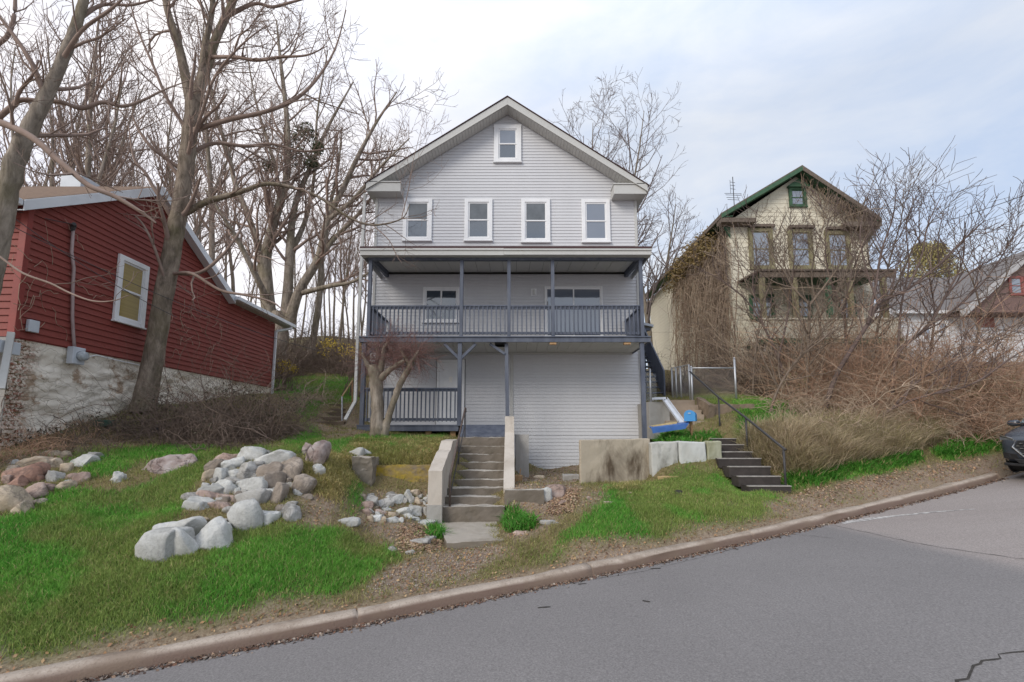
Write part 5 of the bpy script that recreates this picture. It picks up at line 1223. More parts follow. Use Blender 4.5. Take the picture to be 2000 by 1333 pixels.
# big leaning tree at the left edge
t = Tree(21, rmin=.0045, maxlvl=4, dens=2.2, budget=11000)
t.limb([(-70,880,7.2,.30),(-60,760,7.2,.26),(-42,640,7.15,.235),(-22,540,7.1,.215),(2,440,7.05,.20),(20,350,7.0,.18),(44,280,7.0,.165),(72,224,7.0,.145),(96,176,7.0,.125),(116,132,7.0,.11),(136,84,7.0,.10),(152,40,7.0,.095),(164,0,7.0,.09),(180,-80,7.0,.04)], trunk=True, sides=16, dens=1.2, t0=.45, lmax=1.4, rough=.035)
for pix, dn in (([(-30,236,6.9,.085),(0,240,6.8,.075),(40,256,6.7,.07),(72,276,6.7,.066),(108,308,6.7,.06),(136,332,6.7,.055),(176,364,6.7,.048),(224,384,6.8,.04),(272,412,6.9,.028),(305,436,7.0,.012)],1.4),
            ([(-20,246,7.1,.06),(0,228,7.1,.055),(24,208,7.1,.05),(40,196,7.1,.048),(80,198,7.2,.045),(120,200,7.2,.042),(160,212,7.3,.04),(200,200,7.4,.035),(240,208,7.5,.03),(280,196,7.6,.022),(320,176,7.7,.015),(368,158,7.8,.007)],1.6),
            ([(-20,490,6.8,.018),(0,502,6.8,.017),(45,534,6.8,.016),(99,554,6.8,.015),(135,572,6.8,.013),(180,588,6.8,.011),(220,588,6.8,.009),(252,577,6.8,.006)],.5),
            ([(30,208,7.0,.03),(38,180,6.9,.026),(62,150,6.9,.02),(76,118,6.9,.012)],1.8),
            ([(-10,90,6.8,.04),(15,70,6.8,.035),(28,30,6.8,.03),(30,-20,6.8,.02)],1.6),
            ([(120,120,7.0,.045),(160,60,6.8,.03),(215,20,6.7,.02),(260,-20,6.6,.01)],1.8),
            ([(90,190,7.0,.05),(60,120,6.8,.04),(20,60,6.7,.03),(-20,10,6.6,.015)],1.8),
            ([(172,-50,7.0,.06),(195,-180,7.1,.05),(240,-330,7.2,.035),(300,-520,7.3,.012)],1.6),
            ([(168,-20,7.0,.055),(150,-160,6.9,.045),(90,-320,6.8,.03),(40,-480,6.7,.012)],1.6),
            ([(150,40,7.0,.045),(200,10,7.2,.03),(260,10,7.4,.02),(330,-10,7.5,.01)],1.8)):
    t.limb(pix, sides=8, lvl=1, dens=dn, lmax=1.2)
t.build('leaning_tree', P(-70,870,7.2), 'thick leaning tree trunk cut by the left picture edge, its limb crossing the red gable', M_bark2, M_twig)

# broad multi-stemmed tree behind the red house
t = Tree(33, rmin=.010, maxlvl=4, dens=1.6, wob=.13, up=.09, budget=16000, stop=.22, rs=.62)
D = 22
t.limb([(535,715,D,.95),(540,690,D,.85),(545,650,D,.72),(546,610,D,.62)], trunk=True, sides=14, kids=False, rough=.04)
for pix in ([(530,640,D,.50),(522,560,D,.46),(520,500,D,.42),(534,440,D-.2,.36),(550,387,D-.3,.30),(562,330,D-.4,.26),(560,230,D-.5,.2),(548,120,D-.6,.13),(540,40,D-.7,.05)],
            [(556,640,D,.45),(563,560,D,.38),(566,500,D,.34),(570,440,D+.2,.28),(580,390,D+.3,.23),(605,330,D+.4,.19),(640,250,D+.5,.13),(690,160,D+.5,.05)],
            [(562,640,D,.48),(584,570,D-.2,.36),(622,505,D-.4,.31),(640,430,D-.6,.26),(670,369,D-.7,.22),(700,305,D-.8,.17),(735,240,D-.9,.11),(775,180,D-1,.04)],
            [(526,640,D,.45),(516,575,D+.3,.33),(508,500,D+.6,.28),(486,425,D+.9,.24),(460,361,D+1,.2),(449,312,D+1,.17),(422,219,D+1,.13),(400,100,D+1,.05)],
            [(530,600,D,.28),(500,540,D-1,.22),(470,480,D-1.5,.18),(440,430,D-2,.13),(400,370,D-2.2,.05)],
            [(580,575,D,.22),(640,560,D-1,.17),(690,550,D-1.4,.12),(740,520,D-1.8,.05)],
            [(600,545,D,.24),(650,470,D+.5,.18),(690,430,D+.7,.14),(740,370,D+.8,.09),(790,330,D+.8,.035)],
            [(640,430,D-.6,.2),(690,390,D-1,.15),(740,330,D-1.2,.1),(800,270,D-1.3,.03)],
            [(530,470,D,.24),(545,380,D+1,.18),(530,300,D+1.4,.13),(500,200,D+1.6,.09),(480,90,D+1.6,.03)],
            [(566,500,D,.25),(600,420,D+1.2,.18),(615,330,D+1.6,.13),(620,220,D+1.8,.09),(640,100,D+1.8,.03)]):
    t.limb(pix, sides=9, lvl=1, dens=.95, lmax=3.2, t0=.2, trunk=True)
t.build('multi_stem_tree', P(542,700,D), 'broad many stemmed bare tree standing behind the rear wing of the red house', M_bark2, M_twig)
t = Tree(35, rmin=.009, maxlvl=3, dens=1.0, budget=900, stop=.3)
t.limb([(606,700,24,.30),(614,650,24,.24),(624,580,24,.22),(629,500,24,.19),(640,425,24,.15),(660,330,24,.09),(668,250,24,.03)], trunk=True, sides=9, dens=.8, lmax=2.4, t0=.35)
t.build('slim_curved_tree', P(606,695,24), 'slim curved tree just right of the broad many stemmed tree', M_bark2, M_twig)
# dark evergreen ivy tuft inside the broad tree
rs = np.random.RandomState(5)
def leaf_cloud(name, centers, n, size, m, label, cat, group=None, parent=None, flat=1.0, attrs=True):
    V_, F_ = [], []; C = np.array([c[:3] for c in centers]); S_ = np.array([c[3] for c in centers])
    k = rs.randint(0, len(C), n); d = rs.randn(n,3); d /= np.linalg.norm(d, axis=1, keepdims=True); rr = rs.rand(n)**.5
    p = C[k]+d*(S_[k]*rr)[:,None]*np.array([1,1,flat]); sz = size*rs.uniform(.5,1.3,n)
    a = rs.randn(n,3); a /= np.linalg.norm(a, axis=1, keepdims=True); b = np.cross(a, rs.randn(n,3)); b /= np.linalg.norm(b, axis=1, keepdims=True)
    q = np.stack([p-a*sz[:,None], p+b*sz[:,None]*.5, p+a*sz[:,None], p-b*sz[:,None]*.5], 1)
    o = big_mesh(name, q.reshape(-1,3), np.arange(n*4).reshape(-1,4), m, False, None, tuple(C.mean(0)) if parent is None else (0,0,0), parent)
    if parent is None: tag(o, label, cat, group)
    return o
M_ivy = mat('dark_ivy_leaf', [(.05,.06,.028),(.11,.12,.06)], 3, rough=.6)
cl = [list(P(px, py, D))+[r] for px, py, r in ((575,270,.65),(600,258,.5),(560,300,.5),(585,310,.55),(620,290,.35),(525,325,.35),(610,320,.4))]
leaf_cloud('ivy_clump', cl, 1500, .09, M_ivy, 'dark evergreen ivy clump high in the broad many stemmed tree', 'ivy')

# the wood behind: five models, copied
def wood_model(seed, h, label, m1):
    t = Tree(seed, rmin=.012, maxlvl=4, dens=.85, wob=.13, up=.17, spread=(22,58), budget=1700, stop=.35); r = np.random.RandomState(seed)
    pts = [np.array([0,0,-.5])]; d = np.array([r.randn()*.06, r.randn()*.06, 1.])
    for i in range(9): d = d+np.array([r.randn()*.05, r.randn()*.05, .05]); d /= np.linalg.norm(d); pts.append(pts[-1]+d*h/9)
    pts = np.array(pts); rr = np.linspace(.15, .02, 10)*h/15; t.trunk.add(pts, rr, 8); t.kids(pts, rr, h*.55, 0, .35, 1.6, 4.5)
    o = thing('woodland_tree', (0,0,0), label, 'tree', 'bare trees of the wood behind the houses'); t.trunk.build('trunk', m1, o); t.crown.build('crown', M_twig, o); return o
WL = 'slender bare tree of the wood on the hillside behind the two left houses'
models = [wood_model(50+i, h, WL, M_bark3) for i, h in enumerate((19, 17, 21, 15, 18))]
rs = np.random.RandomState(12); spots = []
for px in (62,82,100,128,140,152,178,196,212,226,240,258,276,300,318,345,372,395,418,440,462,488): spots.append((px+rs.randint(-6,7), rs.uniform(20,40)))
for px in (20,-10,-60,480,505,590,602,640,655,668,676,688,700,712,720,580,632,648,662,694,705): spots.append((px, rs.uniform(28,44)))
spots += [(128,21.0),(212,24.0),(283,26),(92,23)]
for i, (px, d) in enumerate(spots):
    p = P(px, 600, d); z = gz(p.x, p.y); big = px < 470
    o = models[i] if i < 5 else dup(models[i % 5]); sc = rs.uniform(.85,1.2)*(1 if big else .62)
    o.location = (p.x, p.y, z-.1); o.rotation_euler = (0,0,rs.uniform(0,6.28)); o.scale = (sc*(1 if big else .8),sc*(1 if big else .8),sc)
# trees behind the grey house on its right
for k, (seed, px, d, h, lab) in enumerate(((61,1150,29,17.2,'pale twiggy tree showing above the right roof slope of the grey house'),(62,1205,31,18,'feathery bare tree behind the grey house, taller one beside the roof slope'),(63,1268,27,11.2,'bare tree between the grey house and the cream house'),(64,1292,33,12,'bare tree far behind the gap beside the cream house'))):
    t = Tree(seed, rmin=.011, maxlvl=4, dens=1.0, wob=.13, up=.10, budget=4200, stop=.28); r = np.random.RandomState(seed); p = P(px,600,d); p = np.array([p.x, p.y, gz(p.x,p.y)-.3])
    pts = [p]; dd = np.array([r.randn()*.03, 0, 1.])
    for i in range(8): dd = dd+np.array([r.randn()*.05, r.randn()*.05, .05]); dd /= np.linalg.norm(dd); pts.append(pts[-1]+dd*h/8)
    pts = np.array(pts); rr = np.linspace(.22,.02,9); t.trunk.add(pts, rr, 8); t.kids(pts, rr, h*.62, 0, .28, 2.6, 5.6)
    t.build('bare_tree', p, lab, M_bark2, M_twig3)

# pruned small tree before the lower deck
t = Tree(71, rmin=.0028, maxlvl=2, dens=3.4, wob=.20, up=-.05, spread=(25,75), budget=6500, stop=.10)
D = 11.2
t.rs_ = .85
t.limb([(736,862,D,.26),(737,845,D,.215),(737,810,D,.185),(736,770,D,.175),(734,740,D,.19),(728,715,D,.17)], trunk=True, sides=14, kids=False, rough=.05)
t.limb([(748,850,D,.16),(757,820,D,.105),(770,780,D-.1,.095),(784,745,D-.2,.09),(800,718,D-.3,.08),(806,705,D-.3,.075)], trunk=True, sides=12, kids=False, rough=.05)
for pix in ([(732,735,D,.10),(718,712,D,.075),(708,690,D,.05)], [(740,735,D,.11),(748,700,D,.08),(752,678,D,.06),(760,668,D,.05)], [(742,742,D,.10),(765,720,D-.2,.08),(790,705,D-.3,.06)],
            [(802,712,D-.3,.07),(812,695,D-.4,.05),(818,685,D-.4,.035)],[(800,716,D-.3,.06),(790,696,D-.2,.05),(782,680,D-.2,.03)],[(728,730,D,.08),(738,700,D+.3,.06),(735,672,D+.3,.04)]):
    pts, rr = t.limb(pix, trunk=True, sides=8, kids=False, rough=.06)
    for q in range(95):
        f = t.r.uniform(.3,1); p = pts[int(f*(len(pts)-1))]; d = t.r.randn(3)*.8+np.array([.35,0,.35]); d /= np.linalg.norm(d)
        t.branch(p, d, t.r.uniform(.3,.8), .005, 1)
t.build('pruned_tree', P(738,850,D), 'small gnarled pruned tree with twin trunks in front of the lower deck', M_bark2, mat('reddish_twig', [(.15,.075,.065),(.27,.16,.14)], 2, rough=.9))
# ---------------------------------------------------------------- stones
def stone_mat(name, c1, c2, c3, crackc=(.08,.07,.065), crack=.5, sc=3, moss=None):
    m, nt, b = nodes_of(name); v = coords(nt); oi = nt.nodes.new('ShaderNodeObjectInfo')
    vm = nt.nodes.new('ShaderNodeVectorMath'); vm.operation = 'ADD'; L(nt, v, vm.inputs[0]); sc_ = nt.nodes.new('ShaderNodeVectorMath'); sc_.operation = 'SCALE'; sc_.inputs['Scale'].default_value = 40
    cb = nt.nodes.new('ShaderNodeCombineXYZ')
    for k in range(3): L(nt, oi.outputs['Random'], cb.inputs[k])
    L(nt, cb.outputs[0], sc_.inputs[0]); L(nt, sc_.outputs[0], vm.inputs[1]); w_ = vm.outputs[0]
    n1 = tex_noise(nt, w_, sc, 9, .68); n2 = tex_noise(nt, w_, 28, 7, .7); n3 = tex_noise(nt, w_, 1.4, 5, .6, 1.2)
    c = ramp(nt, n1, [(.34,c1),(.5,c2),(.66,c3)])
    c = mixc(nt, ramp(nt, n2, [(.5,(0,0,0)),(.8,(.6,.6,.6))]), c, tuple(q*.55 for q in c1))
    r3 = nt.nodes.new('ShaderNodeValToRGB'); e = r3.color_ramp.elements; e[0].position = .47; e[0].color = (0,0,0,1); e[1].position = .50; e[1].color = (crack,)*3+(1,); e2 = e.new(.53); e2.color = (0,0,0,1); L(nt, n3, r3.inputs[0])
    c = mixc(nt, r3.outputs[0], c, crackc)
    hb = mixc(nt, .5, n1, n2)
    vv = nt.nodes.new('ShaderNodeMapRange'); vv.inputs[3].default_value = .78; vv.inputs[4].default_value = 1.1; L(nt, oi.outputs['Random'], vv.inputs[0])
    hs = nt.nodes.new('ShaderNodeHueSaturation'); L(nt, c, hs.inputs['Color']); L(nt, vv.outputs[0], hs.inputs['Value'])
    L(nt, hs.outputs[0], b.inputs['Base Color']); b.inputs['Roughness'].default_value = .92; b.inputs['Specular IOR Level'].default_value = .2
    bump(nt, b, hb, 1.0, .035); return m
SM = {'w': stone_mat('white_grey_stone', (.40,.395,.37), (.50,.495,.47), (.60,.595,.57), crack=.12),
      'g': stone_mat('grey_stone', (.27,.255,.235), (.37,.355,.33), (.46,.445,.42)),
      'p': stone_mat('pinkish_stone', (.27,.19,.155), (.37,.275,.235), (.45,.36,.315)),
      'r': stone_mat('reddish_stone', (.24,.135,.10), (.33,.20,.155), (.41,.275,.225)),
      't': stone_mat('tan_stone', (.36,.29,.21), (.47,.385,.29), (.55,.46,.37)),
      'b': stone_mat('brown_earthy_stone', (.19,.155,.125), (.27,.225,.185), (.36,.31,.265)),
      'm': stone_mat('mottled_pink_ledge', (.20,.14,.125), (.38,.31,.285), (.52,.46,.44), (.06,.045,.04), .8, 7)}
_sn = [0]
def stone(cx, cy, w_, h_, col, rot=0, label=None, group=None, depth=None, fl=None, ang=.0, lump=.16, lift=0, dscale=.8, cuts=3):
    _sn[0] += 1; sd = _sn[0]; r = np.random.RandomState(sd*7+1)
    g = G(cx, cy) if depth is None else P(cx, cy, depth)
    d = g.y; s = d/F; W = w_*s*.54/(1+.25*((cx-1000)/F)**2); Hh = h_*s*.60
    bm = bmesh.new(); bmesh.ops.create_icosphere(bm, subdivisions=4, radius=1)
    planes = []
    for k in range(7):
        n = Vector(r.randn(3)).normalized(); planes.append((n, r.uniform(.55,.85)))
    Mz = Matrix.Rotation(R(rot), 3, 'Y')
    sq = r.uniform(.55,.8)
    for v in bm.verts:
        c = v.co.copy()
        # superellipsoid: boxy boulder
        c = Vector((math.copysign(abs(c.x)**sq, c.x), math.copysign(abs(c.y)**sq, c.y), math.copysign(abs(c.z)**sq, c.z)))
        for n, dd in planes:
            k = c.dot(n)-dd
            if k > 0: c -= n*k*.92
        o_ = Vector((sd*3.7, sd*1.3, 0))
        c += c.normalized()*(noise.noise(c*1.1+o_)*lump*1.4+noise.noise(c*2.7+o_)*lump*.7+noise.noise(c*7+o_)*lump*.28)
        v.co = c
    xs_ = [v.co.x for v in bm.verts]; ys_ = [v.co.y for v in bm.verts]; zs_ = [v.co.z for v in bm.verts]
    mx, my, mz = max(map(abs,xs_)), max(map(abs,ys_)), max(map(abs,zs_))
    for v in bm.verts: v.co = Mz @ Vector((v.co.x/mx*W, v.co.y/my*(W+Hh)*.5*dscale, v.co.z/mz*Hh))
    me = bpy.data.meshes.new('stone'); bm.to_mesh(me); bm.free()
    me.polygons.foreach_set('use_smooth', [True]*len(me.polygons)); me.materials.append(SM[col])
    o = bpy.data.objects.new('stone', me); COL.objects.link(o); o.location = g+Vector((0, (W+Hh)*.5*dscale*.35, lift)); ORG[o] = o.location.copy()
    tag(o, label or 'grey rubble stone', 'stone', group); return o
# near white boulders on the lawn
stone(318,1088,106,75,'w',-8,'foremost large white boulder on the lawn, rounded and half sunk in grass',lump=.10,lift=.05)
stone(352,1086,60,77,'w',-24,'white boulder split by a dark seam, wedged behind the foremost boulder',lump=.08,lift=.06)
stone(398,1068,90,73,'w',-20,'large sloping white boulder in the middle of the lawn boulder group',lump=.10,lift=.05)
stone(327,1045,67,37,'w',-4,'small rounded white boulder behind the foremost boulders on the lawn',lump=.10,lift=.05)
stone(356,1052,81,44,'w',-16,'flat topped white boulder at the back of the lawn boulder group',lump=.08,lift=.06)
stone(424,1050,44,48,'w',-22,'upper right white boulder ending the lawn boulder group',lump=.10,lift=.05)
stone(433,1028,41,25,'g',-24,'small grey stone wedged between the lawn boulders and the stone bank')
stone(475,1029,71,70,'w',-4,'tall white block boulder at the foot of the stone bank',lump=.08,lift=.06)
stone(472,1002,58,31,'g',8,'grey slab resting on top of the tall white block boulder')
stone(518,1018,46,56,'w',10,'upright oval pale boulder right of the tall white block')
stone(566,1012,49,40,'g',6,'blue grey rounded boulder at the right foot of the stone bank')
stone(384,1022,53,22,'t',-4,'low tan stone overgrown with dry moss below the bank')
# stone bank
bank = [(380,992,50,24,'w',-4,'pale flat stone at the lower left corner of the stone bank'),(372,978,34,18,'g',-6,'thin grey stone above the lower left corner of the bank'),(400,974,36,20,'p',4,'pinkish flat stone in the lower left of the bank'),
 (440,977,46,12,'p',2,'thin pink slab in the layered part of the bank'),(430,990,52,12,'p',3,'lowest thin pink slab of the layered part'),(412,965,44,22,'w',8,'pale wedge stone above the pink slabs'),
 (436,958,42,24,'w',6,'oval pale stone in the middle left of the bank'),(493,957,54,28,'w',-10,'long tilted pale stone at the centre of the bank'),(495,982,62,36,'g',6,'broad grey stone with a mossy left side in the bank'),
 (466,982,22,26,'b',0,'small brown stone between the layered slabs and the broad grey stone'),(464,965,16,14,'w',0,'little white stone at the centre of the bank'),
 (424,936,30,26,'w',-4,'pale blue grey stone near the left edge of the bank'),(452,931,30,18,'w',2,'small white stone in the upper middle of the bank'),(480,932,40,36,'g',-30,'grey stone with ribbed lines in the upper middle of the bank'),
 (452,945,34,14,'g',0,'flat grey stone under the small white stone'),(406,938,22,26,'t',12,'tan stone at the left end of the bank'),(398,953,14,10,'w',0,'tiny white stone at the far left of the bank'),
 (420,918,36,24,'b',-14,'dark grey brown stone at the upper left of the bank'),(440,899,40,18,'p',-8,'pink stone on the upper left rim of the bank'),
 (452,912,50,22,'w',-6,'pale stone just below the top row of the bank'),(486,900,50,34,'w',12,'big white stone on the left of the top row'),(534,902,66,28,'w',-3,'big white stone on the right of the top row'),
 (518,889,34,14,'g',-6,'thin grey stone peeping over the top row'),(508,922,24,14,'w',0,'small pale stone below the big right top stone'),(494,916,30,16,'g',0,'grey filler stone under the top row'),
 (524,928,42,34,'b',4,'round brown stone in the upper right of the bank'),(532,952,34,40,'b',-8,'dark brown stone below the round brown one'),(538,978,26,44,'b',8,'narrow upright brown stone in the lower right of the bank'),
 (565,930,52,48,'b',30,'large earthy slab leaning on the right of the bank'),(588,958,44,36,'b',20,'lower earthy slab at the right end of the bank'),(548,1000,22,20,'b',0,'small dark stone above the blue grey boulder'),
 (452,1000,30,12,'g',0,'flat grey stone above the mossy gap'),(470,945,24,14,'g',10,'small grey stone left of the long tilted stone'),(516,975,22,20,'g',0,'small grey stone right of the broad grey stone'),
 (612,902,36,56,'m',14,'tall mottled white stone at the top right of the bank'),(604,888,22,30,'m',-10,'knobbly mottled stone beside the tall mottled one'),(618,928,24,28,'w',4,'pale stone under the tall mottled stone')]
for c in bank: stone(c[0], c[1], c[2]*1.2, c[3]*1.25, *c[4:6], label=c[6], lump=.12, lift=.02)
rs = np.random.RandomState(44)
for i in range(60):
    f = rs.rand(); cy_ = 892+f*104; x0_, x1_ = 425-62*f, 575+30*f; cxx = rs.uniform(x0_, x1_)
    stone(cxx, cy_, rs.uniform(14,30), rs.uniform(10,22), rs.choice(['g','w','g','w','b']), rs.uniform(-15,15), 'small filler stone wedged between the larger stones of the stone bank', 'small filler stones of the stone bank', lump=.12)
for i in range(34):
    cxx = rs.uniform(705,840); cy_ = rs.uniform(968,1022)
    stone(cxx, cy_, rs.uniform(9,20), rs.uniform(7,14), rs.choice(['g','w','w','t','b']), rs.uniform(-30,30), 'small rubble fragment in the loose heap left of the front steps', 'small rubble fragments by the steps', lump=.10)
# pink ledge
stone(318,920,118,50,'m',-10,'long mottled pink rock ledge lying in the upper lawn',lump=.14,dscale=.5)
stone(360,908,56,36,'m',6,'right end piece of the mottled pink ledge',lump=.14)
stone(226,942,34,36,'w',20,'pale broken stone at the left tip of the mottled ledge',lump=.2)
# left pile
pile = [(16,992,58,66,'t',-30,'big smooth tan boulder at the left picture edge'),(42,1000,36,40,'t',20,'tan boulder below the right side of the big tan one'),(62,968,56,34,'p',-12,'flat pinkish stone in front of the left pile'),
 (40,935,84,40,'r',-16,'large reddish slab in the middle of the left pile'),(66,934,52,34,'r',-10,'reddish slab leaning on the larger reddish one'),(22,950,44,22,'r',-34,'narrow reddish stone sloping to the left edge'),
 (64,910,62,26,'t',-6,'long pale stone along the top of the left pile'),(103,911,24,24,'t',0,'round tan stone right of the long pale top stone'),(107,937,32,30,'g',-4,'round grey stone in the right middle of the left pile'),
 (126,920,28,22,'t',-14,'tan heart shaped stone in the upper right of the left pile'),(158,907,48,28,'w',-4,'white topped boulder right of the left pile'),(142,934,30,14,'p',0,'thin flat pink stone at the right end of the pile'),
 (155,940,26,26,'p',10,'pinkish stone at the lower right end of the pile'),(126,955,36,22,'t',-4,'pale tan stone at the foot of the pile on the right'),(132,944,14,10,'w',0,'little white stone among the right end of the pile'),
 (96,955,26,16,'p',20,'small pink stone under the round grey one'),(12,942,30,22,'p',0,'pink stone at the left picture edge above the red slabs'),(24,906,18,12,'w',0,'small white stone on the soil at upper left'),
 (18,922,38,18,'b',-14,'brown mossy stone above the reddish slabs, at left'),(122,893,26,18,'t',0,'tan stone standing on the grass behind the left pile'),(100,888,44,14,'t',-12,'long low tan rock behind the left pile'),(180,897,34,20,'g',8,'grey stone half buried right of the white topped boulder'),(72,986,30,16,'b',-10,'brown stone at the grassy foot of the left pile'),(44,980,20,16,'t',0,'small tan stone below the flat pinkish one')]
for c in pile: stone(c[0], c[1], c[2]*1.15, c[3]*1.15, *c[4:6], label=c[6], lump=.12)
# rubble by the steps
rub = [(726,985,26,22,'g',0,'round grey stone at the left end of the rubble heap'),(716,992,24,18,'p',-20,'pinkish chunk left in the rubble heap'),(748,989,36,20,'g',-14,'pale wedge shaped stone in the middle of the rubble heap'),
 (774,974,28,18,'g',0,'dull grey block at the top of the rubble heap'),(776,981,24,18,'w',-20,'triangular pale block below the dull grey one'),(796,975,22,24,'w',4,'squarish pale block near the cheek wall'),(812,966,20,14,'t',0,'tan stone lying highest against the moss wall'),
 (813,980,20,12,'t',10,'small tan stone under the highest one'),(804,1001,34,18,'w',-8,'flat white slab lying on the rubble'),(784,1004,26,14,'w',-20,'thin white slab left of the flat white one'),(830,1005,20,22,'g',0,'grey block touching the cheek wall foot'),
 (798,1013,26,12,'w',0,'flat pale piece under the white slab'),(822,1024,44,9,'w',-2,'long thin pale slab at the front of the rubble'),(768,1018,26,11,'w',-4,'low pale stone at the front of the heap'),(748,1020,12,14,'t',0,'little tan stone at the front of the heap'),
 (730,1014,26,12,'w',-8,'low white stone at the front left of the heap'),(716,1004,18,14,'p',0,'pink bit on the left of the heap'),(756,1000,12,18,'w',0,'small upright white chip in the heap'),(740,1004,22,12,'p',10,'pinkish flat bit in the heap'),
 (674,1023,44,20,'w',-12,'single smooth pale stone on the lawn left of the rubble heap'),(688,890,40,16,'w',-16,'broken pale chunk on top of the brown footing'),(712,889,18,14,'w',30,'pale angular chip on the terrace edge'),
 (764,1076,16,12,'g',0,'grey stone beside the path below the rubble'),(800,1082,16,10,'g',0,'small grey stone by the path edge'),(820,1062,34,12,'g',-6,'flat grey flagstone half buried by the landing'),(836,1052,24,10,'g',0,'grey flagstone piece nearest the landing')]
for c in rub: stone(c[0], c[1], c[2]*1.2, c[3]*1.2, *c[4:6], label=c[6], lump=.12, dscale=.8)
# right side
for c in [(1080,965,52,28,'p',-10,'large pale pinkish rock on the low curb wall right of the steps'),(1070,972,26,32,'w',-20,'white faced rock leaning against the low curb wall'),(1053,935,22,12,'t',4,'tan stone on the dirt below the lower siding'),(1100,985,18,12,'p',0,'small pink stone beside the leaf heap'),
          (1149,975,16,9,'p',0,'little pink stone in the weeds below the brown slab'),(1190,984,24,11,'p',-4,'flat pink stone in the grass below the brown slab wall'),(1228,966,20,8,'t',0,'thin tan stone at the edge of the bright grass'),(1020,1042,34,12,'p',-6,'low flat stone in the soil below the curb wall'),(1075,1022,40,10,'g',4,'flat grey stone in the dirt right of the landing')]:
    stone(*c[:6], label=c[6], lump=.14)
# wood block with a stick
wb = thing('wood_block', P(1013,936,10.3), 'orange brown wooden block with a stick, beside the right cheek wall', 'block')
q = MB(); a, b2 = P(1006,928,10.3), P(1020,944,10.3); q.box(a.x, b2.x, 10.2, 10.36, b2.z, a.z); q.build('block', M_wood, wb, bevel=.01)
q = MB(); q.tube([P(1014,934,10.28), P(1017,916,10.34)], .012, 6); q.build('stick', M_wood, wb)
# ---------------------------------------------------------------- sumac, brambles, hedges, vines
M_sumac = mat('sumac_bark', [(.12,.088,.066),(.22,.17,.13)], 5, rough=.9)
M_sumac2 = mat('dark_sumac_bark', [(.085,.06,.052),(.16,.115,.10)], 4, rough=.9)
M_cane = mat('red_brown_cane', [(.30,.17,.11),(.52,.345,.235)], 1.3, rough=.9)
M_cane2 = mat('tan_cane', [(.30,.22,.155),(.52,.405,.30)], 1.3, rough=.9)
M_darkcane = mat('dark_brown_cane', [(.085,.06,.048),(.20,.145,.115)], 1.5, rough=.9)
def sumac(name, label, stems, seed, dens=.8, lmax=1.2, m=None, budget=700, extra=0, group=None):
    t = Tree(seed, rmin=.008, maxlvl=3, dens=dens*1.6, wob=.12, up=.14, spread=(24,60), ratio=(.4,.72), budget=budget*3, stop=.2, rs=1.0)
    base = None
    for pix in stems:
        if base is None:
            g = BVH.ray_cast(P(*pix[0][:3])+Vector((0,0,8)), Vector((0,0,-1)))[0]; base = g
        t.limb(pix, sides=6, lvl=1, dens=dens*1.7, lmax=lmax*1.3, t0=.25)
    for q in range(extra):
        d = np.array([t.r.randn()*.4, t.r.randn()*.4, 1.]); t.branch(np.array(base)+np.array([t.r.randn()*.2, t.r.randn()*.2, 0]), d, t.r.uniform(2.,3.6), .028, 0)
    return t.build(name, base, label, m or M_sumac, m or M_sumac, 'shrub', group)
def st(pts, d0, d1, r0, r1):
    n = len(pts)-1; return [(x, y, d0+(d1-d0)*i/n, r0+(r1-r0)*i/n) for i, (x, y) in enumerate(pts)]
sumac('sumac_shrub', 'forked pale sumac with a wide Y shaped stem in front of the cream porch', [
    st([(1575,790),(1578,690),(1582,596)],14.5,14.3,.055,.042), st([(1582,596),(1610,560),(1640,518),(1660,480),(1684,420)],14.3,14.1,.04,.012), st([(1582,596),(1550,563),(1528,525),(1509,499),(1494,450)],14.3,14.6,.036,.012),
    st([(1610,560),(1650,540),(1690,500),(1720,440)],14.3,13.8,.024,.008), st([(1550,563),(1510,550),(1470,520),(1440,490)],14.3,14.6,.022,.007)], 101, 1.6)
sumac('sumac_shrub', 'long dark leaning sumac stem reaching up to the right past the cream house corner', [
    st([(1610,800),(1637,726),(1695,633),(1715,594),(1773,565),(1830,520),(1880,470),(1925,430)],13.5,13.0,.07,.012), st([(1695,633),(1710,560),(1722,490),(1745,420),(1750,360)],13.3,13.3,.045,.008),
    st([(1773,565),(1800,500),(1812,440),(1840,380)],13.1,12.8,.03,.008), st([(1715,594),(1690,520),(1680,450),(1700,380)],13.2,13.4,.03,.007)], 102, 1.5, m=M_sumac2)
sumac('sumac_shrub', 'tall sumac at right with stems spreading before the white house', [
    st([(1740,780),(1754,691),(1812,638),(1851,570),(1880,511),(1885,433)],13.5,13.3,.06,.010), st([(1812,638),(1870,600),(1930,540),(1975,470),(1990,440)],13.4,13.0,.035,.008),
    st([(1754,691),(1760,600),(1775,520),(1770,440),(1790,380)],13.5,13.8,.035,.008), st([(1851,570),(1900,530),(1950,500),(2010,480)],13.3,13,.025,.008)], 103, 1.5, m=M_sumac2)
k = 110
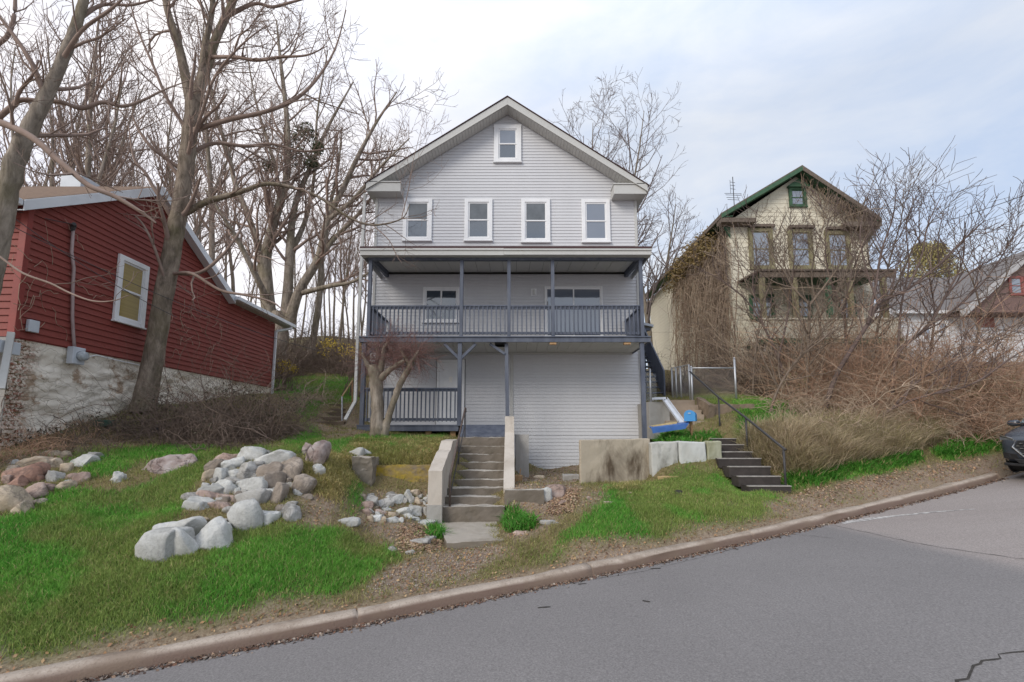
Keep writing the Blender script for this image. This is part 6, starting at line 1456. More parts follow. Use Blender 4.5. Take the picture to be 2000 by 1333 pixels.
for lab, stems in (
  ('slim upright sumac close to the chain link fence post', [st([(1470,770),(1475,690),(1490,600),(1510,540),(1540,480)],15.5,15.5,.04,.008), st([(1490,600),(1460,560),(1440,510),(1400,470)],15.5,15.8,.028,.007)]),
  ('sumac with arching stems before the cream house left corner', [st([(1545,780),(1520,700),(1492,640),(1460,590),(1405,545),(1330,510)],15,16,.05,.006), st([(1492,640),(1470,560),(1478,500),(1465,440)],15.3,15.4,.03,.007), st([(1520,700),(1540,610),(1550,520),(1556,450)],15,15.2,.035,.008)]),
  ('sumac with crossing stems before the middle of the cream porch', [st([(1600,790),(1605,700),(1600,620),(1585,540),(1600,470),(1620,410)],16,16.2,.05,.008), st([(1600,620),(1640,560),(1665,500),(1660,440)],16,15.8,.034,.008), st([(1605,700),(1570,640),(1540,580),(1520,520)],16,16.3,.03,.008)]),
  ('sumac clump before the right end of the cream porch', [st([(1660,790),(1655,700),(1650,610),(1662,540),(1690,470),(1710,400)],15,14.6,.055,.008), st([(1650,610),(1620,540),(1612,470),(1625,400)],15,15.2,.034,.008), st([(1655,700),(1690,640),(1740,600),(1790,540)],15,14.5,.035,.008)]),
  ('sumac with twiggy top against the sky right of the green gable', [st([(1700,790),(1705,700),(1720,610),(1735,520),(1760,430),(1765,370)],14.2,14,.05,.007), st([(1720,610),(1760,540),(1790,470),(1830,420)],14.2,13.8,.034,.007), st([(1735,520),(1700,460),(1690,400)],14.1,14.3,.025,.007)]),
  ('thin sumac before the white house wall', [st([(1800,790),(1815,700),(1825,610),(1815,530),(1830,460)],15.5,15.5,.05,.008), st([(1825,610),(1870,550),(1905,480)],15.5,15.2,.03,.007)]),
  ('sumac near the right edge with branches over the red brown gable', [st([(1880,790),(1900,700),(1920,620),(1960,550),(1985,490)],14.5,14.2,.05,.008), st([(1920,620),(1900,550),(1870,490),(1860,440)],14.5,14.6,.03,.007), st([(1900,700),(1960,660),(2020,640)],14.5,14,.035,.01)]),
  ('low sumac with long horizontal stems above the brambles at right', [st([(1690,850),(1740,800),(1820,770),(1900,750),(1990,690),(2060,660)],12.5,11.5,.045,.01), st([(1740,800),(1800,740),(1880,700),(1950,640)],12.5,12.2,.03,.008)]),
  ('leaning sumac low on the bank behind the dark steps', [st([(1500,820),(1520,760),(1560,700),(1620,650),(1650,590)],13,12.6,.04,.008), st([(1520,760),(1490,700),(1470,650)],13,13.2,.025,.007)])):
    sumac('sumac_shrub', lab, stems, k, 1.6, 1.1, (M_sumac, M_sumac2)[k % 2]); k += 1

def bramble(name, label, cx_, cy_, d, w, h, n, m, seed, cat='bramble', arch=.55, r0=.005, group=None, depth_sp=1.2, leafm=None, nleaf=0):
    """an arching tangle of canes rooted over a patch of ground"""
    rs = np.random.RandomState(seed); tw = Twigs(); c = P(cx_, cy_, d); W = w/F*d
    for i in range(int(n*.8)):
        x = c.x+np.clip(rs.randn()*.28,-.6,.6)*W; y = d+rs.uniform(-.5,.5)*depth_sp*1.6; z = gz(x, y)
        edge = 1-min(1, abs(x-c.x)/(.62*W))**2*.55
        hh = h/F*d*(rs.uniform(.3,1.0) if rs.rand() < .85 else rs.uniform(1.0,1.6))*edge; az = rs.uniform(0, 6.283); k_ = 9
        dv = np.array([math.cos(az)*rs.uniform(.1,1.1), math.sin(az)*rs.uniform(.1,.9), rs.uniform(.35,1.3)]); dv /= np.linalg.norm(dv); L_ = hh*rs.uniform(.9,1.9)*(.7+arch*.5); st_l = L_/(k_-1)
        pts = [np.array([x, y, z-.03])]
        for j in range(k_-1):
            dv = dv+rs.randn(3)*.24+np.array([0,0,-.20*arch*(j/k_)*2.2]); dv /= np.linalg.norm(dv); p_ = pts[-1]+dv*st_l
            if p_[2] < z-.05 and j > 2: p_[2] = z+rs.rand()*.08; dv[2] = abs(dv[2])*.4
            pts.append(p_)
        pts = np.array(pts); r_ = r0*(rs.uniform(.5,1.3) if rs.rand() < .8 else rs.uniform(1.5,2.8)); tw.add(pts, np.linspace(r_, r_*.35, k_), 3)
        for q in range(rs.randint(1,5)):
            j = rs.randint(2,k_-1); v = rs.randn(3)*.6+np.array([0,0,.15]); v /= np.linalg.norm(v); l2 = hh*rs.uniform(.10,.38)
            q_ = np.array([pts[j]+v*l2*u+rs.randn(3)*.07*l2 for u in (0,.35,.7,1)]); tw.add(q_, np.linspace(r_*.6, r_*.22, 4), 3)
    o = thing(name, (c.x, d, gz(c.x, d)), label, cat, group); tw.build('canes', m, o)
    if leafm:
        cl = [(c.x+rs.uniform(-.5,.5)*W, d+rs.uniform(-.5,.5)*depth_sp, gz(c.x,d)+h/F*d*rs.uniform(.15,.8), .25*h/F*d) for _ in range(14)]
        leaf_cloud('leaves', cl, nleaf, .028, leafm, None, None, parent=o)
    return o
M_dleaf = mat('dull_dark_leaf', [(.04,.036,.02),(.09,.075,.045)], 3, rough=.7)
M_oleaf = mat('olive_leaf', [(.09,.09,.03),(.16,.15,.06)], 3, rough=.7)
M_deadl = mat('dead_tan_leaf', [(.20,.13,.075),(.34,.24,.15)], 3, rough=.85)
bl = [('bramble', 'red brown bramble tangle high on the bank below the cream porch', 1610,770,14.5,170,95,420,M_cane,.9),
      ('bramble', 'red brown bramble mound at the foot of the tall right sumac', 1740,800,13.5,170,120,480,M_cane,.9),
      ('bramble', 'wide red bramble tangle below the white house', 1850,790,13.5,180,110,480,M_cane,.9),
      ('bramble', 'bramble tangle at the far right above the parked car', 1975,770,14,170,130,430,M_cane,.9),
      ('bramble', 'tan bramble tangle on the bank right of the dark steps', 1600,838,12.4,130,70,300,M_cane2,.8),
      ('bramble', 'tan and red bramble mass hanging over the middle of the right bank', 1700,835,13.0,150,80,340,M_cane2,.8),
      ('bramble', 'bramble mass over the right bank near the green weeds', 1810,815,13.4,150,85,340,M_cane2,.8),
      ('bramble', 'bramble thicket beside the parked car', 1905,815,13.6,120,90,320,M_cane2,.8),
      ('bramble', 'brown bramble thicket between the fence and the cream porch', 1490,760,16.5,120,90,380,M_darkcane,.7),
      ('bramble', 'dark thicket under the left end of the cream porch', 1545,745,17,140,95,380,M_darkcane,.7),
      ('bramble', 'brown tangle under the right end of the cream porch', 1680,750,16.6,150,80,340,M_darkcane,.7),
      ('bramble', 'olive brown shrub against the cream house front corner', 1455,720,18.5,95,115,420,M_darkcane,.6),
      ('bramble', 'dark thicket behind the chain link gate', 1330,770,17,70,60,240,M_darkcane,.5)]
for i, (nm, lab, a, b_, d, w, h, n, m, ar) in enumerate(bl): bramble(nm, lab, a, b_, d, w, h, int(n*1.25), m, 200+i, arch=ar, r0=.0065, depth_sp=1.6, leafm=(M_deadl, M_oleaf)[i % 3 == 0], nleaf=420)
for i, (lab, a, b_, d, w, h, n, m) in enumerate((('tall see through reddish brush before the left part of the white house wall', 1790,735,15.5,120,190,200,M_cane),('tall see through brush before the middle of the white house wall', 1870,730,15.5,130,200,220,M_cane),('tall see through brush at the right picture edge before the red brown gable', 1960,730,15.5,130,190,220,M_cane2),
      ('tall thin brush before the cream porch lattice', 1570,750,15.8,130,170,200,M_cane2),('tall thin brush before the right end of the cream porch parapet', 1680,755,15.5,120,170,190,M_cane),('very tall loose brush rising before the cream porch columns', 1625,755,15.2,150,195,230,M_cane),('tall loose brush right of the cream porch reaching the eaves of the white house', 1735,750,15,120,190,200,M_cane2),('tall brown brush between the chain link fence and the cream front corner', 1480,755,16.8,90,190,200,M_cane2))):
    bramble('brush', lab, a, b_, d, w, h, int(n*1.9), m, 260+i, 'brush', .3, .0075, depth_sp=1.8)
# dark shrubs below the red house
for i, (lab, a, b_, d, w, h, n, lf) in enumerate((
    ('dark brown leafless shrub in front of the tall tree foot', 330,838,9.7,110,95,520,500),
    ('largest dark brown shrub mound under the red house wall', 425,845,9.8,130,125,800,900),
    ('dark brown shrub at the right end of the shrub mound, below the red house downspout', 515,848,9.9,110,105,620,700),
    ('low dark shrub spilling onto the lawn in front of the large mound', 470,868,9.3,120,60,420,400),
    ('thin brown brush against the whitewashed foundation', 190,850,8.9,150,55,260,120),
    ('reddish dry brush heap at the left picture edge', 40,880,7.9,120,50,240,60),
    ('brown brush pile at the foot of the leaning tree, below the bricks', 110,868,8.4,120,40,220,60))):
    bramble('shrub', lab, a, b_, d, w, h, n, M_darkcane if i < 5 else M_cane, 300+i, 'shrub', .6, .0042, depth_sp=1.1, leafm=M_dleaf, nleaf=lf)
# brush on the slope behind, forsythia
for i, (lab, a, b_, d, w, h, n, m) in enumerate((
    ('grey brown brush bank behind the back lawn on the left', 600,725,24,120,70,420,M_darkcane),('brown brush thicket between the back lawn and the wood', 660,720,24,120,80,420,M_darkcane),('dense vine covered stump of brush at the broad tree foot', 540,720,20.5,90,110,420,M_darkcane),
    ('thin brush behind the house downspout', 700,730,22,60,80,260,M_darkcane),('tan brush heap beside the path steps', 600,800,14.5,80,40,260,M_cane2),('far brush line below the woodland trunks', 640,680,30,180,60,420,M_twig2))):
    bramble('brush', lab, a, b_, d, w, h, n, m, 330+i, 'brush', .7, .009, depth_sp=2)
M_fors = mat('forsythia_yellow', [(.42,.29,.02),(.62,.46,.05)], 6, rough=.7)
for i, (lab, pts, n) in enumerate((('yellow forsythia in bloom behind the red house downspout', ((548,712,17.5,.3),(560,716,17.6,.3),(572,722,17.7,.22),(553,726,17.6,.2)), 420),
      ('yellow forsythia in bloom on the slope left of the grey house', ((635,683,22,.5),(655,676,22,.5),(675,690,22,.5),(690,685,22,.4),(642,672,22.3,.35)), 520),
      ('yellow forsythia sprig beside the grey house corner post', ((703,676,17,.3),(699,690,17,.25)), 160))):
    cl = [list(P(a, b_, d))+[r_] for a, b_, d, r_ in pts]; c = np.array(cl)[:,:3].mean(0); g = gz(c[0], c[1])
    o = thing('forsythia', (c[0], c[1], g), lab, 'shrub'); leaf_cloud('flowers', cl, n, .035 if i != 1 else .05, M_fors, None, None, parent=o)
    tw = Twigs(); rs = np.random.RandomState(i)
    for _ in range(60):
        e = np.array(cl[rs.randint(len(cl))][:3])+rs.randn(3)*.25; s0 = np.array([c[0]+rs.randn()*.3, c[1]+rs.randn()*.2, g]); mid = (s0+e)/2+np.array([0,0,.2]); tw.add(np.array([s0, mid, e]), np.array([.01,.008,.004]), 3)
    tw.build('stems', M_darkcane, o)
# golden evergreen beyond
cl = [list(P(a, b_, 44))+[r_] for a, b_, r_ in ((1800,500,1.3),(1830,505,1.2),(1815,490,1.0),(1845,525,1.4),(1790,530,1.6),(1822,540,1.8),(1860,550,1.5),(1800,570,1.8),(1845,585,1.8),(1775,560,1.3),(1870,580,1.4),(1797,488,.7),(1832,488,.7))]
o = thing('evergreen_tree', (P(1820,620,44).x, 44, gz(P(1820,620,44).x,44)), 'golden green evergreen crown showing behind the white house roof', 'tree')
leaf_cloud('crown', cl, 15000, .11, mat('golden_evergreen', [(.27,.23,.08),(.37,.31,.13),(.22,.21,.08)], 1.2, rough=.8), None, None, parent=o)
q = MB(); q.tube([(P(1820,620,44).x,44,gz(P(1820,620,44).x,44)-.3),P(1822,520,44)], [.3,.1], 8); q.build('trunk', M_bark, o)
# vines on the cream house
M_vine = mat('brown_vine', [(.20,.14,.10),(.38,.29,.21)], 1.0, rough=.9); M_gold = mat('golden_dry_leaf', [(.16,.12,.045),(.30,.21,.09),(.12,.11,.04)], 1.5, rough=.85)
rs = np.random.RandomState(77)
VN = thing('wall_vine', (cx0-.1, 21.6, 3.8), 'thick brown vine curtain hanging down the side wall of the cream house', 'vine')
tw = Twigs()
for i in range(400):
    y = rs.choice([20.3,20.9,21.6,22.4,23.0,24.2,25.3,26.4])+rs.randn()*.28; y = min(y, 29); zt = rs.uniform(cze-1.2, cze-.1) if rs.rand() < .6 else rs.uniform(6,cze); L_ = rs.uniform(1.2,5.5); k_ = 9; tt = np.linspace(0,1,k_)
    zz = np.maximum(zt-L_*tt, gz(cx0-.3, y)); out = .10+.55*rs.rand()**2*np.sin(tt*2.4)
    tw.add(np.stack([cx0-out-.02+rs.randn(k_)*.03, y+np.cumsum(rs.randn(k_)*.17), zz],1), np.linspace(.016,.006,k_)*rs.uniform(.6,1.5), 3)
for i in range(420):
    y = rs.choice([20.3,20.9,21.6,22.4,23.0,24.2,25.3])+rs.randn()*.45; z = rs.uniform(4.5,cze-.2); k_ = 8; dv = rs.randn(3)*.6+np.array([-.3,0,-.3]); p_ = np.array([cx0-.08,y,z]); pts = [p_]; L_ = rs.uniform(.6,1.9)
    for j in range(k_-1): dv = dv/np.linalg.norm(dv)+rs.randn(3)*.35; dv[0] -= (pts[-1][0]-(cx0-.35))*.5; dv /= np.linalg.norm(dv); p_ = pts[-1]+dv*L_/7; p_[0] = min(p_[0], cx0-.04); pts.append(p_)
    tw.add(np.array(pts), np.linspace(.016,.005,k_)*rs.uniform(.6,1.6), 3)
for i in range(40):
    y = 20.2+abs(rs.randn())*2.2; k_ = 12; zb = gz(cx0-.3, y); tt = np.linspace(0,1,k_)
    tw.add(np.stack([cx0-.06+rs.randn(k_)*.02, y+np.cumsum(rs.randn(k_)*.12), zb+(cze-.2-zb)*tt],1), np.linspace(.035,.012,k_), 4)
tw.build('stems', M_vine, VN)
cl = [(cx0-.3-.3*rs.rand(), rs.uniform(20.6,26.5), cze-.15-abs(rs.randn())*.5, .55) for _ in range(26)]
leaf_cloud('dry_leaves', cl, 5200, .06, M_gold, None, None, parent=VN)
V2_ = thing('wall_vine', (12.8, cd0-.1, 6), 'thin bare vine spreading across the front wall and right eave of the cream house', 'vine')
tw = Twigs()
for i in range(150):
    x = rs.uniform(cx0,cx1) if rs.rand() < .5 else cx1-abs(rs.randn())*1.5; x = max(x, cx0); z = rs.uniform(6.5,12.5); k_ = 8; a = rs.uniform(0,6.28)
    pts = [np.array([x, cd0-.06, z])]
    for j in range(k_-1): a += rs.randn()*.5; pts.append(pts[-1]+np.array([math.cos(a)*.22, rs.randn()*.02-.004, math.sin(a)*.22]))
    tw.add(np.array(pts), np.linspace(.012,.004,k_), 3)
for i in range(240):
    t_ = rs.rand(); x = A_.x+(E1.x-A_.x)*t_; z = A_.z+(E1.z-A_.z)*t_-.15; k_ = 7; L_ = rs.uniform(.4,1.5); tt = np.linspace(0,1,k_)
    if t_ < .35 and rs.rand() < .6: continue
    tw.add(np.stack([x+np.cumsum(rs.randn(k_)*.08), 19.5+.35*rs.rand()+rs.randn(k_)*.05, z-L_*tt+.1*np.sin(tt*6)],1), np.linspace(.014,.006,k_), 3)
for i in range(160):
    x = rs.uniform(sx_-.4, ex_); z = rs.uniform(zs0-1.2, zs1+.4); k_ = 6; tt = np.linspace(0,1,k_)
    tw.add(np.stack([x+np.cumsum(rs.randn(k_)*.10), np.full(k_, pd+.05-rs.rand()*.15), z-tt*rs.uniform(-.8,1.0)],1), np.linspace(.012,.005,k_), 3)
tw.build('stems', M_vine, V2_)
# vine on the red wall
V3 = thing('wall_vine', (WX+.1, 9.5, 4.5), 'thin dead vine tendrils on the red clapboard wall', 'vine'); tw = Twigs()
for i in range(46):
    y = rs.choice([8.1, 8.2, 9.2, 11.8, 12.2, 12.6, 13.2])+rs.randn()*.2; z = rs.uniform(3.6,5.4); k_ = 8; a = rs.uniform(0,6.28); pts = [np.array([WX+.05, y, z])]
    for j in range(k_-1): a += rs.randn()*.6; pts.append(pts[-1]+np.array([rs.rand()*.008, math.cos(a)*.09, math.sin(a)*.12]))
    tw.add(np.array(pts), np.linspace(.006,.003,k_), 3)
tw.build('stems', M_cane2, V3)

# overhead wires
def wire(name, a, b_, sag, r, label):
    a, b_ = Vector(a), Vector(b_); q = MB(); n = 24
    q.tube([a.lerp(b_, i/n)+Vector((0,0,-sag*4*(i/n)*(1-i/n))) for i in range(n+1)], r, 5); o = q.build(name, M_iron); tag(o, label, 'wire'); return o
wire('power_line', P(1848,432,16), P(2080,352,11), .05, .011, 'dark overhead power line slanting across the sky at the right')
wire('service_wire', (WX+.16,8.6,5.74), P(-200,330,6.5), .1, .008, 'upper dark service wire from the red house conduit to the left edge')
wire('service_wire', P(-60,360,7.2), P(345,620,9.6), .15, .007, 'lower dark service wire crossing the red wall and its window')
wire('service_wire', P(-40,410,7.2), P(640,690,13.0), .25, .007, 'long thin service wire from the left edge towards the grey house')
# ---------------------------------------------------------------- the parked car (SUV) pointing down the hill
M_paint_c = mat('blue_grey_car_paint', [(.035,.042,.055),(.045,.053,.068)], 2, rough=.22, spec=.8)
M_blackp = mat('black_plastic', [(.015,.015,.016),(.028,.028,.03)], 20, rough=.55)
M_chrome = mat('satin_chrome', [(.55,.56,.58)], rough=.25, metallic=1)
M_lens = mat('headlight_lens', [(.06,.065,.07),(.16,.17,.18)], 25, rough=.08, spec=.9)
M_tyre = mat('tyre_rubber', [(.02,.02,.02),(.032,.031,.03)], 20, rough=.85)
M_cglass = glass_mat('car_glass', (.03,.045,.045), (.06,.085,.085), 2)
CARX = None
s0 = 11.78; t0c = -.12-.93                      # nose position along the kerb, centre line off the kerb
nx, ny_ = st2xy(s0, t0c); nz_ = float(zroad(s0+.9, t0c))
CAR = thing('parked_suv', (nx, ny_, nz_), 'dark blue grey SUV parked at the kerb, cut off by the right picture edge', 'car')
slope_c = (float(zroad(s0+4, t0c))-float(zroad(s0+.5, t0c)))/3.5
Ux = Vector((U[0], U[1], slope_c)).normalized(); Uy = Vector((NN[0], NN[1], 0)).normalized(); Uz = Ux.cross(Uy).normalized(); Uz = Uz if Uz.z > 0 else -Uz
Oc = Vector((nx, ny_, nz_))
def C3(x, y, z): return Oc+Ux*x+Uy*y+Uz*z       # x back from the nose, y to the kerb side (image left), z up
HW = .925
# body loft: stations (x, half width at belt, z low, z shoulder, roof z or None)
st_ = [(.0,.60,.42,.74),(.05,.74,.34,.82),(.16,.85,.27,.91),(.40,.90,.25,.97),(.75,.922,.25,1.01),(1.10,.925,.26,1.04),(1.6,.925,.26,1.06),(2.6,.925,.27,1.07),(3.6,.92,.30,1.08),(4.1,.90,.36,1.08),(4.36,.82,.45,1.05),(4.43,.72,.52,1.0)]
def section(x, w, zl, zh):
    zm = (zl+zh)/2
    half = [(0, zl), (w*.86, zl), (w*.955, zl+.06), (w, zm-.05), (w*.995, zm+.12), (w*.965, zh-.10), (w*.90, zh-.02), (w*.62, zh+.015), (0, zh+.03)]
    return [(y, z) for y, z in half]+[(-y, z) for y, z in half[-2:0:-1]]
def loft(rings, name, m, parent, bev=0, caps=True):
    q = MB(); n = len(rings[0]); vs_ = [v for r_ in rings for v in r_]; fs = []
    for i in range(len(rings)-1):
        for j in range(n): fs.append((i*n+j, i*n+(j+1)%n, (i+1)*n+(j+1)%n, (i+1)*n+j))
    if caps: fs += [tuple(range(n-1,-1,-1)), tuple((len(rings)-1)*n+j for j in range(n))]
    q.add(vs_, fs); o = q.build(name, m, parent, smooth=True)
    md = o.modifiers.new('sub', 'SUBSURF'); md.levels = 2; md.render_levels = 2; return o
body = loft([[C3(x, y, z) for y, z in section(x, w, zl, zh)] for x, w, zl, zh in st_], 'body', M_paint_c, CAR)
# cabin
cab = [(.98,.86,1.02,1.04),(1.45,.83,1.03,1.36),(1.85,.74,1.04,1.60),(2.4,.72,1.05,1.655),(3.3,.70,1.05,1.63),(3.9,.68,1.05,1.52),(4.3,.70,1.04,1.10)]
loft([[C3(x, y, z) for y, z in [(0,zl),(w,zl),(w*.97,zl+(zh-zl)*.35),(w*.90,zh-.05),(w*.72,zh),(0,zh+.02),(-w*.72,zh),(-w*.90,zh-.05),(-w*.97,zl+(zh-zl)*.35),(-w,zl)]] for x, w, zl, zh in cab], 'cabin', M_paint_c, CAR)
q = MB(); ws = [C3(1.02,.76,1.085), C3(1.02,-.76,1.085), C3(1.80,-.62,1.60), C3(1.80,.62,1.60)]; q.prism(ws, Ux*-.03+Uz*.02); q.build('windscreen', M_cglass, CAR)
for sg in (1,-1):
    q = MB(); q.prism([C3(1.45,sg*.795,1.10), C3(3.9,sg*.735,1.12), C3(3.7,sg*.685,1.48), C3(2.0,sg*.70,1.54), C3(1.75,sg*.73,1.42)], Uy*sg*.012); q.build('side_window', M_cglass, CAR)
# grille, bumper parts
q = MB(); g0 = [(-.44,.47),(.44,.47),(.56,.66),(.50,.80),(-.50,.80),(-.56,.66)]
q.prism([C3(-.035+.06*abs(y), y, z) for y, z in g0], Ux*.12); gr_o = q.build('grille', M_blackp, CAR)
q = MB()
for r_ in range(5):
    z = .52+.055*r_
    for c_ in range(9):
        y = -.44+.11*c_+(.055 if r_ % 2 else 0)
        if abs(y) < .50: q.obox(C3(-.045+.06*abs(y), y, z), (.05,.05,.012), Matrix.Rotation(math.atan2(U[1],U[0]),3,'Z'))
q.build('grille_mesh', M_chrome, gr_o)
for sg in (1,-1):
    q = MB(); q.tube([C3(-.035,sg*.42,.45), C3(-.02,sg*.585,.665), C3(-.01,sg*.52,.815)], [.018,.024,.014], 7); q.build('grille_trim', M_chrome, gr_o)
    q = MB(); q.prism([C3(.085,sg*.55,.775), C3(.075,sg*.58,.835), C3(.235,sg*.825,.885), C3(.31,sg*.868,.855), C3(.19,sg*.825,.785)], Ux*-.045+Uy*sg*.012+Uz*.004); hl = q.build('headlight', M_lens, CAR, bevel=.008)
    q = MB(); q.tube([C3(.035,sg*.58,.838), C3(.10,sg*.70,.868), C3(.19,sg*.825,.888)], .010, 6); q.build('light_strip', M_chrome, hl)
    q = MB(); q.prism([C3(.0,sg*.50,.36), C3(.0,sg*.55,.50), C3(.09,sg*.80,.53), C3(.10,sg*.80,.40)], Ux*.05-Ux*.06); q.build('fog_recess', M_blackp, CAR, bevel=.01)
    q = MB(); q.tube([C3(1.25,sg*.78,1.02), C3(1.28,sg*.90,1.05)], .035, 7); mr = q.build('mirror_arm', M_blackp, CAR)
    mb2 = [[C3(1.22+dx, sg*(.985+ .12*a*s_), 1.07+.085*b_*s_) for a, b_ in ((-1,-.9),(.7,-1),(1,0),(.8,.9),(-.8,1),(-1,.2))] for dx, s_ in ((-.02,.55),(.03,1),(.12,1),(.17,.8))]
    loft(mb2, 'mirror', M_paint_c, mr)
q = MB(); q.prism([C3(-.02,.52,.30), C3(-.02,-.52,.30), C3(-.03,-.60,.40), C3(-.03,.60,.40)], Ux*.1); q.build('lower_grille', M_blackp, CAR, bevel=.01)
q = MB(); q.prism([C3(.02,.78,.25), C3(-.01,.5,.24), C3(-.01,-.5,.24), C3(.02,-.78,.25), C3(.25,-.86,.21), C3(.25,.86,.21)], Uz*.06); q.build('bumper_lip', M_blackp, CAR, bevel=.015)
q = MB(); q.prism([C3(.3,.80,.30), C3(.3,-.80,.30), C3(4.2,-.80,.30), C3(4.2,.80,.30)], Uz*-.08); q.build('underbody', M_blackp, CAR)
for x in (.88, 3.5):
    for sg in (1,-1):
        c = C3(x, sg*.80, .345); q = MB()
        q.tube([c-Uy*.125, c-Uy*.12, c-Uy*.08, c+Uy*.08, c+Uy*.12, c+Uy*.125], [.22,.31,.345,.345,.31,.22], 28); wh = q.build('wheel', M_tyre, CAR, smooth=True)
        q = MB(); q.tube([c+Uy*sg*.10, c+Uy*sg*.128], [.215,.215], 24); rim = q.build('rim', M_chrome, wh)
        q = MB(); q.tube([C3(x, sg*(HW-.02), .345), C3(x, sg*(HW+.004), .345)], [.385,.385], 28); q.build('wheel_arch', M_blackp, CAR)
        wh.location = wh.location+Uy*sg*.03
# ---------------------------------------------------------------- grass, dry grass, leaves (uncountable ground cover)
def tri_normal_pts(n, seed, weight):
    """random points on the fine part of the terrain, by weight per vertex"""
    rs = np.random.RandomState(seed); A = V[Fq[:,0]]; B = V[Fq[:,1]]; C_ = V[Fq[:,3]]
    area = np.linalg.norm(np.cross(B-A, C_-A), axis=1); w = area*weight[Fq[:,0]]; w = np.where(np.isfinite(w), w, 0); cdf = np.cumsum(w); f = np.searchsorted(cdf, rs.rand(n)*cdf[-1])
    u = rs.rand(n)[:,None]; v_ = rs.rand(n)[:,None]
    p = A[f]*(1-u)*(1-v_)+V[Fq[f,1]]*u*(1-v_)+V[Fq[f,2]]*u*v_+V[Fq[f,3]]*(1-u)*v_
    return p, f, rs
dist = np.linalg.norm(V-np.array([0,0,1.6]), axis=1); inv = (GX > -160) & (GX < 2160) & (V[:,1] > 1) & (dist < 24)
fall = np.where(inv, np.minimum(1, (7.0/np.maximum(dist,1))**1.6), 0)
def blades(name, n, weight, h0, h1, w0, cA, cB, seed, lean=.35, label='', drop=0, patch=None):
    p, f, rs = tri_normal_pts(n, seed, weight); dd = np.linalg.norm(p-np.array([0,0,1.6]), axis=1)
    cl = fbm(p[:,0], p[:,1], seed+500, .35, 3); h = (h0+(h1-h0)*rs.rand(n))*(.45+1.1*cl); w = w0*(1+dd*.05)*rs.uniform(.7,1.3,n)
    az = rs.rand(n)*6.283; a = np.stack([np.cos(az), np.sin(az), np.zeros(n)],1)
    le = rs.randn(n,2)*lean; d = np.stack([le[:,0], le[:,1]-drop, np.ones(n)],1); d /= np.linalg.norm(d, axis=1, keepdims=True)
    b0, b1 = p-a*w[:,None]*.5-np.array([0,0,.01]), p+a*w[:,None]*.5-np.array([0,0,.01]); mid = p+d*h[:,None]*.55; d2 = d+np.stack([le[:,0]*.9, le[:,1]*.9-drop, -.25*np.ones(n)-drop],1); tip = mid+d2*h[:,None]*.45
    q0, q1 = mid-a*w[:,None]*.35, mid+a*w[:,None]*.35
    VV = np.stack([b0,b1,q1,q0,tip],1).reshape(-1,3); i = np.arange(n)[:,None]*5
    FF = np.concatenate([i+np.array([[0,1,2]]), i+np.array([[0,2,3]]), i+np.array([[3,2,4]])])
    mix = np.clip(.5+.55*rs.randn(n)*.5+(fbm(p[:,0],p[:,1],seed+9,.8,4)-.5)*1.3, 0, 1)[:,None]
    c = np.array(cA)*(1-mix)+np.array(cB)*mix; yl_ = np.clip((fbm(p[:,0],p[:,1],seed+77,1.3,4)-.52)*6, 0, .6)[:,None]*(1 if name == 'lawn_grass' else 0); c = c*(1-yl_)+np.array((.30,.29,.10))*yl_; st_w = (rs.rand(n) < .09)[:,None]*(.8 if name in ('lawn_grass','green_weeds') else 0); c = c*(1-st_w)+np.array((.46,.38,.19))*st_w; c = c*rs.uniform(.7,1.3,(n,1)); c = np.concatenate([c, np.ones((n,1))],1); c = np.repeat(c, 5, 0)
    m, nt, b = nodes_of(name+'_blade'); at = N(nt, 'ShaderNodeAttribute', attribute_name='tint'); L(nt, at.outputs['Color'], b.inputs['Base Color']); b.inputs['Roughness'].default_value = .7; b.inputs['Specular IOR Level'].default_value = .25
    tr = nt.nodes.new('ShaderNodeBsdfTranslucent'); L(nt, at.outputs['Color'], tr.inputs[0]); mx_ = nt.nodes.new('ShaderNodeMixShader'); mx_.inputs[0].default_value = .3
    L(nt, b.outputs[0], mx_.inputs[1]); L(nt, tr.outputs[0], mx_.inputs[2]); L(nt, mx_.outputs[0], nt.nodes['Material Output'].inputs[0])
    o = big_mesh(name, VV, FF, m, False, {'tint': c}); tag(o, label, 'grass', kind='stuff'); return o
gw = fall*np.clip(green*1.4-.25, 0, 1)*(1-.8*dirt)
blades('lawn_grass', 230000, gw, .035, .10, .006, (.085,.30,.036), (.20,.41,.07), 1, label='bright green lawn grass on the bank')
dw = fall*np.clip(.9-green*.7, 0, 1)*np.clip(1-dirt*.85, .05, 1)*(T.ravel() > .25)
blades('dry_turf', 260000, dw, .035, .10, .006, (.38,.30,.15), (.20,.245,.065), 2, lean=.8, label='short dry brown and olive turf between the green patches')
tall = fall*cover([(1,[(1525,925),(1545,845),(1640,835),(1760,830),(1840,820),(1835,860),(1760,892),(1660,908),(1560,935)]), (.8,[(1450,900),(1470,850),(1540,845),(1530,930)])], 1)
blades('tall_dry_grass', 30000, tall, .25, .75, .010, (.56,.45,.32), (.33,.30,.14), 3, lean=.55, drop=.22, label='tall tan dry grass drooping down the right bank')
bank = fall*cover([(1,[(650,905),(690,860),(870,858),(850,900),(835,912),(730,912)]), (.9,[(590,900),(640,880),(690,930),(650,985),(600,960)]), (.7,[(1180,960),(1240,945),(1260,960)])], 1)
blades('bank_grass', 26000, bank, .06, .17, .007, (.66,.53,.28), (.36,.37,.12), 4, lean=.5, drop=.5, label='shaggy straw coloured grass on the terrace edge above the mossy wall')
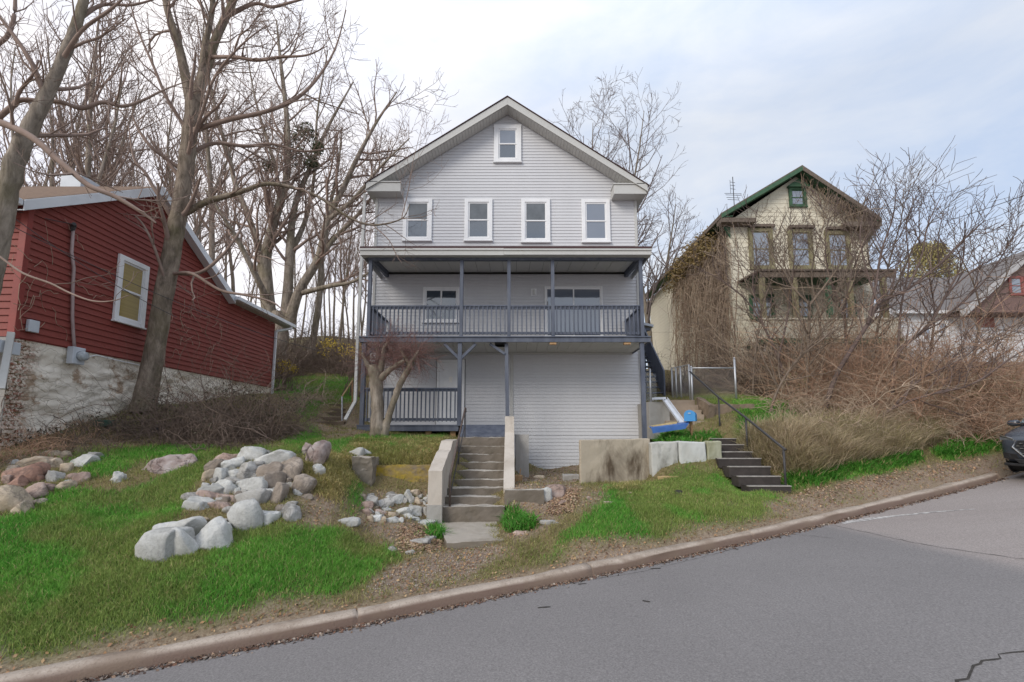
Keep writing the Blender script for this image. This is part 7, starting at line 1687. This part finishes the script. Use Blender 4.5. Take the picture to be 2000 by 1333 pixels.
weed = fall*cover([(1,[(1525,957),(1540,935),(1640,912),(1705,905),(1795,885),(1800,902),(1720,920),(1640,934),(1560,957)]), (1,[(1830,890),(1860,870),(1950,850),(1990,842),(1990,872),(1920,885),(1850,900)]), (1,[(985,1010),(1005,1006),(1045,1030),(1030,1042),(990,1040)]), (.8,[(840,1020),(862,1024),(860,1052),(842,1056)]), (.6,[(1290,850),(1400,850),(1408,864),(1280,866)]), (.22,[(1440,800),(1560,800),(1560,880),(1500,900),(1450,850)])], 1)
blades('green_weeds', 16000, weed, .08, .22, .016, (.055,.20,.022), (.11,.31,.045), 5, lean=.6, label='lush green weeds along the bank foot and path')
# fallen leaves and litter
def litter(name, n, weight, s0_, s1_, cols, seed, label, cat='leaves'):
    p, f, rs = tri_normal_pts(n, seed, weight); nrm = np.cross(V[Fq[f,1]]-V[Fq[f,0]], V[Fq[f,3]]-V[Fq[f,0]]); nrm /= np.linalg.norm(nrm, axis=1, keepdims=True)
    nrm = nrm+rs.randn(n,3)*.35; nrm /= np.linalg.norm(nrm, axis=1, keepdims=True); a = np.cross(nrm, rs.randn(n,3)); a /= np.linalg.norm(a, axis=1, keepdims=True); b_ = np.cross(nrm, a)
    s = rs.uniform(s0_, s1_, n)[:,None]; p = p+np.array([0,0,.018])
    VV = np.stack([p-a*s, p-b_*s*.6+nrm*s*.25, p+a*s, p+b_*s*.6+nrm*s*.2],1).reshape(-1,3); FF = np.arange(n*4).reshape(-1,4)
    ci = rs.randint(0, len(cols), n); c = np.array(cols)[ci]*rs.uniform(.7,1.25,(n,1)); c = np.repeat(np.concatenate([c, np.ones((n,1))],1), 4, 0)
    m, nt, b = nodes_of(name+'_leaf'); at = N(nt, 'ShaderNodeAttribute', attribute_name='tint'); L(nt, at.outputs['Color'], b.inputs['Base Color']); b.inputs['Roughness'].default_value = .85
    o = big_mesh(name, VV, FF, m, False, {'tint': c}); tag(o, label, cat, kind='stuff'); return o
BR = [(.30,.17,.08),(.22,.12,.065),(.36,.24,.13),(.16,.085,.05)]
litter('fallen_leaves', 9000, fall*np.clip(dirt-.15,0,1), .008, .026, BR, 6, 'fallen brown leaves over the bare soil and verge')
lw = fall*cover([(1,[(775,1035),(850,1030),(850,1075),(790,1082)]),(1,[(1085,960),(1130,955),(1120,1000),(1070,1010)]),(.25,[(1560,965),(1850,905),(1930,895),(1900,925),(1700,960),(1560,985)])],1)
litter('leaf_drift', 4600, lw, .012, .036, [(.33,.20,.12),(.27,.17,.11),(.38,.28,.19),(.20,.13,.09)], 7, 'orange brown leaf drifts beside the landing and along the verge')
litter('gravel', 6000, fall*cover([(1,[(690,1170),(760,1110),(880,1070),(985,1075),(930,1130),(760,1168)]),(1,[(1000,955),(1010,930),(1133,908),(1133,955),(1060,965)])],1)*1.0, .004, .011, [(.34,.30,.26),(.25,.21,.18),(.42,.38,.34)], 8, 'loose gravel and chips on the path and below the lower siding', 'gravel')
# gutter debris along the kerb foot
rs = np.random.RandomState(9); n = 9000
s_ = rs.uniform(-7.5, 12.3, n); t_ = -np.abs(rs.randn(n))*.055-.01; x_, y_ = st2xy(s_, t_); z_ = zroad(s_, np.clip(t_,-9,0))+.008
p = np.stack([x_,y_,z_],1); nrm = rs.randn(n,3)*.5+np.array([0,0,1]); nrm /= np.linalg.norm(nrm,axis=1,keepdims=True); a = np.cross(nrm, rs.randn(n,3)); a /= np.linalg.norm(a,axis=1,keepdims=True); b_ = np.cross(nrm,a); s = rs.uniform(.006,.028,n)[:,None]
VV = np.stack([p-a*s,p-b_*s*.7,p+a*s,p+b_*s*.7],1).reshape(-1,3); c = np.array([(.17,.09,.06),(.10,.065,.05),(.24,.16,.11),(.30,.25,.21)])[rs.randint(0,4,n)]*rs.uniform(.6,1.2,(n,1)); c = np.repeat(np.concatenate([c,np.ones((n,1))],1),4,0)
m, nt, b = nodes_of('gutter_litter'); at = N(nt, 'ShaderNodeAttribute', attribute_name='tint'); L(nt, at.outputs['Color'], b.inputs['Base Color']); b.inputs['Roughness'].default_value = .9
tag(big_mesh('gutter_debris', VV, np.arange(n*4).reshape(-1,4), m, False, {'tint': c}), 'brown leaf and grit debris along the kerb foot', 'debris', kind='stuff')
# small dark things in the grass
o = stone(1324,966,20,14,'b',0,'small dark lump in the bright grass in front of the pale block row',lump=.25); o.data.materials[0] = M_dark; o.name = 'dark_lump'; o['category'] = 'lump'
q = MB(); g = G(205,832); q.obox(g+Vector((0,0,.05)), (.34,.25,.14), Matrix.Rotation(R(20),3,'Z')); o = q.build('green_tub', mat('dark_green_plastic',[(.02,.06,.04),(.03,.08,.055)],4,rough=.5), bevel=.02); tag(o, 'small dark green plastic tub in the weeds below the whitewashed wall', 'tub')
q = MB(); g = G(287,848); q.prism([g+Vector((-.14,0,-.03)), g+Vector((.12,.05,-.03)), g+Vector((.16,.1,.22)), g+Vector((-.02,.05,.12))], (.03,.16,.02)); o = q.build('slate_scrap', mat('blue_grey_scrap',[(.06,.065,.085),(.10,.105,.125)],5), bevel=.008); tag(o, 'blue grey scrap leaning in the shrubs at the tall tree foot', 'scrap')
